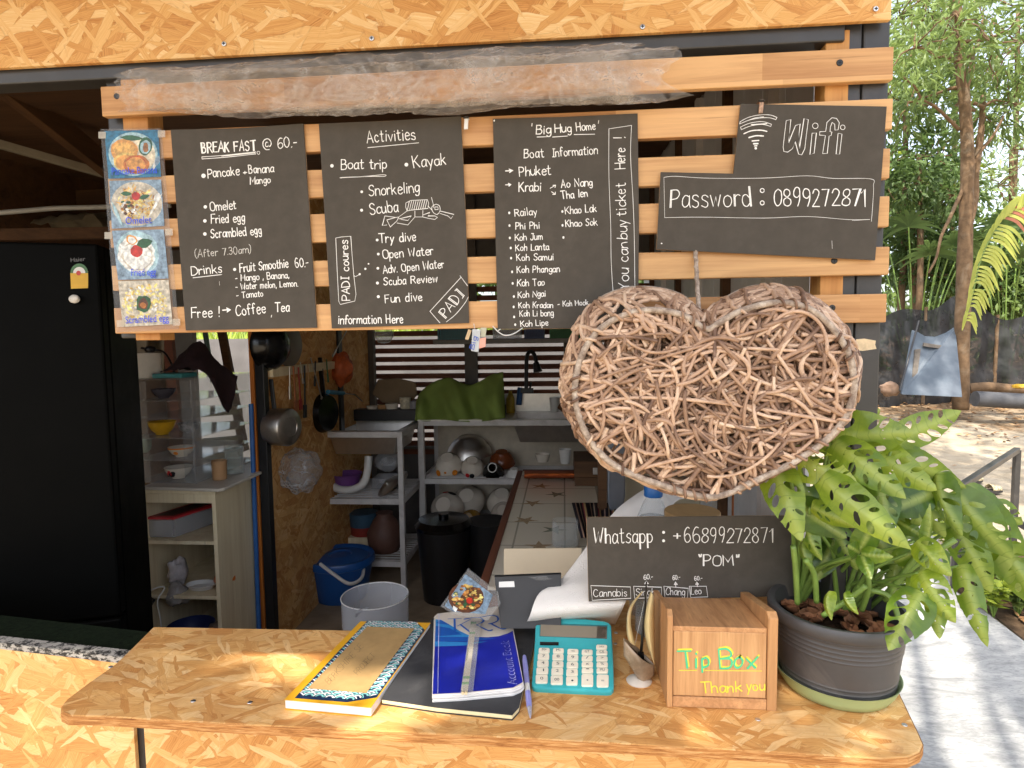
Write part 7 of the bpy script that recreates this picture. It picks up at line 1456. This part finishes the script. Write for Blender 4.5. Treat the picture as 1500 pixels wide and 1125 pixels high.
wr = MB(); wr.tube(catmull([P(722, 478, -.006), P(730, 486, -.02), P(739, 491, -.03), P(752, 489, -.02), P(766, 480, -.006)], 6), .0012, 6); wr.tube([P(729, 485, -.02), P(733, 482, -.018)], .001, 5); one('wire_loop', 'thin white wire loop hanging under the boat information board', 'wire', wr, WHITEP, smooth=True)
sp_ = MB(); sp_.tube(catmull([P(468, 923, CZ) + V((0, .02, .002)), P(473, 922, CZ)*1+V((0, 0, 0))], 2), .0005, 4)

for i, (x, y, Y, r_, h_, mt, lb, nm) in enumerate([(748, 601, KY+.36, .03, .16, col('yellow_bottle', 190, 160, 50), 'yellow dish soap bottle beside the green towel', 'soap_bottle'), (812, 604, KY+.40, .035, .10, WHITEP, 'white plastic tub at the back of the sink', 'white_tub'), (600, 604, KY+.30, .03, .12, col('red_bottle', 150, 50, 40), 'red sauce bottle left of the green towel', 'sauce_bottle'), (795, 690, 2.6, .05, .05, CERAM, 'white saucer at the far end of the tiled table', 'saucer'), (828, 690, 2.55, .04, .09, WHITEP, 'white mug at the far end of the tiled table', 'mug'), (690, 845, .62, .0, .0, None, '', '')]):
    if mt is None: continue
    zb_ = zk+.006 if Y > KY else TZ2+.001; c_ = P(x, y, Y); c_.z = zb_; o_ = thing(nm, lb, nm.split('_')[-1], c_); m = MB(); m.lathe([(0, 0), (r_*.92, 0), (r_, .006), (r_, h_*.62), (r_*.55, h_*.84), (r_*.4, h_*.86), (r_*.4, h_), (0, h_)] if 'bottle' in nm else [(0, 0), (r_*.7, 0), (r_, h_), (r_-.004, h_), (r_*.66, .008), (0, .006)], c_, 22); m.build('body', mt, o_, smooth=True, ang=50)
m = MB(); c_ = Z(828, 800, TZ2+.001); m.lathe([(0, .003), (.045, .003), (.052, .01), (.05, .10), (.047, .10), (.046, .012), (0, .01)], c_, 24); one('glass_bowl', 'clear glass bowl on the tiled table behind the cardboard sheet', 'bowl', m, CLEAR, smooth=True, ang=60)
# ---------------------------------------------------------------- outside: railing, sandals, net, trees
rt_ = random.Random(11)
B1 = Z(1401, 862, .03); r_ = thing('railing', 'dark steel tube railing beside the concrete path', 'railing', B1)
H1 = P(1405, 714, B1.y); B2 = Z(1489, 802, .02); H2 = P(1490, 659, B2.y)
for p, q, nm in ((V((H1.x, H1.y, .03)), H1, 'post'), (V((H2.x, H2.y, .02)), H2, 'post'), (H1+V((0, 0, 0)), H2, 'rail'), (H1+V((.0, -.0, -.0)), P(1560, 806, B1.y-.25), 'rail')):
    m = MB(); m.bar(p, q, .036, .036); m.build(nm, STEEL, r_, bevel=.003)
for i, (x, y, an) in enumerate(((1424, 708, .5), (1447, 722, .2))):
    c_ = Z(x, y, .02); o_ = thing('sandal', ('pale sandal lying on its side near the railing', 'patterned sandal lying flat near the railing')[i], 'sandal', c_, 'pair of sandals on the sand')
    u_ = V((cos(an), sin(an), 0)); w_ = V((-sin(an), cos(an), 0)); m = MB(); m.prism([c_+u_*a+w_*b_+V((0, 0, .03)) for a, b_ in ((-.13, -.035), (-.05, -.04), (.06, -.05), (.13, -.03), (.14, .01), (.08, .045), (-.05, .035), (-.13, .03))], (0, 0, -.028)); m.build('sole', plain('dark_sole', S(60, 56, 52), .7), o_, bevel=.006)
    m = MB(); m.grid(lambda u, v: c_+u_*lerp(.01, .11, v)+w_*.048*cos(pi*u)+V((0, 0, .03+.055*sin(pi*u)*(1-.4*v))), 10, 5); m.build('strap', plain('animal_print', S(196, 176, 140), .7, 0, .9, 60), o_, smooth=True, solid=.004)
FOL = {}
def foliage(name, dark, light, transl=.35):
    n = N(name); at = n.n('Attribute', {'attribute_name': 'tone'}).outputs['Fac']; co = n.obj()
    c = n.mix(at, dark, light); c = n.mix(n.ramp(n.noise(co, 1.3, 3), [(.4, 0.0), (.7, .35)]), c, tuple(x*1.5 for x in light))
    p1 = n.pr(c, .5, 0, .4); tl = n.n('BsdfTranslucent', Color=n.mix(.5, c, tuple(x*1.6 for x in light)))
    return n.done(n.n('MixShader', i0=transl, i1=p1, i2=tl))
FG1 = foliage('green_foliage', S(56, 76, 38), S(130, 150, 80)); FG2 = foliage('dark_foliage', S(46, 64, 36), S(104, 128, 70)); FG3 = foliage('grey_green_foliage', S(84, 104, 66), S(168, 184, 128)); FG4 = foliage('yellow_green_foliage', S(84, 110, 34), S(168, 180, 66))
def leafq(mb, p, d, L_, W_, nn, tone):
    d = d.normalized(); s_ = d.cross(nn); 
    if s_.length < 1e-4: s_ = d.orthogonal()
    s_.normalize(); u_ = s_.cross(d)
    a, b_, c_, e_ = p, p+d*L_*.45+s_*W_*.5-u_*L_*.06, p+d*L_-u_*L_*.14, p+d*L_*.45-s_*W_*.5-u_*L_*.06
    f_ = p+d*L_*.5+u_*L_*.02
    mb.add([a, b_, c_, e_, f_], [(0, 1, 4), (1, 2, 4), (2, 3, 4), (3, 0, 4)], tone=tone)
def rv(): 
    while True:
        v = V((rt_.uniform(-1, 1), rt_.uniform(-1, 1), rt_.uniform(-1, 1)))
        if .05 < v.length < 1: return v.normalized()
def crown(mb, clumps, n_per, L_, W_, droop=.3):
    for c_, r in clumps:
        c_ = V(c_); tb_ = rt_.uniform(.15, .7)
        for i in range(n_per):
            v = rv(); rr = r*rt_.random()**.45; p = c_+V((v.x*rr, v.y*rr, v.z*rr*.8)); d = (v+rv()*.9+V((0, 0, -droop))).normalized()
            k_ = rt_.uniform(.7, 1.25); leafq(mb, p, d, L_*k_, W_*k_, (rv()+V((0, 0, 1.2))).normalized(), max(0, min(1, tb_+rt_.uniform(-.3, .3))))
def limb(mb, p, q, r0, r1, wob=.08):
    p, q = V(p), V(q); L_ = (q-p).length; pts_ = [p.lerp(q, t/5)+(rv()*wob*L_*.3 if 0 < t < 5 else V((0, 0, 0))) for t in range(6)]; pts_ = catmull(pts_, 3); mb.tube(pts_, [lerp(r0, r1, i/(len(pts_)-1)) for i in range(len(pts_))], 9)
def tree(name, label, base, trunk_pts, r0, clumps, n_per, L_, W_, mat, group=None, droop=.3, extra=(), twigs=True, bark=BARK):
    o_ = thing(name, label, 'tree' if 'tree' in name else 'shrub', base, group)
    m = MB(); q = catmull(trunk_pts, 6); m.tube(q, [lerp(r0, r0*.55, i/(len(q)-1))*(1+.10*mnoise.noise(V((i*.7, 3, r0*50)))) for i in range(len(q))], 12); m.build('trunk', bark, o_, smooth=True, ang=180)
    if twigs or extra:
        m = MB()
        for a, b_, ra in extra: limb(m, a, b_, ra, ra*.45)
        if twigs:
            for c_, r in clumps:
                k_ = min(range(len(q)), key=lambda i: (q[i]-V(c_)).length); limb(m, q[k_], c_, r0*.28, r0*.06, .12)
                for _ in range(5): limb(m, c_, V(c_)+rv()*r*.8, .012, .004, .2)
        m.build('limbs', bark, o_, smooth=True, ang=180)
    m = MB(); crown(m, clumps, n_per, L_, W_, droop); m.build('crown', mat, o_)
    return o_
# big trunk
TY = 8.2; tb_ = P(1408, 598, TY); tt = [P(1407, 600, TY), P(1408, 540, TY), P(1411, 440, TY), P(1415, 320, TY), P(1417, 220, TY), P(1412, 140, TY), P(1404, 60, TY), P(1400, -60, TY)]
tree('broadleaf_tree', 'tall tree with straight grey-brown trunk and airy leaves over the black net', tb_, tt, .108, [(P(x, y, TY+dy), r) for x, y, dy, r in ((1340, 70, -1.0, .75), (1330, 150, .3, .6), (1450, 60, -.6, .8), (1480, 150, .5, .7), (1400, 20, -.8, .7), (1360, 0, .4, .8), (1440, 170, .7, .6), (1500, 60, .2, .9), (1320, 20, .6, .8))], 260, .17, .045, FG1, extra=[(P(1415, 270, TY), P(1360, 400, TY-.2), .03), (P(1420, 250, TY), P(1470, 170, TY), .03), (P(1412, 150, TY), P(1440, 30, TY+.3), .05), (P(1405, 190, TY), P(1318, 110, TY-.4), .025), (P(1417, 330, TY+.2), P(1440, 140, TY+.4), .07)])
m_bg = [(1325, 120, 11.5, 1.3, FG1, 'mid green bushy tree behind the trunk, left side'), (1345, 260, 10.8, 1.0, FG2, 'dark leafed small tree behind the trunk beside the kiosk'), (1480, 250, 11.6, 1.3, FG3, 'grey-green thin-leafed tree at the right edge'), (1400, 40, 13.5, 1.9, FG3, 'pale feathery tree high behind the trunk'), (1490, 40, 13, 1.7, FG1, 'leafy green tree at the upper right edge'), (1335, 395, 11.4, 1.0, FG2, 'dark low tree filling the space behind the net, left of the trunk'), (1440, 390, 11.8, 1.1, FG1, 'green low tree right behind the tall trunk above the net'), (1510, 380, 11.2, 1.1, FG2, 'dark low tree at the right edge above the net'), (1380, 330, 12.4, 1.2, FG3, 'grey-green low tree just left of the tall trunk'), (1320, 300, 13.5, 1.3, FG4, 'sunlit yellow-green tree far behind the kiosk corner')]
for i, (x, y, Y, r, mt, lb) in enumerate(m_bg):
    c_ = P(x, y, Y); b_ = V((c_.x, Y, gz(c_.x, Y))); cl = [(c_+V((rt_.uniform(-1, 1)*r*.7, rt_.uniform(-1, 1)*r*.6, rt_.uniform(-.7, .8)*r)), r*rt_.uniform(.45, .65)) for _ in range(7)]
    tree('background_tree', lb, b_, [b_, b_.lerp(c_, .5)+V((.1, 0, 0)), c_+V((0, 0, .4))], .07, cl, 260, .15 if mt is FG3 else .18, .045 if mt is FG3 else .075, mt, 'trees behind the black net')
# fill of low shrubs between the trees and far wood
fw = MB()
for i in range(26):
    x = -14+i*1.75+rt_.uniform(-.5, .5); Y = rt_.uniform(17, 22); crown(fw, [((x, Y, rt_.uniform(.8, 3.6)), rt_.uniform(1.2, 2.0)) for _ in range(2)], 110, .42, .2)
for i in range(26):
    x = 8+i*.9+rt_.uniform(-.5, .5); Y = rt_.uniform(15, 20); crown(fw, [((x, Y, rt_.uniform(.4, 5.2)), rt_.uniform(1.0, 1.7)) for _ in range(2)], 110, .34, .15)
tag(fw.build('far_wood', FG1), 'loose green wood closing the view far behind', 'wood', kind='stuff')
# fan palm
def fanpalm(c_, n_f, L_, lb, mat, seed):
    rr_ = random.Random(seed); o_ = thing('fan_palm', lb, 'palm', (c_.x, c_.y, gz(c_.x, c_.y)), 'fan palms behind the kiosk'); m = MB(); b_ = V((c_.x, c_.y, gz(c_.x, c_.y)))
    st2 = MB()
    for i in range(n_f):
        an = rr_.uniform(0, 6.28); el = rr_.uniform(.1, 1.1); tip = c_+V((cos(an)*cos(el)*L_*.7, sin(an)*cos(el)*L_*.7, sin(el)*L_*.8-.1)); st2.tube(catmull([b_, b_.lerp(tip, .6)+V((0, 0, .25)), tip], 6), .012, 6)
        d0 = (tip-b_); d0.z *= .5; d0.normalize(); s_ = d0.cross(V((0, 0, 1))).normalized(); u_ = s_.cross(d0)
        for k_ in range(13):
            a2 = lerp(-1.5, 1.5, k_/12); d = (d0*cos(a2)+s_*sin(a2)).normalized(); ll = L_*.62*(1-.25*abs(a2)/1.5)*rr_.uniform(.85, 1.1); p0 = tip; prev = None; vs = []
            for j in range(6):
                t = j/5; p = p0+d*ll*t+V((0, 0, -.55*ll*t*t)); wv = s_*cos(a2)-d0*sin(a2); ww = .030*L_*sin(pi*min(.97, t*.85+.12)); vs += [p-wv*ww, p+wv*ww]
            m.add(vs, [(2*j, 2*j+1, 2*j+3, 2*j+2) for j in range(5)], tone=rr_.uniform(.1, .7))
    m.build('fronds', mat, o_); st2.build('stems', STEMM, o_, smooth=True); return o_
fanpalm(P(1345, 385, 10.6), 11, 1.15, 'fan palm with drooping strap leaves left of the tall trunk', FG2, 5)
fanpalm(P(1480, 390, 10.8), 10, 1.15, 'fan palm with drooping strap leaves right of the tall trunk', FG2, 8)
# yellowing fern frond hanging in front of the trunk
fy = 4.6; fp_ = catmull([P(1530, 275, fy), P(1500, 287, fy), P(1478, 305, fy), P(1452, 345, fy), P(1435, 385, fy), P(1425, 430, fy), P(1414, 472, fy)], 8)
fo_ = thing('fern_frond', 'yellowing fern frond hanging down in front of the trunk', 'fern', fp_[0]); m = MB(); m.tube(fp_, [lerp(.012, .004, i/(len(fp_)-1)) for i in range(len(fp_))], 7); m.build('midrib', STEMM, fo_, smooth=True)
m = MB(); n_ = 40
for k_ in range(n_):
    t = (k_+.5)/n_; p = fp_[int(t*(len(fp_)-1))]; 
    for sg in (-1, 1):
        L_ = (.20 if sg > 0 else .11)*(.55+.9*sin(pi*min(1, t*.8+.25)))*rt_.uniform(.85, 1.1); d = V((.75*sg+.1, -.2, -.55-.25*t)).normalized(); q = catmull([p, p+d*L_*.5+V((0, -.01, .03)), p+d*L_+V((0, 0, -.05))], 4); s_ = V((0, 0, 1)).cross(d).normalized()*.0+d.cross(V((0, -1, .2))).normalized(); vs = []
        for j, c_ in enumerate(q): ww = .017*sin(pi*min(.96, .15+.8*j/(len(q)-1))); vs += [c_-s_*ww, c_+s_*ww]
        m.add(vs, [(2*j, 2*j+1, 2*j+3, 2*j+2) for j in range(len(q)-1)], tone=1 if (.25 < t < .42 and sg > 0 and k_ % 3 == 0) else rt_.uniform(.0, .6), mi=1 if (.22 < t < .42 and sg > 0 and k_ % 2 == 0) else 0)
m.build('leaflets', [foliage('yellow_fern', S(116, 134, 44), S(184, 182, 92)), foliage('brown_fern', S(120, 70, 54), S(176, 112, 84))], fo_)
m = MB(); m.tube([fp_[0], fp_[0]+V((.6, 0, .1))], .015, 7); m.build('stalk', STEMM, fo_)
fs = MB(); p0 = fp_[0]+V((.6, 0, .1)); fs.tube(catmull([(p0.x+.05, fy, gz(p0.x, fy)), (p0.x+.04, fy, 1.5), p0, p0+V((-.02, 0, .3))], 6), .05, 10); fs.build('stem', BARK, fo_, smooth=True)
# black shade net fence
n = N('black_shade_net'); co = n.obj(); hole = n.ramp(n.noise(co, 2.2, 5, .7, 1.2), [(.50, .06), (.70, .30)])
hole = n.math('MULTIPLY', hole, 1.0); tr = n.n('BsdfTransparent'); p1 = n.pr(n.ramp(n.noise(co, 3.0, 4), [(.3, S(26, 27, 28)), (.7, S(58, 58, 60))]), .75, 0, .25, n.bump(n.noise(co, 6, 4), .4, .02))
NET = n.done(n.n('MixShader', i0=hole, i1=p1, i2=tr))
nf = thing('shade_net_fence', 'sagging black shade net fence stretched behind the tall trunk', 'net fence', P(1400, 590, 9.2))
def netfn(u, v):
    x = lerp(1255, 1560, u); top = 452 + 30*abs(u-.42)*1.2 - 22*math.exp(-((u-.48)/.10)**2)+6*sin(u*20); Y = 9.3+.6*u+.10*sin(u*30)+.10*mnoise.noise(V((u*12, v*5, 3)))
    p = P(x, top, Y); b_ = gz(p.x, Y); return V((p.x, Y+.15*sin(v*4+u*9)*.4, lerp(p.z, b_-.02, v)+.0))
m = MB(); m.grid(netfn, 70, 16); m.build('net', NET, nf, smooth=True, ang=180)
for u in (.03, .34, .48, .68, .98):
    p = netfn(u, 0); m = MB(); m.tube([V((p.x, p.y+.03, gz(p.x, p.y)-.1)), V((p.x, p.y+.03, p.z+.06))], .028, 8); m.build('post', BARK, nf, smooth=True)
# blue grey plastic sheet leaning
n = N('blue_grey_plastic'); co = n.obj(); c = n.mix(n.ramp(n.noise(co, 1.6, 5, .6), [(.45, 0.0), (.75, .6)]), S(82, 92, 102), S(146, 152, 158)); BGP = n.done(n.pr(c, .5, 0, .4))
LY = 8.0; lt = thing('leaning_plastic_sheet', 'blue-grey plastic sheet with scooped top leaning on the net', 'plastic sheet', P(1360, 580, LY))
pts_ = [P(x, y, LY+yo) for x, y, yo in ((1321, 578, -.3), (1338, 484, .25), (1344, 486, .25), (1356, 493, .25), (1372, 494, .25), (1388, 488, .25), (1400, 480, .25), (1410, 582, -.3))]; m = MB(); m.prism(pts_, (0, .05, .01)); m.build('sheet', BGP, lt, bevel=.01)
for a_, b_, c_, d_ in (((1354, 502), (1392, 508), (1392, 513), (1353, 507)), ((1341, 512), (1349, 511), (1343, 555), (1336, 553))):
    m = MB(); m.prism([P(x, y, LY-.02-(y-530)*.0058*.9) for x, y in (a_, b_, c_, d_)], (0, .03, 0)); m.build('recess', plain('recess_brown', S(96, 88, 78), .7, 0, .3, 20), lt)
m = MB(); m.tube([P(1318, 572, LY-.3), P(1346, 470, LY+.2)], .014, 8); m.build('black_rod', BLACKP, lt, smooth=True)
# logs, tyre, stone, dry leaves
m = MB(); q = P(1440, 572, 8.4); m.tube(catmull([P(1418, 569, 8.4), P(1450, 567, 8.4), P(1480, 570, 8.4), P(1540, 572, 8.4)], 4), .075, 10); one('log', 'old grey log lying along the foot of the net', 'log', m, BARK, smooth=True)
m = MB(); a_ = P(1428, 590, 7.9); m.tube([P(1428, 584, 7.9), P(1540, 590, 7.9)], .11, 14); one('log', 'thick dark grey log right of the trunk foot', 'log', m, plain('wet_timber', S(76, 76, 78), .7, 0, .2, 8), smooth=True)
m = MB(); lumpy(m, P(1303, 570, 8.0), .13, .25, 3, .8); one('stone', 'round brown stone at the foot of the blue-grey panel', 'stone', m, plain('brown_stone', S(136, 110, 90), .85, 0, .3, 9, .4), smooth=True)
m = MB(); lumpy(m, P(1494, 566, 8.1), .10, .2, 6, .35); one('yellow_litter', 'yellow plastic scrap on the log at the right edge', 'litter', m, col('yellow_scrap', 220, 170, 50), smooth=True)
dl = MB()
for i in range(1500):
    x, y = rt_.uniform(2.0, 13), 6.4+3.4*rt_.random()**.7
    if y < 7.0 and rt_.random() < .6: continue
    p = V((x, y, gz(x, y)+.012+.02*rt_.random())); a = rt_.uniform(0, 6.28); d = V((cos(a), sin(a), rt_.uniform(-.2, .4))).normalized(); leafq(dl, p, d, rt_.uniform(.05, .13), rt_.uniform(.02, .05), V((rt_.uniform(-.4, .4), rt_.uniform(-.4, .4), 1)), rt_.random())
for i in range(60):
    x, y = rt_.uniform(1.5, 7), rt_.uniform(2.2, 6.4); p = V((x, y, gz(x, y)+.012)); a = rt_.uniform(0, 6.28); leafq(dl, p, V((cos(a), sin(a), .2)), rt_.uniform(.04, .08), rt_.uniform(.02, .04), V((0, 0, 1)), rt_.random())
n = N('leaf_litter'); at = n.n('Attribute', {'attribute_name': 'tone'}).outputs['Fac']; LIT = n.done(n.pr(n.ramp(at, [(0, S(84, 58, 40)), (.5, S(150, 112, 76)), (1, S(196, 160, 116))]), .85, 0, .2))
tag(dl.build('fallen_leaves', LIT), 'dry brown leaves scattered over the sand', 'leaves', kind='stuff')
# ground cover and young plants at the right edge
gcv = MB(); soil = MB()
def yplant(c_, n_s, h, lb, mat, seed):
    rr_ = random.Random(seed); o_ = thing('young_plant', lb, 'plant', c_, 'small plants beside the concrete path'); m = MB(); s_ = MB()
    for i in range(n_s):
        an = rr_.uniform(0, 6.28); t_ = c_+V((cos(an)*h*.5*rr_.random(), sin(an)*h*.5*rr_.random(), h*rr_.uniform(.5, 1))); q = catmull([c_, c_.lerp(t_, .6)+V((0, 0, .05)), t_], 5); s_.tube(q, .004, 5)
        for p in q[3:]:
            for _ in range(2): v = rv(); v.z = abs(v.z)*.4; leafq(m, p, v, rr_.uniform(.05, .085), rr_.uniform(.028, .045), V((v.x*.3, v.y*.3, 1)), rr_.random())
    m.build('leaves', mat, o_); s_.build('stems', STEMM, o_, smooth=True)
for i, (x, y, ns, h, lb) in enumerate([(1410, 838, 9, .40, 'fresh green sprig at the foot of the near railing post'), (1432, 868, 9, .28, 'low green plant just behind the railing foot'), (1470, 880, 10, .25, 'low creeping plant at the right edge of the path'), (1490, 905, 10, .22, 'creeping plant in the right corner beyond the path'), (1455, 905, 8, .2, 'bright green creeper hanging over the path edge')]):
    yplant(Z(x, y, 0.0), ns, h, lb, FG4 if i in (0, 4) else FG1, i+40)
md = MB(); md.add([(p.x, p.y, .012+.0) for p in (Z(1400, 868, 0), Z(1448, 898, 0), Z(1505, 945, 0), Z(1600, 1000, 0), Z(1640, 860, 0), Z(1500, 800, 0), Z(1425, 822, 0))], [list(range(7))])
tag(md.build('soil_bed', plain('mulch_soil', S(84, 68, 52), .95, 0, .5, 16, 1.0, 60, .1)), kind='structure')
for i in range(160):
    a_ = rt_.random(); p = Z(lerp(1405, 1520, a_), lerp(830, 930, a_)-rt_.uniform(-5, 60), .016); a = rt_.uniform(0, 6.28); leafq(gcv, p+V((0, 0, .012)), V((cos(a), sin(a), rt_.uniform(-.1, .3))), rt_.uniform(.04, .09), rt_.uniform(.015, .035), V((0, 0, 1)), rt_.random())
tag(gcv.build('mulch_leaves', LIT), 'dry leaves on the soil bed beside the path', 'leaves', kind='stuff')
# behind the kiosk on the left: low wall and grass
m = MB(); m.box(-12, 2.3, 6.0, 6.15, 0, 1.58); one('garden_wall', 'long grey rendered wall seen through the left opening', 'wall', m, plain('grey_render', S(104, 101, 100), .85, 0, .2, 3, .3, 30, .3, .4, S(110, 106, 104)))
gr = MB()
for i in range(2600):
    x, y = rt_.uniform(-12, 2.0), rt_.uniform(6.3, 9.5); h = rt_.uniform(.12, .3); a = rt_.uniform(0, 6.28); p = V((x, y, 1.58)); gr.add([p+V((-.012, 0, 0)), p+V((.012, 0, 0)), p+V((cos(a)*h*.5, sin(a)*h*.5, h))], [(0, 1, 2)], tone=rt_.random())
tag(gr.build('grass', FG4), 'tall grass on the bank behind the garden wall', 'grass', kind='stuff')
bk_ = MB(); bk_.box(-14, 2.2, 6.16, 9.6, 0, 1.57); tag(bk_.build('bank', plain('bank_earth', S(96, 110, 60), .95, 0, .4, 3)), kind='structure')
tree('shrub', 'leafy green shrub behind the slatted screen, outside the back wall', V((-.2, 6.6, 1.57)), [V((-.2, 6.6, 1.57)), V((-.2, 6.6, 2.4))], .04, [(V((x, 6.4+rt_.uniform(0, 1), z)), .6) for x, z in ((-1.0, 2.6), (-.2, 2.3), (.5, 2.5), (.1, 3.4), (1.0, 2.4), (1.5, 2.7), (-.6, 2.8), (.4, 3.0), (-1.6, 2.4), (.9, 3.3))], 240, .2, .09, FG1)
# added trees out of view, clumps placed to dapple sun on counter and yard
def shade(label, c_, clumps, n_per, L_=.2, W_=.11):
    b_ = V((c_[0], c_[1], 0)); tree('added_shade_tree', label, b_, [b_, b_+V((.1, .1, 1.8)), b_+V((0, 0, 3.4))], .16, clumps, n_per, L_, W_, FG2, 'unseen trees added to shape the sunlight')
sunp = lambda p, h: V(p)+SUN_DIR*((h-V(p).z)/SUN_DIR.z)
cl = []
for (p, h, r) in [((.50, -.15, .82), 4.6, .40), ((.20, -.15, .82), 4.8, .36), ((-.04, -.02, .82), 4.7, .24), ((-.10, -.30, .82), 4.9, .12), ((-.92, -.16, .80), 7.6, .17), ((-.70, -.26, .80), 7.4, .15), ((-1.35, .05, .62), 7.2, .20), ((-.42, .12, .82), 7.0, .09), ((.85, .1, .9), 4.8, .36), ((.22, -.26, .82), 4.7, .16), ((-.5, -.32, .6), 5.0, .26), ((-1.1, .0, .4), 6.5, .22), ((-1.0, -.25, .8), 6.5, .12)]:
    cl.append((sunp(p, h), r))
shade('unseen leafy tree added behind the viewer on the left to dapple the counter', (-2.9, -4.2), cl, 110, .15, .085)
cl = []
for _ in range(26): cl.append((sunp((rt_.uniform(3.2, 7.0), rt_.uniform(4.6, 9.5), 0), rt_.uniform(8, 11)), rt_.uniform(.5, .9)))
shade('unseen wide tree added to shade the yard right of the kiosk', (-.6, -4.6), cl, 80, .24, .13)
